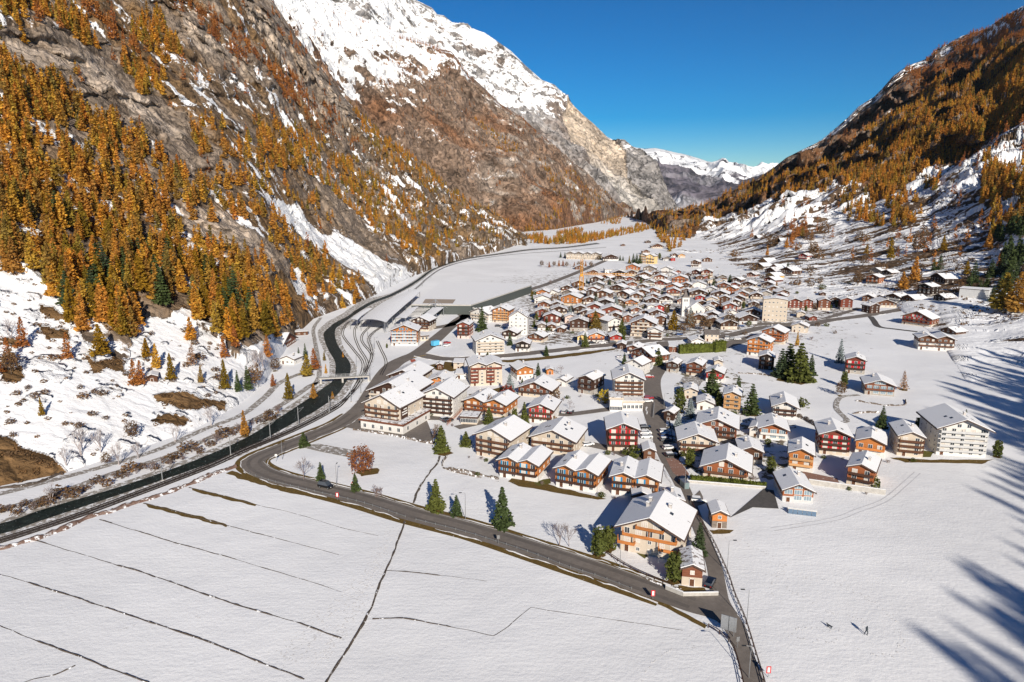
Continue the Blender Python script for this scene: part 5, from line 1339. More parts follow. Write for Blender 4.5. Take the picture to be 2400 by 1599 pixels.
# farther houses: (front left, base, width, eave height in the picture, turn, lower, upper, split, balconies, balcony colour, extra)
LANDMARKS = [(895,970,'the hotel at the road bend'),(860,735,'the station platform roofs'),(1085,722,'the station terminal'),(1215,765,'the tall white house with steep dark roof'),
 (1608,715,'the church tower'),(1365,650,'the yellow crane'),(1815,728,'the cream five-storey block'),(1520,1250,'the large cream chalet at the fork'),(1458,1030,'the western red-shuttered chalet'),
 (1955,1040,'the eastern red-shuttered chalet'),(2250,1030,'the big white block by the shadow'),(1865,840,'the spruce grove on the snowfield'),(590,1090,'the sharp road bend'),(800,895,'the footbridge'),
 (2060,910,'the glass-fronted chalet'),(1397,745,'the orange larch in the village'),(1505,770,'the brown and cream chalet hotel'),(1366,600,'the long hotel block in the far field'),(1640,825,'the tall green hedge'),
 (1473,920,'the white stepped hotel'),(1685,1222,'the lone orange barn'),(1148,930,'the cream twin block'),(2145,750,'the terrace chalet with pink shutters'),(1710,935,'the tan timber chalet'),(355,890,'the lone barn on the left slope'),
 (2110,640,'the two orange larches above the village'),(1881,605,'the red and white house on the hill')]
_used = {}
def auto_label(desc, u, v):
    """adds where the thing stands; never twice the same"""
    best = sorted(LANDMARKS, key=lambda q: math.hypot(q[0]-u, (q[1]-v)*1.6))
    ords = ['', 'second ', 'third ', 'fourth ', 'fifth ', 'sixth ']
    for rank in range(6):
        for q in best[:4]:
            du, dv = u-q[0], v-q[1]
            side = 'right' if du > 0 else 'left'
            if abs(du) > abs(dv)*2.2: rel = side+' of'
            elif abs(dv) > abs(du)*2.2: rel = 'behind' if dv < 0 else 'in front of'
            else: rel = ('behind and '+side+' of' if dv < 0 else 'in front and '+side+' of')
            s = ords[rank]+desc+' '+rel+' '+q[2]
            if len(s.split()) <= 16 and s not in _used: _used[s] = 1; return s
    s = desc+' among its neighbours'; return s
UPN = dict(dark='dark brown', brown='brown', red='dark red', redbrown='red-brown', orange='orange timber', rust='rust-red', tan='tan timber', black='black timber', crimson='crimson', grey='weathered grey', yellow='ochre timber')
def F_(u, v, w, he, turn=0, lower='p_white', upper='brown', split=.4, bal=1, balc=None, **k):
    uL, uR = u-w*.04, u+w*1.04; lab = k.pop('label', None)
    nm = k.get('name', 'chalet')
    low = 'white' if lower == 'p_white' else (lower[2:] if lower.startswith('p_') else 'timber')
    if split >= 1 or upper.startswith('p_'): desc = ('large ' if w > 34 else 'small ' if w < 22 else '')+low+(' house' if nm == 'chalet' else ' '+nm.replace('_', ' '))
    else: desc = ('large ' if w > 34 else 'small ' if w < 22 else '')+UPN.get(upper, upper)+(' chalet' if nm == 'chalet' else ' '+nm.replace('_', ' '))+((' with '+low+' base') if lower.startswith('p_') and split > .15 else '')
    if k.get('snow') == 'none': desc += ' with bare roof'
    k.setdefault('dep', None)
    return H(uL, v, uR, v+turn, v-he, k.pop('dep'), lower, upper, split, bal, balc, lod=1, label=lab or auto_label(desc, u+w/2, v-he/2), sky=0, **k)
far = [
 (1498,617,16,19,1,'p_cream','tan',1,1,'tan'),(1515,618,18,18,1,'p_yellow','tan',1,1,'brown'),(1415,611,33,8,0,'p_white','dark',.5,1,'dark'),
 (1468,636,28,11,1,'p_cream','rust',.3,1,'tan'),(1508,640,27,12,1,'p_cream','grey',.3,1,'tan'),(1550,642,23,12,1,'p_white','p_white',1,1,'brown'),
 (1434,653,32,13,0,'p_grey','black',.3,1,'dark'),(1496,652,28,9,1,'p_cream','brown',.4,1,'brown'),(1533,662,28,13,1,'p_cream','redbrown',.6,1,'brown'),
 (1563,647,21,5,1,'p_grey','dark',.4,0,None),(1576,668,34,16,1,'p_cream','rust',.2,1,'redbrown'),(1510,669,24,8,1,'p_cream','grey',.5,1,'p_white'),
 (1620,674,34,8,1,'p_white','p_white',1,0,None),(1682,666,20,6,0,'p_cream','grey',.3,1,'brown'),(1632,655,16,6,0,'brown','brown',0,0,None),(1651,654,10,5,0,'red','red',0,0,None),
 (1583,641,12,5,0,'red','red',0,0,None),(1620,626,17,13,1,'p_white','brown',.4,1,'brown'),(1648,614,20,8,1,'p_cream','brown',.4,1,'brown'),(1573,612,9,6,0,'crimson','crimson',0,0,None),
 (1590,604,15,6,0,'p_cream','tan',.4,0,None),(1574,603,14,6,0,'p_white','brown',.5,0,None),(1555,611,16,6,0,'p_grey','grey',.4,0,None),(1528,606,15,8,0,'p_cream','grey',.4,1,'brown'),
 (1258,692,27,8,1,'p_white','orange',.3,1,'orange'),(1284,690,23,6,1,'p_white','redbrown',.3,0,None),(1254,711,37,12,1,'p_white','p_white',1,1,'p_white'),
 (1316,715,41,18,2,'p_cream','orange',.1,1,'orange'),(1374,709,19,26,1,'p_stone','dark',.1,1,'dark'),(1397,703,30,17,2,'p_cream','brown',.2,1,'brown'),
 (1430,684,32,11,2,'p_cream','dark',.4,1,'dark'),(1446,704,28,17,3,'p_cream','brown',.5,1,'brown'),(1463,691,22,13,1,'red','red',0,0,None),(1489,696,30,12,1,'p_white','brown',.4,1,'brown'),
 (1515,691,30,11,1,'p_cream','redbrown',.3,1,'brown'),(1562,683,29,12,2,'p_white','rust',.3,1,'brown'),(1517,702,28,8,1,'p_cream','redbrown',.4,1,'redbrown'),(1466,716,27,9,1,'p_cream','rust',.3,1,'orange'),
 (1400,722,36,14,1,'p_white','black',.4,1,'dark'),(1438,714,22,9,1,'p_cream','brown',.3,0,None),(1294,738,33,13,0,'p_cream','dark',.3,1,'dark'),(1256,749,29,19,0,'p_stone','red',.2,1,'red'),
 (1347,733,26,11,0,'p_stone','dark',.2,1,'dark'),(1361,742,25,10,1,'p_stone','dark',.1,0,None),(1378,762,36,25,1,'p_cream','rust',.2,1,'rust'),(1411,741,44,15,1,'p_white','red',.2,1,'red'),
 (1426,776,27,23,-3,'p_white','p_white',1,1,'dark'),(1337,776,38,23,1,'p_stone','dark',.15,0,None),(1325,758,24,15,0,'p_pink','p_pink',1,0,None),(1261,776,17,14,0,'p_white','grey',.6,0,None),
 (1284,776,18,12,0,'p_white','brown',.4,0,None),(1306,779,15,7,1,'brown','brown',0,0,None),(1460,755,22,12,0,'redbrown','redbrown',0,0,None),(1484,752,24,10,1,'p_white','dark',.4,0,None),
 (1500,727,20,10,0,'p_grey','grey',.4,0,None),(1518,731,16,13,0,'p_white','p_white',1,0,None),(1535,731,20,12,0,'crimson','crimson',0,0,None),(1557,729,12,14,0,'brown','brown',0,0,None),
 (1546,711,29,12,1,'p_white','dark',.3,1,'p_white'),(1618,696,38,11,1,'p_cream','dark',.6,1,'brown'),(1668,702,38,14,2,'p_cream','dark',.4,1,'tan'),(1702,691,20,16,2,'rust','rust',0,0,None),
 (1630,705,20,9,1,'crimson','crimson',.1,0,None),(1634,719,22,9,0,'p_grey','dark',.2,0,None),(1648,737,25,16,1,'p_white','p_white',1,1,'crimson'),(1686,725,22,27,1,'redbrown','brown',0,0,None),
 (1708,723,27,16,1,'p_pink','dark',.3,1,'dark'),(1656,709,24,8,1,'p_cream','tan',.4,0,None),(1725,698,28,10,1,'p_cream','redbrown',.3,1,'brown'),(1755,721,22,10,1,'p_stone','dark',.2,0,None),
 (1847,727,28,21,0,'p_stone','red',.05,0,None),(1877,727,26,21,0,'p_stone','red',.1,0,None),(1918,727,26,22,1,'p_cream','redbrown',.3,0,None),(1970,726,26,23,1,'p_stone','red',.1,0,None),
 (1945,718,22,17,1,'p_stone','dark',.2,0,None),(1868,744,18,10,1,'p_cream','p_cream',1,0,None),(1897,752,17,6,0,'red','red',0,0,None),
 (2038,735,22,17,-1,'dark','dark',0,0,None),(2053,720,46,10,0,'p_cream','brown',.4,0,None),(2077,706,32,13,1,'p_white','brown',.6,1,'p_white'),(2114,706,29,9,0,'p_stone','brown',.2,1,'brown'),
 (2021,706,26,11,1,'grey','brown',0,0,None),(2052,704,18,9,1,'dark','dark',0,0,None),(2150,693,30,24,1,'p_stone','black',.3,1,'dark'),(2181,663,32,15,2,'p_stone','black',.3,0,None),(2188,703,26,9,1,'dark','black',0,0,None),
 (2039,643,26,10,1,'p_cream','dark',.4,1,'brown'),(2030,666,28,18,1,'p_cream','rust',.3,1,'dark'),(2066,648,22,11,1,'p_cream','dark',.4,0,None),
 (1778,618,22,6,1,'p_yellow','tan',.4,0,None),(1769,629,20,7,1,'p_stone','dark',.2,0,None),(1806,631,18,6,1,'p_pink','rust',.4,0,None),(1794,640,24,7,2,'p_cream','brown',.3,1,'brown'),
 (1830,642,27,10,1,'p_white','brown',.4,1,'brown'),(1795,652,20,8,2,'p_yellow','yellow',.3,1,'brown'),(1751,649,18,7,1,'p_pink','redbrown',.4,0,None),(1791,662,24,8,2,'p_stone','red',.2,0,None),
 (1785,673,28,8,2,'p_stone','dark',.3,0,None),(1736,673,32,8,2,'p_cream','dark',.4,0,None),(1872,610,19,12,0,'p_white','crimson',.5,1,'crimson'),(1784,693,24,6,1,'p_stone','dark',.2,0,None),
 (1922,693,13,5,0,'dark','dark',0,0,None),(1740,687,30,8,2,'p_stone','grey',.2,0,None),(1760,700,26,9,1,'p_cream','dark',.3,0,None),(1800,684,26,8,1,'p_cream','brown',.3,1,'brown'),
 (1590,655,16,6,1,'p_white','brown',.4,0,None),(1605,648,14,5,0,'dark','dark',0,0,None),(1655,684,22,7,1,'p_grey','brown',.4,0,None),(1598,690,22,9,1,'p_cream','brown',.3,1,'brown'),
 (1660,664,20,6,0,'p_cream','brown',.4,0,None),(1588,712,20,9,1,'p_cream','redbrown',.3,0,None),(1440,765,16,8,0,'p_white','redbrown',.3,0,None),(1500,741,22,9,1,'dark','dark',.1,0,None),
 (1376,750,18,9,0,'p_stone','brown',.2,0,None),(1480,735,24,9,0,'p_white','redbrown',.5,0,None),(1570,750,22,9,0,'p_stone','dark',.3,0,None),(1705,742,24,9,0,'p_white','grey',.5,0,None),
 (1528,582,26,5,0,'p_cream','brown',.5,0,None),(1506,596,16,7,0,'p_cream','brown',.5,0,None),(1456,577,9,3,0,'brown','brown',0,0,None),(1513,570,12,4,0,'dark','dark',0,0,None),
 (1416,667,22,7,0,'p_grey','grey',.4,0,None),(1380,642,20,5,0,'brown','brown',0,0,None),(1349,632,18,6,0,'brown','brown',0,0,None),
 (1768,560,9,4,0,'dark','dark',0,0,None),(1800,538,8,4,0,'dark','dark',0,0,None),(1815,532,8,4,0,'dark','dark',0,0,None),(1822,568,8,4,0,'dark','dark',0,0,None),(1440,505,7,3,0,'p_white','p_white',1,0,None),
]
for f in far:
    nm = {}
    if f[7] == 0 and f[2] < 17: nm = dict(name='barn', cat='barn', group='small barns and sheds')
    F_(*f, chim=1 if f[2] > 20 else 0, pitch=22 if f[2] < 30 else 20, snow=random.choice(('full', 'full', 'thin')), **nm)
# closely packed roofs of the village core
VCORE = [(1245,690),(1330,682),(1420,655),(1500,636),(1600,640),(1700,655),(1800,690),(1842,700),(1740,758),(1690,775),(1565,742),(1480,752),(1300,790),(1250,792)]
taken = [(u, v, r_['hw']) for r_, u, v in HOUSES]; rq = random.Random(12); cnt = 0
for _ in range(6000):
    u = rq.uniform(1245, 1840); v = rq.uniform(636, 795)
    if not inpoly(u, v, VCORE): continue
    x, y = floor_pt(u, v); s_ = F/ (float(y)*cp+CAMH*sp); w = rq.uniform(8, 11.5)*s_; he = rq.choice((4.4, 4.4, 6.4))*s_*.97
    if any(abs(u+w/2-a) < (w+b*s_)*.5-1 and abs(v-he/2-c_) < 4+s_*2.2 for a, c_, b in taken): continue
    if abs(u+w/2-1608) < 26 and 690 < v < 800 or (1380 < u < 1415 and 725 < v < 780): continue
    taken.append((u+w/2, v-he/2, w/s_)); cnt += 1
    F_(u, v, w, he, rq.choice((0, 1, 1, 2)), rq.choice(('p_white', 'p_cream', 'p_stone', 'p_cream', 'p_grey')), rq.choice(('brown', 'dark', 'dark', 'redbrown', 'brown', 'grey', 'red')), rq.choice((.2, .35, .5)), rq.choice((0, 1, 1)), rq.choice(('brown', 'dark', 'redbrown')), chim=1)
    if cnt >= 75: break
print('INFILL', cnt)
# long hotel block with four gables in the far field
lb = H(1327,607,1366,608,594,16,'p_cream','grey',.8,1,'p_cream',None,True,lod=1,label='western half of the long four-gabled hotel in the far field',name='hotel',cat='hotel')
H(1367,608,1406,609,595,16,'p_cream','grey',.8,1,'p_cream',None,True,lod=1,label='eastern half of the long four-gabled hotel in the far field',name='hotel',cat='hotel')
H(2247,696,2316,698,676,14,'p_grey','p_grey',1,0,flat=True,fh=6,label='long flat-roofed grey building in the dark shade at the right',name='house',cat='building',lod=1)
H(1418,641,1466,641,632,14,'p_white','p_white',1,0,flat=True,label='flat white building behind the dark gabled chalet near the crane',name='house',cat='building',lod=1)

# stepped terrace of the white hotel, low front of the bend hotel, glazed shed
def annex(uL, vL, uR, vR, dep, h, m, label, arches=4, name='terrace_building', roofm=None, rail=None):
    Pl = ground(uL, vL); Pr = ground(uR, vR); w = (Pr-Pl).length; yaw = math.atan2(Pr.y-Pl.y, Pr.x-Pl.x)
    o = empty(name, Pl, yaw); f = MB(); f.box(0, w, 0, dep, -.3, h, m); f.obj('wall', o)
    f = MB(); f.box(-.5, w+.5, -.6, dep+.3, h, h+.7, roofm or M_ROOF); f.obj('roof', o); f = MB(); f.box(-.3, w+.3, -.4, dep+.2, h+.7, h+.82, M_RSNOWT); f.obj('roof_snow', o)
    for i in range(arches): link('window', WIN['w' if arches > 6 else 'd'], o, loc=((i+.5)*w/arches, -.02, .7))
    for i in range(3): x = link('window', WIN['d'], o, loc=(w+.02, (i+.5)*dep/3, .7)); x.rotation_euler = (0, 0, math.pi/2)
    tag(o, label, 'building', 'low annexes of the hotels'); return o
annex(846,1004,945,1019,20,3.3,PL['white'],'low white arcade with red-brown roof edge around the hotel at the bend',5,'hotel_annex',W['redbrown'])
annex(1429,965,1458,966,9,5.4,PL['white'],'white stepped terrace block left front of the white hotel',4,'hotel_annex',PL['cream'])
annex(1459,962,1506,962,7,3.4,PL['white'],'low white terrace front of the white hotel',5,'hotel_annex',PL['cream'])
annex(1080,994,1118,996,6,2.6,PL['cream'],'small shed with dark glass front below the twin-gabled orange chalet',5,'garden_shed')
annex(979,800,1004,798,8,2.6,PL['cream'],'snow-covered low annex beside the colourful apartment house',3,'hotel_annex')
# tall dark sign panel on the flank of the hotel
hb = HOUSES[[r['label'] for r, _, _ in HOUSES].index('four-storey cream hotel with brown balconies at the road bend')][0]
f = MB(); f.box(hb['hw']+.02, hb['hw']+.12, .6, 5.4, 3.2, hb['hh']-.6, W['dark']); sg = f.obj('sign_panel', hb)
f = MB()
for i, (a, b_) in enumerate(((2.4, 4.6), (1.2, 4.9), (1.4, 4.9))): f.box(hb['hw']+.13, hb['hw']+.17, a, b_, hb['hh']-1.9-i*.95, hb['hh']-1.45-i*.95, M_FRAME)
f.obj('sign_lettering', sg)

# church
def church():
    P = ground(1606, 741); o = empty('church', P, math.radians(-4)); wt = PL['white']
    f = MB(); f.box(-2.6, 2.6, 0, 5.2, -.3, 13.8, wt); t_ = f.obj('tower', o)
    f = MB()
    f.poly([(-2.8, -.2, 13.8), (2.8, -.2, 13.8), (2.8, 5.4, 13.8), (-2.8, 5.4, 13.8), (-1.2, 1.4, 15.4), (1.2, 1.4, 15.4), (1.2, 3.8, 15.4), (-1.2, 3.8, 15.4), (0, 2.6, 20.5)],
           [(0, 1, 5, 4), (1, 2, 6, 5), (2, 3, 7, 6), (3, 0, 4, 7), (4, 5, 8), (5, 6, 8), (6, 7, 8), (7, 4, 8), (0, 3, 2, 1)], M_SLATE); f.obj('spire', t_)
    for x in (-1, 0, 1): f = MB(); f.box(x*.95-.25, x*.95+.25, -.06, .1, 10.8, 12.4, M_METAL); f.obj('belfry_opening', t_)
    f = MB(); f.box(-.3, .3, -.06, .1, 6.2, 7.1, M_METAL); f.obj('window', t_)
    f = MB(); f.prism(gable_profile(1, 13, -.3, 6.5, 4.6), -5.5, 16, wt); f.obj('nave', o)
    for a, b_, s in ((.2, 7, 1), (7, 13.8, -1)):
        k = 4.6/6; za = 6.5-k*.8; f = MB(); pr = [(a, za if s > 0 else 11.1), (b_, 11.1 if s > 0 else za), (b_, (11.1 if s > 0 else za)+.35), (a, (za if s > 0 else 11.1)+.35)]
        f.prism(pr, -6.2, 16.6, M_RSNOW); f.obj('roof_snow', o)
    for x in (4, 7, 10): f = MB(); f.box(x-.45, x+.45, -5.56, -5.4, 2, 5, M_METAL); f.obj('window', o)
    for y in (-2, 2, 6, 10): f = MB(); f.box(12.9, 13.06, y, y+.9, 2, 5, M_METAL); f.obj('window', o)
    tag(o, 'white village church with square tower and dark pointed spire', 'church')
church()

# station: long curved platform halls, slatted canopies, terminal with parking deck
def deck(name, px, z, th, top, under, label=None, parent=None, cat=None, k=1, crown=0.):
    P = np.array([floor_pt(u, v, z) for u, v in px]); n = len(P)
    f = MB(); f.poly([(x, y, z-th) for x, y in P]+[(x, y, z) for x, y in P], [tuple(range(n-1, -1, -1))]+[(i, (i+1) % n, n+(i+1) % n, n+i) for i in range(n)], under)
    f.poly([(x, y, z+.02) for x, y in P], [tuple(range(n))], top)
    return f.obj(name, parent)
def hall(name, A, B, z, label, posts=10, crown=1.4):
    """barrel roof between two edge lines, on columns"""
    P = smooth_line([floor_pt(u, v, z) for u, v in A], 4); Q = smooth_line([floor_pt(u, v, z) for u, v in B], 4); L = len(P); k = 6
    o = empty(name, (0, 0, 0)); V = []; 
    for i in range(L):
        for j in range(k+1): s = j/k; V.append((*(P[i]*(1-s)+Q[i]*s), z+crown*4*s*(1-s)))
    for nm, dz, m in (('roof', 0, M_GALV), ('roof_snow', .22, M_RSNOW)):
        V2 = np.array(V)+[0, 0, dz]; f = [[i*(k+1)+j, i*(k+1)+j+1, (i+1)*(k+1)+j+1, (i+1)*(k+1)+j] for i in range(L-1) for j in range(k)]
        link(nm, npmesh(nm, V2, f), o, [m])
    for i in np.linspace(0, L-1, posts).astype(int):
        for R_ in (P*.93+Q*.07, P*.07+Q*.93):
            f = MB(); f.cyl((*R_[i], 0), (*R_[i], z+.3), .22, .22, M_GALV, 6); f.obj('column', o)
    tag(o, label, 'station roof', 'station roofs'); return o
hall('platform_hall', [(819,751),(830,741),(846,730),(858,724)], [(838,751),(848,741),(862,731),(873,724)], 6, 'narrow snow-covered platform roof nearest the river', 4, .5)
hall('platform_hall', [(841,753),(855,740),(874,726),(900,708),(930,694),(962,682)], [(905,757),(916,745),(932,731),(950,715),(968,700),(985,684)], 6.5, 'wide curved snow-covered station hall roof open at the front', 7, 1.6)
hall('bus_canopy', [(925,747),(957,724)], [(952,747),(981,719)], 6, 'left snowy canopy of the bus station', 3, .3)
hall('bus_canopy', [(981,748),(1014,721)], [(1006,748),(1041,721)], 6, 'right snowy canopy of the bus station', 3, .3)
o = empty('slatted_canopy', (0, 0, 0)); tag(o, 'row of pale slats between the two bus station canopies', 'canopy')
for i in range(7):
    s = (i+.5)/7; a = floor_pt(954+25*s, 743-22*s, 6.); b_ = floor_pt(980+30*s, 743-21*s, 6.); f = MB(); d = np.array(b_)-np.array(a)
    f.poly([(a[0], a[1]-.9, 6), (b_[0], b_[1]-.9, 6), (b_[0], b_[1]+.9, 6.3), (a[0], a[1]+.9, 6.3)], [(0, 1, 2, 3)], M_FRAME); f.obj('slat', o)
o = empty('station_terminal', (0, 0, 0)); tag(o, 'grey station terminal with snow-covered parking deck and lettering', 'terminal building')
TP = [(964,713.5),(1104,714.5),(1246,668),(1200,664),(1036,660)]
zt = 7.5; PP = np.array([floor_pt(u, v, zt) for u, v in TP]); n = len(PP)
M_FAC = simple('terminal_cladding', (.045, .045, .05), .6, .1); M_FACG = simple('terminal_side', (.065, .075, .07), .7, .15)
f = MB(); f.poly([(x, y, -.2) for x, y in PP]+[(x, y, zt-.9) for x, y in PP], [(0, 1, n+1, n), (1, 2, n+2, n+1), (2, 3, n+3, n+2), (3, 4, n+4, n+3), (4, 0, n, n+4)], M_FACG); f.obj('wall', o)
deck('parking_deck', TP, zt, .9, M_RSNOW, M_CONC, parent=o)
deck('deck_paving', [(990,711.2),(1061,711.6),(1068,702),(997,701)], zt+.06, .05, simple('deck_brown', (.33, .27, .22), .9, .1), M_CONC, parent=o)
f = MB(); f.box(PP[0][0]+2, PP[1][0]-1, PP[0][1]-.35, PP[0][1]-.15, 2.6, zt-1.1, M_FAC); f.obj('front_panel', o)
for i in range(9):
    x = PP[0][0]+3+(PP[1][0]-PP[0][0]-6)*i/8; f = MB(); f.cyl((x, PP[0][1]-.6, 0), (x, PP[0][1]-.6, 2.6), .18, .18, M_GALV); f.obj('column', o)
def text(s, parent, loc, size, m, rz=0, name='lettering', ext=.05, rx=math.pi/2):
    cu = bpy.data.curves.new(name, 'FONT'); cu.body = s; cu.size = size; cu.extrude = ext; cu.resolution_u = 2; cu.offset = size*.012
    ob = bpy.data.objects.new('tmp', cu); me = bpy.data.meshes.new_from_object(ob); bpy.data.objects.remove(ob)
    q = link(name, me, parent, [m], loc); q.rotation_euler = (rx, 0, rz); return q
xs = (PP[1][0]-PP[0][0])/140
text('Matterhorn Terminal T\u00e4sch', o, (PP[0][0]+98*xs, PP[0][1]-.45, 4.1), 1.62, M_FRAME)
# mast with stays over the canopies
o = empty('canopy_mast', ground(1021, 742)); tag(o, 'pale mast with inclined stays above the bus station canopies', 'mast')
f = MB(); f.cyl((0, 0, 0), (0, 0, 13), .55, .4, M_GALV); f.obj('mast', o)
for x in (-9, -5, 5, 9): f = MB(); f.cyl((0, 0, 12.6), (x, -1, 6.4), .12, .12, M_GALV, 4); f.obj('stay', o)
# footbridge over the river
o = empty('footbridge', (0, 0, 0)); tag(o, 'pale footbridge with railings crossing the river to the left bank', 'bridge')
A = ground(748, 899); B_ = ground(866, 893); d = (B_-A).normalized(); nn_ = Vector((-d.y, d.x, 0)); Lb = (B_-A).length; yaw = math.atan2(d.y, d.x)
o.location = A; o.rotation_euler = (0, 0, yaw)
f = MB(); f.box(0, Lb, -1.3, 1.3, 2.2, 2.7, M_CONC); f.obj('bridge_deck', o)
for sgn in (-1, 1):
    f = MB(); f.box(0, Lb, sgn*1.25-.04, sgn*1.25+.04, 3.7, 3.82, M_GALV); f.box(0, Lb, sgn*1.25-.03, sgn*1.25+.03, 3.2, 3.28, M_GALV); f.obj('railing', o)
    for i in range(int(Lb/2)): f = MB(); f.box(i*2+.1, i*2+.2, sgn*1.25-.05, sgn*1.25+.05, 2.7, 3.75, M_GALV); f.obj('railing_post', o)
for x in (.5, Lb*.45, Lb-.8): f = MB(); f.box(x, x+.8, -1.2, 1.2, -.2, 2.2, M_CONC); f.obj('pier', o)

# ------------------------------------------------------------------ single trees and shrubs
DESC = dict(larch='orange larch', larch_mid='orange larch', larch_rust='rust-brown larch', larch_olive='yellow-green larch', larch_pale='pale thin larch', spruce='dark green spruce', spruce_wide='broad olive-green spruce',
    spruce_frost='frosted grey-green spruce', column='dense dark green conifer', bare='bare leafless tree', birch='bare pale-stemmed birch', brown='brown-leaved tree', red='dark red leafy tree', yellow='round yellow-green tree', orangeround='rounded orange-brown tree',
    shrub='brown shrub', shrub_twig='bare twiggy shrub', shrub_green='dark green shrub')
def T(key, u, v, hpx, label=None, wide=1.):
    if key.startswith('larch') and wide == 1.: wide = 1.18
    P = ground(u, v); fw = project(P.x, P.y, P.z)[2]
    h = hpx*fw/F/(math.cos(PITCH+math.atan((v-CV)/F))*1.0+.04)
    small = 'small ' if hpx < 26 else 'tall ' if hpx > 66 else ''
    if P.z == 0 and v > 860 and key not in ('bare', 'birch', 'shrub_twig') and hpx > 24:
        rs_ = h*.13*wide+.5; thaw = [(P.x+math.cos(q)*rs_*random.uniform(.7, 1.25), P.y+math.sin(q)*rs_*random.uniform(.7, 1.2)) for q in np.arange(0, 6.28, .45)]; patch('thawed_grass', thaw, .05+random.random()*.02, M_VERGE, world=True)
    return plant(key, P-Vector((0, 0, .05)), h, label or auto_label(small+DESC[key], u, v-hpx/2), {'larch': 'larches', 'larch_tree': 'single larches'}.get(KIND[key][0], KIND[key][0].replace('_', ' ')+'s'), wide=wide)
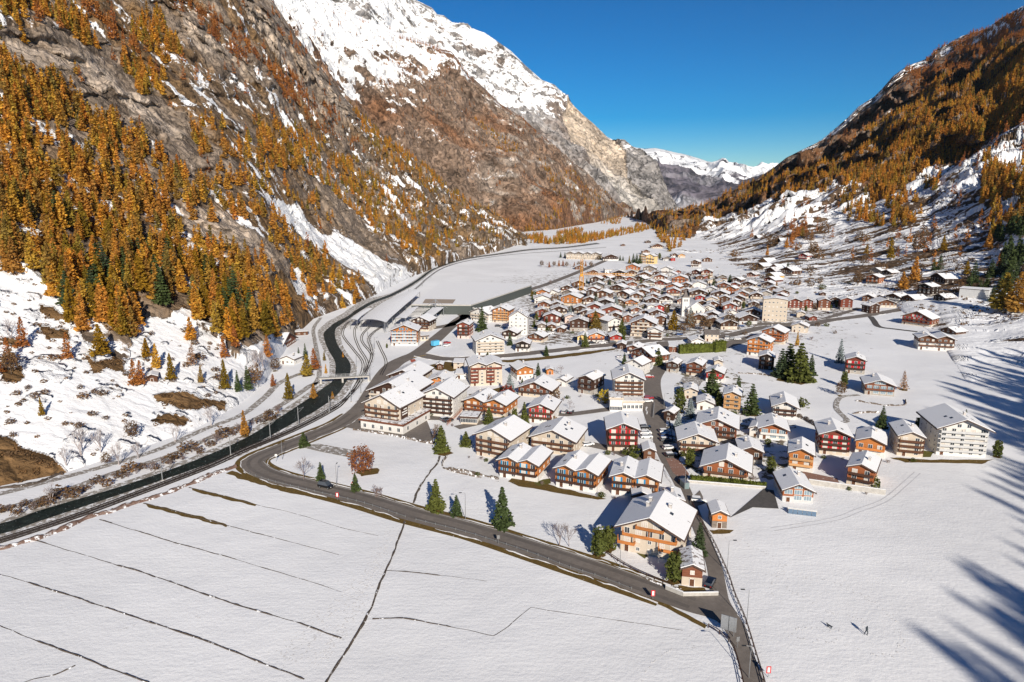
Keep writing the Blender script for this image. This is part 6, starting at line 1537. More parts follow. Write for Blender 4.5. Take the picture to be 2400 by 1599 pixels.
for a in [('spruce_wide',1035,1058,64),('spruce_wide',1092,1045,36,None,1.25),('spruce',712,1047,36,'bushy dark pine between the road and the forked drive near the bend',1.5),('spruce',752,1127,46),('spruce',833,1152,44,'small spruce behind the red-framed warning sign',1.1),
 ('spruce_wide',1022,1196,76,None,.85),('spruce',1070,1209,50,None,1.15),('spruce',1177,1234,95,'tallest dark spruce standing alone on the snowy meadow by the main road',1.1),('column',1404,1302,62,None,1.2),('column',1427,1289,52,None,1.2),('column',1580,1363,62,'dense dark conifer left of the small house at the junction',1.3),('spruce',1638,1298,74,'tall dark spruce between the large cream chalet and the lane',.95),
 ('column',1616,1093,42,None,1.2),('spruce',1261,890,42),('spruce',1224,904,20),('spruce_frost',1195,932,60,'frosted spruce right of the cream twin block',1.1),('red',1190,937,34),('column',1206,1049,42),('column',1235,1047,40),('spruce_wide',1146,992,40,None,1.1),('spruce_wide',1229,1003,64,None,.7),('column',1206,990,32),
 ('yellow',1417,945,32),('shrub_green',1273,989,15),('spruce',1463,853,28),('spruce_wide',1542,855,42,None,1.1),('spruce',1281,834,26),('column',1592,967,58,None,.9),('spruce_frost',1618,977,46),('spruce_frost',1589,1008,46,None,1.1),('spruce',1667,936,76,'huge dark spruce left of the tan timber chalet',1.35),
 ('spruce',1730,918,40),('spruce',1761,972,76,'tall dark spruce right of the tan timber chalet',1.15),('column',1685,956,36),('column',1806,1108,38,None,1.2),('spruce',1830,885,72,'left spruce of the grove on the snowfield',1.2),('spruce_wide',1848,881,80,'back spruce of the grove on the snowfield',1.1),('spruce_wide',1873,893,94,'tallest spruce of the grove on the snowfield',1.05),('spruce',1900,880,52,'right spruce of the grove on the snowfield',1.),('spruce',1886,889,60,'second spruce from the right in the grove on the snowfield',1.),
 ('larch',1868,812,36,'orange larch tip rising behind the spruce grove',.7),('spruce_frost',1968,851,60,'slender frosted spruce left of the chalet with red flowers',.7),('spruce',2066,1003,54,None,1.05),('spruce',2263,978,20),('column',2336,1071,38,None,1.2),('column',2150,1005,26),('larch_pale',2117,914,46),('brown',1970,928,34),('column',1978,907,36),('shrub_green',2048,1144,24),
 ('larch',2348,727,92,'left of two tall golden larches at the right edge above the shaded slope',1.5),('larch',2381,731,100,'right of two tall golden larches at the right edge above the shaded slope',1.45),('larch',2116,682,44,'broad orange larch, lower of the pair above the village',1.5),('larch',2141,662,62,'tall orange larch, upper of the pair above the village',1.1),('larch_olive',2086,609,54,None,.8),('brown',2150,594,48),('larch_olive',2210,588,38),('larch',2315,591,44),('brown',2009,671,30),('spruce',2188,637,32),('spruce',2202,634,38),('larch',2344,611,22),('larch_olive',2265,644,36),
 ('larch',1798,599,26,None,.8),('larch',1843,582,26),('larch',1819,677,20,None,.8),('spruce',1846,629,17),('spruce',1709,664,20),('spruce',1830,689,11),('brown',2022,625,24),('brown',1930,560,40),('brown',1895,575,34),('brown',1905,590,28),('larch',1880,560,26),('larch',2030,600,26),
 ('larch_olive',1578,775,50,'tall yellow-brown larch with bare trunk left of the church',1.3),('brown',1616,777,46,None,.9),('brown',1650,775,36),('brown',1710,771,40),('spruce_frost',1617,762,46,'snow-dusted spruce right in front of the church',.9),('brown',1600,780,24),
 ('larch',1397,773,46,'bright orange larch in the middle of the village',1.5),('spruce',1396,726,42),('brown',1281,753,30,None,.8),('brown',1300,719,32),('spruce_frost',1337,737,22),('spruce_frost',1444,717,30),('spruce_wide',1457,784,40),('column',1462,804,22,None,.8),('spruce_wide',1371,813,36,None,.9),('spruce',1279,835,27,'small spruce on the verge of the cross road'),
 ('spruce',1502,672,27,None,.8),('spruce',1672,670,20),('spruce',1711,666,24,None,1.2),('larch',1475,619,20,'small bright orange cone-shaped larch in the upper village',.9),('spruce',1484,619,26),('spruce',1492,620,28),('spruce',1500,618,24),('spruce',1406,609,15),('spruce',1314,604,14),('spruce',1324,604,14),('spruce',1453,611,14),('spruce',1460,611,12),('column',1535,612,17),('column',1546,608,15),
 ('brown',1403,610,12),('larch_olive',1661,663,24,None,.7),('spruce',1130,777,62,'tall dark spruce beside the station road houses',1.),('spruce',1195,810,34),('column',907,816,11),('column',1143,835,10),('spruce',1640,700,18),('column',1742,724,18),('brown',1570,700,12),('column',1888,730,14),('column',1960,722,16),('brown',1908,727,18),
 # left side
 ('larch_olive',528,915,74,None,.75),('larch',471,899,42,None,.9),('larch_pale',448,858,54,None,1.2),('larch',367,865,62,None,.9),('larch_olive',344,839,48),('larch_olive',402,892,66,None,.8),('larch',448,800,58,None,1.),('larch_olive',237,835,78,'large yellow-green larch at the lower edge of the left wood',1.3),('larch_olive',99,976,46,None,.7),('larch_olive',677,938,66,None,.8),
 ('larch',719,881,52,'bright orange larch beside the riverside path',1.4),('larch',735,934,36,None,1.2),('larch',574,1022,62,None,.8),('spruce',558,918,52,None,.7),('spruce',581,914,60,None,.8),('brown',598,905,50),('spruce',701,846,34,None,.7),('spruce',716,838,36,None,.7),('larch_rust',640,905,30),('larch_rust',738,866,52),('larch',760,846,24,None,.8),('larch',764,876,24,None,.7),('larch',804,838,14,None,.8),('larch',780,935,18),
 ('larch',20,640,78,None,1.1),('larch',60,610,60),('larch_olive',170,760,110,'tall golden larch at the left edge of the wood above the snowfield',.8),('larch_rust',310,790,50),('larch',130,700,90,None,.9),('larch_olive',290,800,70,None,.8),
 ('birch',191,1068,78),('birch',237,1060,64),('brown',310,1030,44),('birch',411,1037,48),('birch',157,1090,52),('birch',280,1090,62),('birch',497,998,52),('birch',23,792,50,None,1.3),('brown',27,877,58),('birch',325,1075,46),('birch',120,1180,52),('brown',250,1090,30),('brown',645,870,32),('birch',600,870,60),('birch',615,880,64),
 ('bare',712,1125,54),('bare',1310,1279,56,None,1.2),('bare',1334,1281,50),('shrub_twig',884,1165,32),('orangeround',848,1108,62,'rounded orange-brown tree on the snow right of the road bend',1.),('shrub_twig',1146,825,18),('bare',1315,880,26),('bare',1110,960,20),('bare',2205,640,26),('bare',1335,960,24),
 ('brown',1024,1035,40,None,.7),('shrub_green',1488,1071,26,None,1.2),('shrub_green',1880,955,22),('shrub',1296,990,16,None,1.3),('shrub',1300,935,22),('brown',1150,970,44,None,.7)]:
    T(*a[:4], *(a[4:] if len(a) > 4 else ()))
for i in range(9): T('spruce', 1374+i*8+random.uniform(-2, 2), 666+random.uniform(-3, 3), random.uniform(13, 19), 'dark spruce in the row below the crane jib')
for i in range(14): T(random.choice(('birch', 'brown', 'larch_rust')), 1270+i*9.5+random.uniform(-2, 2), 626+random.uniform(-2, 3), random.uniform(11, 16), auto_label('small bare tree in the far field row', 1270+i*9.5, 615))
for _ in range(16): T('spruce', 2270+random.random()*150, 640+random.random()*62, random.uniform(34, 60), 'dark spruce added to deepen the black shade at the right edge')  # added spruces: their dark crowns stand in for the deep shade on this slope
# trees between the village houses
rt = random.Random(21); grown = [(u, v, r_['hw']) for r_, u, v in HOUSES]; cnt = 0
for _ in range(2500):
    u = rt.uniform(1240, 1900); v = rt.uniform(650, 800)
    if not inpoly(u, v, VCORE): continue
    s_ = F/(float(floor_pt(u, v)[1])*cp+CAMH*sp)
    if any(abs(u-a) < b*s_*.5+1 and -1 < v-c_ < 6+s_*1.2 for a, c_, b in grown): continue
    k = rt.choice(('brown', 'brown', 'spruce', 'spruce_wide', 'spruce', 'larch_olive', 'bare', 'birch')); T(k, u, v, rt.uniform(3.2, 7.)*s_); cnt += 1
    if cnt >= 62: break
# shrubs on the river bank and the left slope
rr = random.Random(4)
def many(key, spots, group, label):
    for u, v, h in spots:
        P = ground(u, v); fw = project(P.x, P.y, P.z)[2]; plant(key, P, h*fw/F, label, group, wide=rr.uniform(.9, 1.6))
bank = []
for i in range(48):
    s = i/47; u = 8+s*640; v = np.interp(u, [0, 121, 250, 400, 497, 612, 660], [1206, 1172, 1128, 1082, 1040, 990, 955])+rr.uniform(-6, 12); bank.append((u+rr.uniform(-6, 6), v, rr.uniform(12, 26)))
many('shrub', bank[::2], 'shrubs on the left river bank', 'brown shrub on the stony left river bank')
many('shrub_twig', bank[1::2], 'bare shrubs on the left river bank', 'bare twiggy shrub on the stony left river bank')
spts = [(rr.uniform(20, 560), rr.uniform(760, 1040), rr.uniform(7, 15)) for _ in range(46)]
many('shrub', [q for q in spts if q[1] < 1060-q[0]*.25], 'shrubs on the left snow slope', 'low brown shrub poking through snow on the left slope')
spts = [(rr.uniform(1700, 2350), rr.uniform(540, 690), rr.uniform(8, 16)) for _ in range(60)]
many('shrub', [q for q in spts if R1.inside(q[0], q[1])], 'shrubs on the right hillside', 'dark brown shrub on the terraced right hillside')
vs = []
for _ in range(90):
    u = rr.uniform(1250, 1990); v = rr.uniform(665, 800)
    vs.append((u, v, rr.uniform(6, 11)))
many('shrub_green', vs[::3], 'garden shrubs of the village', 'small garden shrub between the village houses'); many('shrub_twig', vs[1::3], 'garden shrubs of the village (bare)', 'small bare garden shrub between the village houses'); many('shrub', vs[2::3], 'garden shrubs of the village (brown)', 'small brown garden shrub between the village houses')
gs = [(1128,1078,9),(1140,1082,8),(1100,1075,8),(1260,1073,9),(1290,1075,8),(1425,1066,10),(1440,1068,9),(1466,1066,12),(1500,1068,9),(1600,1070,12),(1690,1052,10),(1742,1050,9),(1765,1038,12),(1800,1042,14),(1830,1040,12),(1700,1130,9),(1660,1125,9),(1725,1132,9),(1765,1125,14),(1930,1075,9),(1975,1078,8),(2010,1082,9),(2080,1085,10),(2140,1082,9),(1280,1000,12),(1180,985,10),(1060,1000,9),(1330,935,8),(1360,932,8),(1400,930,8),(1620,1045,12),(1720,975,14),(1745,972,12),(1500,1135,9),(1440,1170,9),(1120,1115,9),(1270,1137,10),(1410,1165,12),(1566,1320,9),(1990,1150,9),(2030,1160,9),(1010,975,10),(1095,985,9),(1280,875,8),(1320,940,10)]
many('shrub_twig', gs[::2], 'garden shrubs near the front houses', 'small bare shrub beside the front rows of chalets'); many('shrub_green', gs[1::2], 'green garden shrubs near the front houses', 'small green shrub beside the front rows of chalets')
# dark ring of thawed ground under some trees is bare grass
def hedge(px0, px1, w, h, m, label, dens=26):
    a = ground(*px0); b_ = ground(*px1); d = b_-a; L = d.length; yaw = math.atan2(d.y, d.x); r = np.random.default_rng(int(px0[0]))
    n = int(L*dens); p = np.stack([r.uniform(0, L, n), r.uniform(-w/2, w/2, n), r.uniform(0, h, n)], 1)
    f = r.integers(0, 3, n); p[:, 1] = np.where(f == 0, -w/2+r.normal(size=n)*.08, p[:, 1]); p[:, 2] = np.where(f == 1, h+r.normal(size=n)*.1, p[:, 2])
    v, q = clumps(p, .55*r.uniform(.7, 1.3, n), r, 0, .9)
    o = empty('hedge', a, yaw); link('foliage', quads_mesh('hedge_foliage', v, q, [m]), o)
    g = MB(); g.box(.2, L-.2, -w*.4, w*.4, 0, h*.92, m); g.obj('inner_growth', o)
    tag(o, label, 'hedge', 'hedges'); return o
hedge((1590, 829), (1668, 825), 3, 5.2, M_GREENL, 'tall yellow-green hedge beside the cross road')
hedge((1672, 826), (1698, 822), 3.5, 6.4, M_GREENL, 'higher rounded right end of the tall green hedge', 30)
hedge((1617, 1124), (1795, 1142), 1.5, 1.3, M_GREENL, 'long low clipped hedge in front of the wide rust-brown chalet', 40)

# ------------------------------------------------------------------ vehicles
CARCOL = dict(white=(.75, .75, .75), black=(.012, .012, .014), silver=(.40, .42, .44), red=(.35, .02, .02), blue=(.03, .07, .20), grey=(.12, .13, .14))
CM = {}
for k, c in CARCOL.items():
    m, t, b = mat('car_paint_'+k); b.inputs['Base Color'].default_value = (*c, 1); b.inputs['Roughness'].default_value = .3; b.inputs['Coat Weight'].default_value = .3; CM[k] = m
M_TYRE = simple('tyre', (.02, .02, .02), .9, .1); M_LAMP = simple('lamp_glass', (.7, .7, .65), .3, .02); M_TAIL = simple('tail_lamp', (.35, .02, .02), .4, .02)
def car_body(m, van=False, snow=False):
    f = MB(); L, w = 4.3, 1.75; hz = 1.95 if van else 1.45
    pr = [(-2.15, .35), (2.15, .35), (2.15, .75), (2.05, .92), (1.15, 1.0), (.45, hz-.04), (-1.5, hz), (-2.05, 1.05 if not van else hz-.25), (-2.15, .8)]
    lo = [(-2.15, .35), (2.15, .35), (2.15, .75), (2.05, .92), (1.2, .98), (-2.1, .98), (-2.15, .8)]
    f.prism(lo, -w/2, w/2, m)
    f.poly([(1.2, -w/2+.02, .98), (-2.08, -w/2+.02, .98), (-2.08, w/2-.02, .98), (1.2, w/2-.02, .98), (.4, -w/2+.2, hz-.05), (-1.75, -w/2+.2, hz-.05), (-1.75, w/2-.2, hz-.05), (.4, w/2-.2, hz-.05)],
           [(0, 1, 5, 4), (1, 2, 6, 5), (2, 3, 7, 6), (3, 0, 4, 7)], M_GLASS)
    f.box(-1.8, .42, -w/2+.18, w/2-.18, hz-.06, hz, M_RSNOW if snow else m)
    if snow: f.box(1.25, 2.0, -w/2+.1, w/2-.1, .95, 1.0, M_RSNOW)
    return f.mesh('car_body')
wh = MB(); wh.cyl((0, -.1, 0), (0, .1, 0), .32, .32, M_TYRE, 10); wh.cyl((0, -.12, 0), (0, .12, 0), .17, .17, M_GALV, 8); WHM = wh.mesh('wheel')
hl = MB(); hl.box(-.03, .03, -.18, .18, -.08, .08, M_LAMP); HLM = hl.mesh('headlight'); tl = MB(); tl.box(-.03, .03, -.15, .15, -.1, .1, M_TAIL); TLM = tl.mesh('tail_light')
CB = {}
def car(u, v, deg, colour, label, van=False, snow=False, name='parked_car', s=1.):
    k = (colour, van, snow)
    if k not in CB: CB[k] = car_body(CM[colour], van, snow)
    o = empty(name, ground(u, v)+Vector((0, 0, .1)), math.radians(deg)); o.scale = (s, s, s)
    link('body', CB[k], o)
    for x in (-1.35, 1.35):
        for y in (-.82, .82): link('wheel', WHM, o, loc=(x, y, .32))
    for y in (-.62, .62): link('headlight', HLM, o, loc=(2.13, y, .72)); link('tail_light', TLM, o, loc=(-2.14, y, .8))
    tag(o, label, 'car', 'cars parked in the village' if name == 'parked_car' else None); return o
car(764, 1144, -24, 'black', 'black van driving on the main road just past the bend', True, name='moving_car', s=1.12)
for a in [(1323,968,70,'silver','first of two snow-covered cars beside the white chalet with red shutters',False,True),(1338,969,70,'black','second of two snow-covered cars beside the white chalet with red shutters',False,True),
 (1512,1005,5,'black','black car topmost in the parking row right of the red-shuttered chalet',False,False),(1513,1018,5,'white','white car with snowy roof in the parking row right of the red-shuttered chalet',False,True),(1515,1027,5,'white','white car lowest in the parking row right of the red-shuttered chalet',False,False),
 (1520,936,10,'red','red car parked beside the white stepped hotel',False,False),(1518,943,10,'white','silver-white car parked below the red one beside the white stepped hotel',False,False),(1522,886,0,'red','pale red car parked by the lane behind the white hotel',False,True),
 (1558,1014,8,'white','white car topmost in the shaded row left of the low cream chalet',False,True),(1560,1024,8,'blue','blue car second in the shaded row left of the low cream chalet',False,False),(1561,1034,8,'grey','grey car third in the shaded row left of the low cream chalet',False,True),(1567,1053,15,'white','white car alone below the shaded parking row',False,True),
 (1573,1070,10,'black','black car at the top of the red paving',False,True),(1600,1128,60,'black','black car by the container at the lane edge',False,False),(1637,1176,-12,'white','white car parked on the small lot above the lone orange barn',False,True),
 (1664,1372,60,'black','dark car beside the small house at the junction',False,False),(1050,989,35,'black','black car parked between hotel block and brown fence',False,False),(1043,985,35,'grey','grey car behind the black one near the brown fence',False,True),
 (1388,806,10,'black','dark car in front of the orange and white house',False,False),(1411,806,5,'white','white car in front of the orange and white house',False,True),(1436,804,5,'grey','grey car in front of the low house with crimson gable',False,False),
 (1706,795,0,'white','white van on the lot beside the cream house with dark roof',True,True),(1718,796,0,'silver','silver car right of the white van',False,True),(1728,797,0,'white','white car right of the silver one',False,True),
 (1583,784,10,'silver','silver car under the church trees',False,True),(1592,786,10,'blue','blue car under the church trees',False,False),(1738,766,0,'blue','dark blue car left of the cream five-storey block',False,True),(1290,783,5,'white','white car beside the snowy plot in the village centre',False,True),
 (1852,878,0,'grey','grey car half hidden under the spruce grove',False,True),(1853,1003,20,'white','snow-dusted car on the drive of the modern white chalet',False,True),(1048,806,30,'red','red car on the small lot beside the station road',False,False),(1046,812,30,'white','white car on the small lot beside the station road',False,True),
 (1378,1045,20,'white','white car behind the wide cream block',False,True),(1470,838,80,'silver','silver car in the blue shade left of the small spruce',False,True),(1452,838,60,'white','snowy car at the edge of the snowfield by the dark hut',False,True),(1515,851,80,'grey','grey car beside the plain white house',False,False),
 (983,797,30,'white','snow-covered car beside the colourful apartment house',False,True),(1880,742,20,'grey','grey car parked below the dark row houses',False,True),(1945,735,25,'black','dark car on the small lot right of the dark row houses',False,True),(1168,766,10,'black','dark car in front of the orange gabled apartment house',False,False),(1180,768,10,'white','white car in front of the orange gabled apartment house',False,True)]:
    car(*a)
# small lorry with a light blue box
o = empty('delivery_lorry', ground(1023, 812), math.radians(48)); M_SKYB = simple('lorry_blue', (.10, .42, .66), .5, .05)
f = MB(); f.box(-3.2, 1.4, -1.2, 1.2, .9, 3.6, M_SKYB); f.obj('cargo_box', o); f = MB(); f.prism([(1.5, .6), (3.1, .6), (3.1, 1.6), (2.8, 2.6), (1.5, 2.7)], -1.1, 1.1, CM['white']); f.box(2.85, 3.12, -.95, .95, 1.65, 2.4, M_GLASS); f.obj('cab', o)
for x in (-2, 2.2):
    for y in (-1, 1): q = link('wheel', WHM, o, loc=(x, y, .5)); q.scale = (1.5, 1.5, 1.5)
tag(o, 'small lorry with light blue box on the station road', 'lorry')
# container at the lane
o = empty('rubbish_container', ground(1604, 1142), math.radians(100)); f = MB(); f.box(-1.6, 1.6, -.8, .8, .1, 2.0, simple('container_grey', (.16, .22, .23), .6, .1)); f.obj('bin', o); f = MB(); f.box(-1.65, 1.65, -.85, .85, 2.0, 2.12, M_GALV); f.obj('lid', o); tag(o, 'grey-green container on the lane beside the red paving', 'container')

# ------------------------------------------------------------------ masts, lamps, signs, fences, crane
def mast(u, v, h, label, side=1):
    o = empty('catenary_mast', ground(u, v), AX+math.radians(40)); f = MB(); f.cyl((0, 0, 0), (0, 0, h), .17, .12, M_GALV, 6); f.obj('pole', o)
    f = MB(); f.cyl((0, 0, h-.9), (2.6*side, 0, h-.5), .06, .05, M_GALV, 4); f.cyl((0, 0, h-2.2), (2.6*side, 0, h-.6), .05, .04, M_GALV, 4); f.obj('bracket', o)
    f = MB(); f.box(-.3, .3, -.3, .3, -.1, .3, M_CONC); f.obj('footing', o); tag(o, label, 'mast', 'catenary masts along the railway')
for i, (u, v) in enumerate([(381,1127),(541,1067),(634,1029),(700,997),(772,968),(823,943),(846,922),(852,895),(868,893),(836,862),(878,818),(862,790),(905,780),(932,716),(958,697),(990,671),(1010,652)]):
    mast(u, v, 7.2, auto_label('pale catenary mast beside the railway', u, v-25))
def lamp(u, v, h, label, rz=0):
    o = empty('street_lamp', ground(u, v), rz); f = MB(); f.cyl((0, 0, 0), (0, 0, h), .09, .05, M_GALV, 5); f.obj('pole', o)
    f = MB(); f.cyl((0, 0, h), (1.3, 0, h+.15), .04, .04, M_GALV, 4); f.box(.9, 1.7, -.14, .14, h+.06, h+.2, M_METAL); f.obj('lamp_head', o); tag(o, label, 'street lamp', 'street lamps')
for u, v, h, l in [(789,1142,7,'slender street lamp beside the black van'),(662,1077,7,'street lamp on the inside of the sharp road bend'),(1091,1217,7.5,'street lamp between the two small roadside spruces'),(1704,1342,8,'street lamp in the snow right of the fenced lane'),(1750,1461,7.5,'street lamp at the fence below the junction'),(1755,1590,6.5,'street lamp at the lowest bend of the road'),(1565,831,6.5,'street lamp at the corner of the cross road'),(1556,956,6,'street lamp beside the blue shaded cars'),(1605,1148,6.5,'street lamp beside the grey-green container'),(1453,1330,6,'thin lamp post by the dark roadside verge'),(1374,812,7,'street lamp in front of the yellow gabled house'),(1532,977,6,'short lamp post at the lane bend'),(1578,786,7,'street lamp near the church trees'),(1758,760,8,'tall lamp post left of the cream five-storey block'),(1735,858,5,'lamp post beside the black timber house')]:
    lamp(u, v, h, l, random.choice((0, 3.1, 1.5)))
def sign(u, v, kind_, label, rz=0):
    o = empty('road_sign', ground(u, v), rz); f = MB(); f.cyl((0, 0, 0), (0, 0, 2.2), .05, .05, M_GALV, 5); f.obj('post', o)
    if kind_ == 'marker': f = MB(); f.box(-.42, .42, -.06, -.02, .9, 2.3, SH['red']); f.box(-.22, .22, -.08, -.06, 1.1, 2.1, M_FRAME); f.obj('plate', o)
    elif kind_ == 'warn':
        f = MB(); f.poly([(-.62, -.06, 1.9), (.62, -.06, 1.9), (0, -.06, 3.0), (-.62, -.02, 1.9), (.62, -.02, 1.9), (0, -.02, 3.0)], [(0, 1, 2), (5, 4, 3), (0, 3, 4, 1), (1, 4, 5, 2), (2, 5, 3, 0)], SH['red']); f.poly([(-.36, -.08, 2.03), (.36, -.08, 2.03), (0, -.08, 2.7)], [(0, 1, 2)], M_FRAME); f.obj('plate', o)
    elif kind_ == 'round': f = MB(); f.cyl((0, -.08, 2.2), (0, -.03, 2.2), .45, .45, M_FRAME, 14); f.obj('plate', o)
    elif kind_ == 'back': f = MB(); f.box(-1.5, 1.5, -.05, .05, 1.2, 4.3, M_GALV); f.cyl((-1.1, 0, 0), (-1.1, 0, 4.2), .08, .08, M_GALV, 5); f.cyl((1.1, 0, 0), (1.1, 0, 4.2), .08, .08, M_GALV, 5); f.box(-.05, .05, -.09, -.05, 1.2, 4.3, M_METAL); f.obj('panel', o)
    elif kind_ == 'small': f = MB(); f.box(-.35, .35, -.05, 0, 1.5, 2.5, M_GALV); f.obj('plate', o)
    tag(o, label, 'road sign', 'road signs')
for u, v, k, l, rz in [(791,1172,'marker','red and white marker plate below the black van',0),(1530,1406,'marker','red and white marker plate at the verge before the junction',0),(827,1150,'warn','red-rimmed warning triangle in front of a small spruce',0),(1168,1276,'small','grey backed sign at the lower road edge in mid meadow',.3),(1706,1490,'back','large grey back of a direction panel at the lower bend',-.5),(648,1082,'round','white round sign at the inner side of the sharp bend',0),(1728,1520,'small','small post sign below the large direction panel',.4),(1800,1588,'marker','red and white snow marker right of the lower road',0),(958,1003,'small','small sign at the hotel car park corner',0)]:
    sign(u, v, k, l, rz)
def fence(px, label, step=2.2, h=1.0, m=None, rails=2, name='wooden_fence', post=.12):
    m = m or W['dark']; P = pxline(px, 4); s = np.concatenate([[0], np.cumsum(np.linalg.norm(np.diff(P, axis=0), axis=1))]); n = int(s[-1]/step)+1
    ss = np.linspace(0, s[-1], n); Q = np.stack([np.interp(ss, s, P[:, 0]), np.interp(ss, s, P[:, 1])], 1); o = empty(name, (*Q[0], 0))
    pm = MB(); pm.box(-post/2, post/2, -post/2, post/2, -.1, h, m); pm = pm.mesh('post')
    for q in Q: link('post', pm, o, loc=(q[0]-Q[0][0], q[1]-Q[0][1], 0))
    for r in range(rails):
        z = h*(.45+.45*r); f = MB()
        for a, b_ in zip(Q[:-1], Q[1:]):
            a = a-Q[0]; b_ = b_-Q[0]; d = b_-a; nn = np.array([-d[1], d[0]])/(np.linalg.norm(d)+1e-9)*.05
            f.poly([(*(a-nn), z), (*(b_-nn), z), (*(b_+nn), z), (*(a+nn), z), (*(a-nn), z+.12), (*(b_-nn), z+.12), (*(b_+nn), z+.12), (*(a+nn), z+.12)], [(0, 3, 2, 1), (4, 5, 6, 7), (0, 1, 5, 4), (1, 2, 6, 5), (2, 3, 7, 6), (3, 0, 4, 7)], m)
        f.obj('rail', o)
    tag(o, label, 'fence', 'fences'); return o
fence([(1618,1176),(1638,1217),(1669,1268),(1690,1312),(1709,1357),(1722,1398),(1746,1455),(1766,1520),(1790,1599),(1800,1640)], 'long dark wooden fence along the right edge of the lane', 2.4, 1.05)
fence([(1660,1472),(1690,1490),(1715,1515),(1728,1550),(1740,1599),(1748,1640)], 'dark fence on the inner side of the lower road bend', 2.4, 1.0)
fence([(585,1112),(640,1130),(740,1154),(850,1180),(950,1213)], 'low guard rail along the outer side of the road bend', 3, .7, M_GALV, 1, 'guard_rail')
fence([(975,1220),(1080,1246),(1160,1270),(1240,1296),(1330,1330),(1400,1352),(1480,1382)], 'low guard rail along the lower side of the main road', 3, .7, M_GALV, 1, 'guard_rail')
fence([(1060,985),(1047,1000),(1030,1015)] if False else [(1086,960),(1070,978),(1048,998)], 'orange-brown plank fence between the hotel block and the snowy garden', 1.2, 1.3, W['rust'], 3)
fence([(1420,1298),(1470,1330),(1530,1358),(1575,1375)], 'dark fence along the verge below the large cream chalet', 2., .9)
fence([(1533,948),(1530,980)], 'short light fence beside the snowy parking edge', 1.5, 1., M_GALV)
fence([(1832,1225),(1850,1213),(1930,1205)], 'white railing in front of the modern grey house', 1.6, 1., M_FRAME) if False else None
# retaining walls, blue glass parapet
def slabwall(a, b_, h, th, m, label, name='retaining_wall', cat='wall', z=0):
    A_ = ground(*a); B2 = ground(*b_); d = B2-A_; f = MB(); f.box(0, d.length, -th/2, th/2, -.2+z, h+z, m); f.box(0, d.length, -th/2-.03, th/2+.03, h+z, h+z+.1, M_RSNOW)
    o = f.obj(name, None, A_); o.rotation_euler = (0, 0, math.atan2(d.y, d.x)); tag(o, label, cat); return o
slabwall((1895,1135),(2075,1160),1.6,.4,M_CONC,'long pale retaining wall below the lowest eastern chalet')
slabwall((1600,1130),(1795,1146),.7,.35,M_CONC,'low pale wall under the clipped hedge')
slabwall((1560,1382),(1600,1398),1.1,.3,M_CONC,'short white wall left of the junction island'); slabwall((1600,1398),(1683,1396),.9,.3,M_CONC,'curved white wall around the small house garden')
slabwall((1180,1070),(1225,1075),.8,.3,M_CONC,'low wall between the two cream blocks')
slabwall((1845,1197),(1915,1206),1.0,.3,M_CONC,'pale terrace wall of the modern grey house'); 
o = empty('glass_parapet', ground(1847, 1204), math.atan2((ground(1913,1212)-ground(1847,1204)).y, (ground(1913,1212)-ground(1847,1204)).x)); Lg = (ground(1913,1212)-ground(1847,1204)).length
pm = MB(); pm.box(.05, Lg/6-.05, -.04, .04, .1, 1.5, simple('parapet_glass', (.10, .16, .24), .25, .05, spec=.6)); pm = pm.mesh('pane')
for i in range(6): link('pane', pm, o, loc=(i*Lg/6, 0, 0))
f = MB(); f.box(-.1, Lg+.1, -.1, .1, 1.5, 1.6, M_FRAME); f.obj('handrail', o); tag(o, 'blue glass parapet of six panes below the modern grey house', 'parapet')
o = empty('dung_yard', ground(1740, 742)) if False else None
# crane
def crane():
    P = ground(1362, 692); o = empty('tower_crane', P); M_CY = simple('crane_yellow', (.62, .28, .03), .5, .08); hgt = 32.; sz = .95
    def lattice(p0, p1, s, n, r):
        f = MB(); p0 = Vector(p0); p1 = Vector(p1); d = (p1-p0); L = d.length; d.normalize(); a = Vector((0, 0, 1)) if abs(d.z) < .9 else Vector((1, 0, 0)); a = (a-d*a.dot(d)).normalized(); b_ = d.cross(a)
        cs = [(a*s+b_*s), (a*s-b_*s), (-a*s-b_*s), (-a*s+b_*s)]
        for c in cs: f.cyl(p0+c, p1+c, r, r, M_CY, 4)
        for i in range(n):
            q0 = p0+d*L*i/n; q1 = p0+d*L*(i+1)/n
            for j in range(4): f.cyl(q0+cs[j], q1+cs[(j+1) % 4], r*.7, r*.7, M_CY, 3)
        return f
    lattice((0, 0, 0), (0, 0, hgt*.55), sz*1.7, 9, .22).obj('mast', o); lattice((0, 0, hgt*.55), (0, 0, hgt), sz, 10, .17).obj('mast', o)
    lattice((0, 0, hgt*.60), (46, 4, hgt*.56), .75, 24, .13).obj('jib', o)
    f = MB(); f.box(-1.2, 1.2, -1.2, 1.2, hgt*.53, hgt*.6, M_CY); f.obj('slewing_unit', o); f = MB(); f.box(-2, 2, -2, 2, 0, 1.4, M_CONC); f.obj('ballast_blocks', o)
    f = MB(); f.cyl((0, 0, hgt), (24, 2, hgt*.6), .05, .05, M_METAL, 3); f.obj('stay_cable', o)
    tag(o, 'yellow tower crane with horizontal jib above the village roofs', 'crane')
crane()
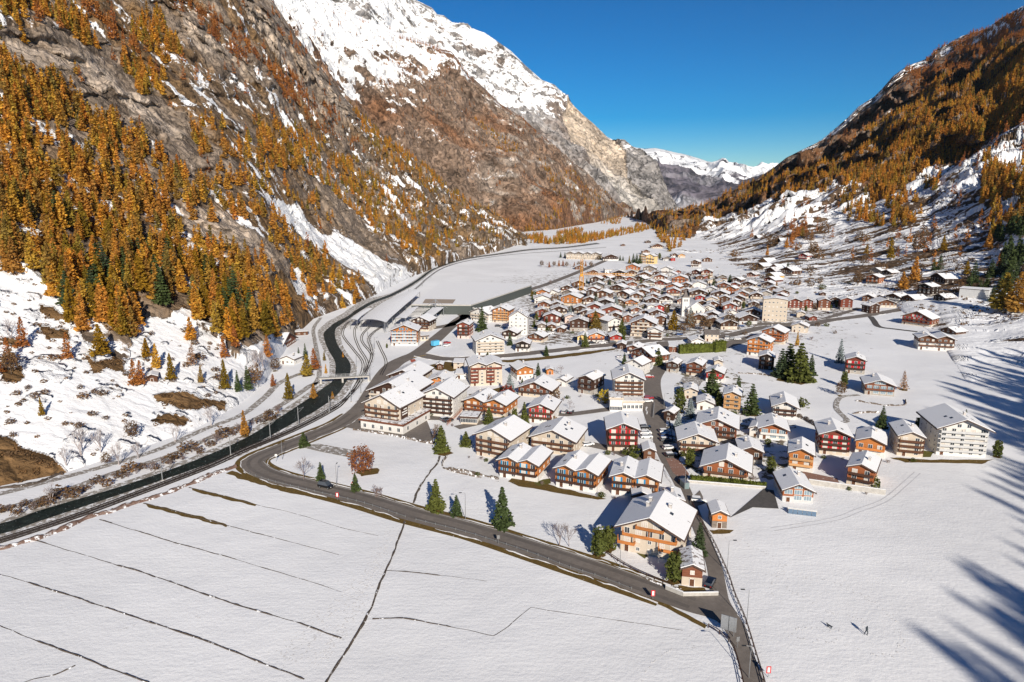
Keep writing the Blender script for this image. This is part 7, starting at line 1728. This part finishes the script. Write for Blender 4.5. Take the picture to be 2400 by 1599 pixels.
# people: a walker and a dog on the big snowfield
M_COAT = simple('dark_coat', (.03, .04, .05), .9, .2); M_SKIN = simple('skin', (.45, .28, .2), .7, .05)
def skin_figure(name, pts, edges, radii, m, loc, rz, s=1.):
    me = bpy.data.meshes.new(name); me.from_pydata([tuple(p) for p in pts], edges, []); me.materials.append(m); o = link(name, me, None, None, loc); o.rotation_euler = (0, 0, rz); o.scale = (s,)*3
    md = o.modifiers.new('skin', 'SKIN'); 
    if not me.skin_vertices: 
        bm = bmesh.new(); bm.from_mesh(me); bm.verts.layers.skin.verify(); bm.to_mesh(me); bm.free()
    for v, r in zip(me.skin_vertices[0].data, radii): v.radius = (r, r)
    me.skin_vertices[0].data[0].use_root = True
    sb = o.modifiers.new('sub', 'SUBSURF'); sb.levels = 1; sb.render_levels = 1; return o
pp = [(0, 0, .95), (0, .02, 1.2), (0, .02, 1.42), (0, 0, 1.52), (0, -.02, 1.68), (.2, .02, 1.4), (.27, .05, 1.12), (.25, -.06, .88), (-.2, .02, 1.4), (-.27, -.05, 1.12), (-.25, -.15, .9), (.1, 0, .9), (.12, -.16, .5), (.12, -.05, .08), (.12, -.2, .05), (-.1, 0, .9), (-.12, .12, .5), (-.12, .28, .1), (-.12, .16, .05)]
ee = [(0,1),(1,2),(2,3),(3,4),(2,5),(5,6),(6,7),(2,8),(8,9),(9,10),(0,11),(11,12),(12,13),(13,14),(0,15),(15,16),(16,17),(17,18)]
rd = [.15,.15,.14,.06,.11,.08,.055,.045,.08,.055,.045,.1,.075,.055,.05,.1,.075,.055,.05]
tag(skin_figure('person', pp, ee, rd, M_COAT, ground(2030, 1489), .5, 1.25), 'person in dark clothes walking across the large snowfield', 'person')
dp = [(0, 0, .45), (.3, 0, .47), (-.3, 0, .44), (.48, 0, .62), (.66, 0, .6), (-.42, 0, .5), (-.6, 0, .62), (.28, .09, .22), (.28, .09, .02), (.28, -.09, .22), (.3, -.09, .02), (-.3, .09, .25), (-.36, .09, .02), (-.3, -.09, .25), (-.26, -.09, .02)]
de = [(0,1),(0,2),(1,3),(3,4),(2,5),(5,6),(1,7),(7,8),(1,9),(9,10),(2,11),(11,12),(2,13),(13,14)]
tag(skin_figure('dog', dp, de, [.13,.14,.12,.08,.05,.05,.025,.05,.03,.05,.03,.055,.03,.055,.03], M_COAT, ground(1944, 1472), 2.2, 1.2), 'small dark dog ahead of the walker on the snowfield', 'dog')

# ------------------------------------------------------------------ air
m = bpy.data.materials.new('air'); m.use_nodes = True; t = m.node_tree; t.nodes.clear()
pv = t.nodes.new('ShaderNodeVolumePrincipled'); pv.inputs['Color'].default_value = (.66, .84, 1, 1); pv.inputs['Density'].default_value = 1.2e-5; pv.inputs['Anisotropy'].default_value = .2
ou = t.nodes.new('ShaderNodeOutputMaterial'); t.links.new(pv.outputs[0], ou.inputs['Volume'])
f = MB(); f.box(-12000, 12000, -3000, 24000, -60, 2900, m); tag(f.obj('haze'), 'thin blue air over the valley', 'haze', kind='stuff')
SC.cycles.volume_bounces = 0; SC.cycles.volume_max_steps = 16
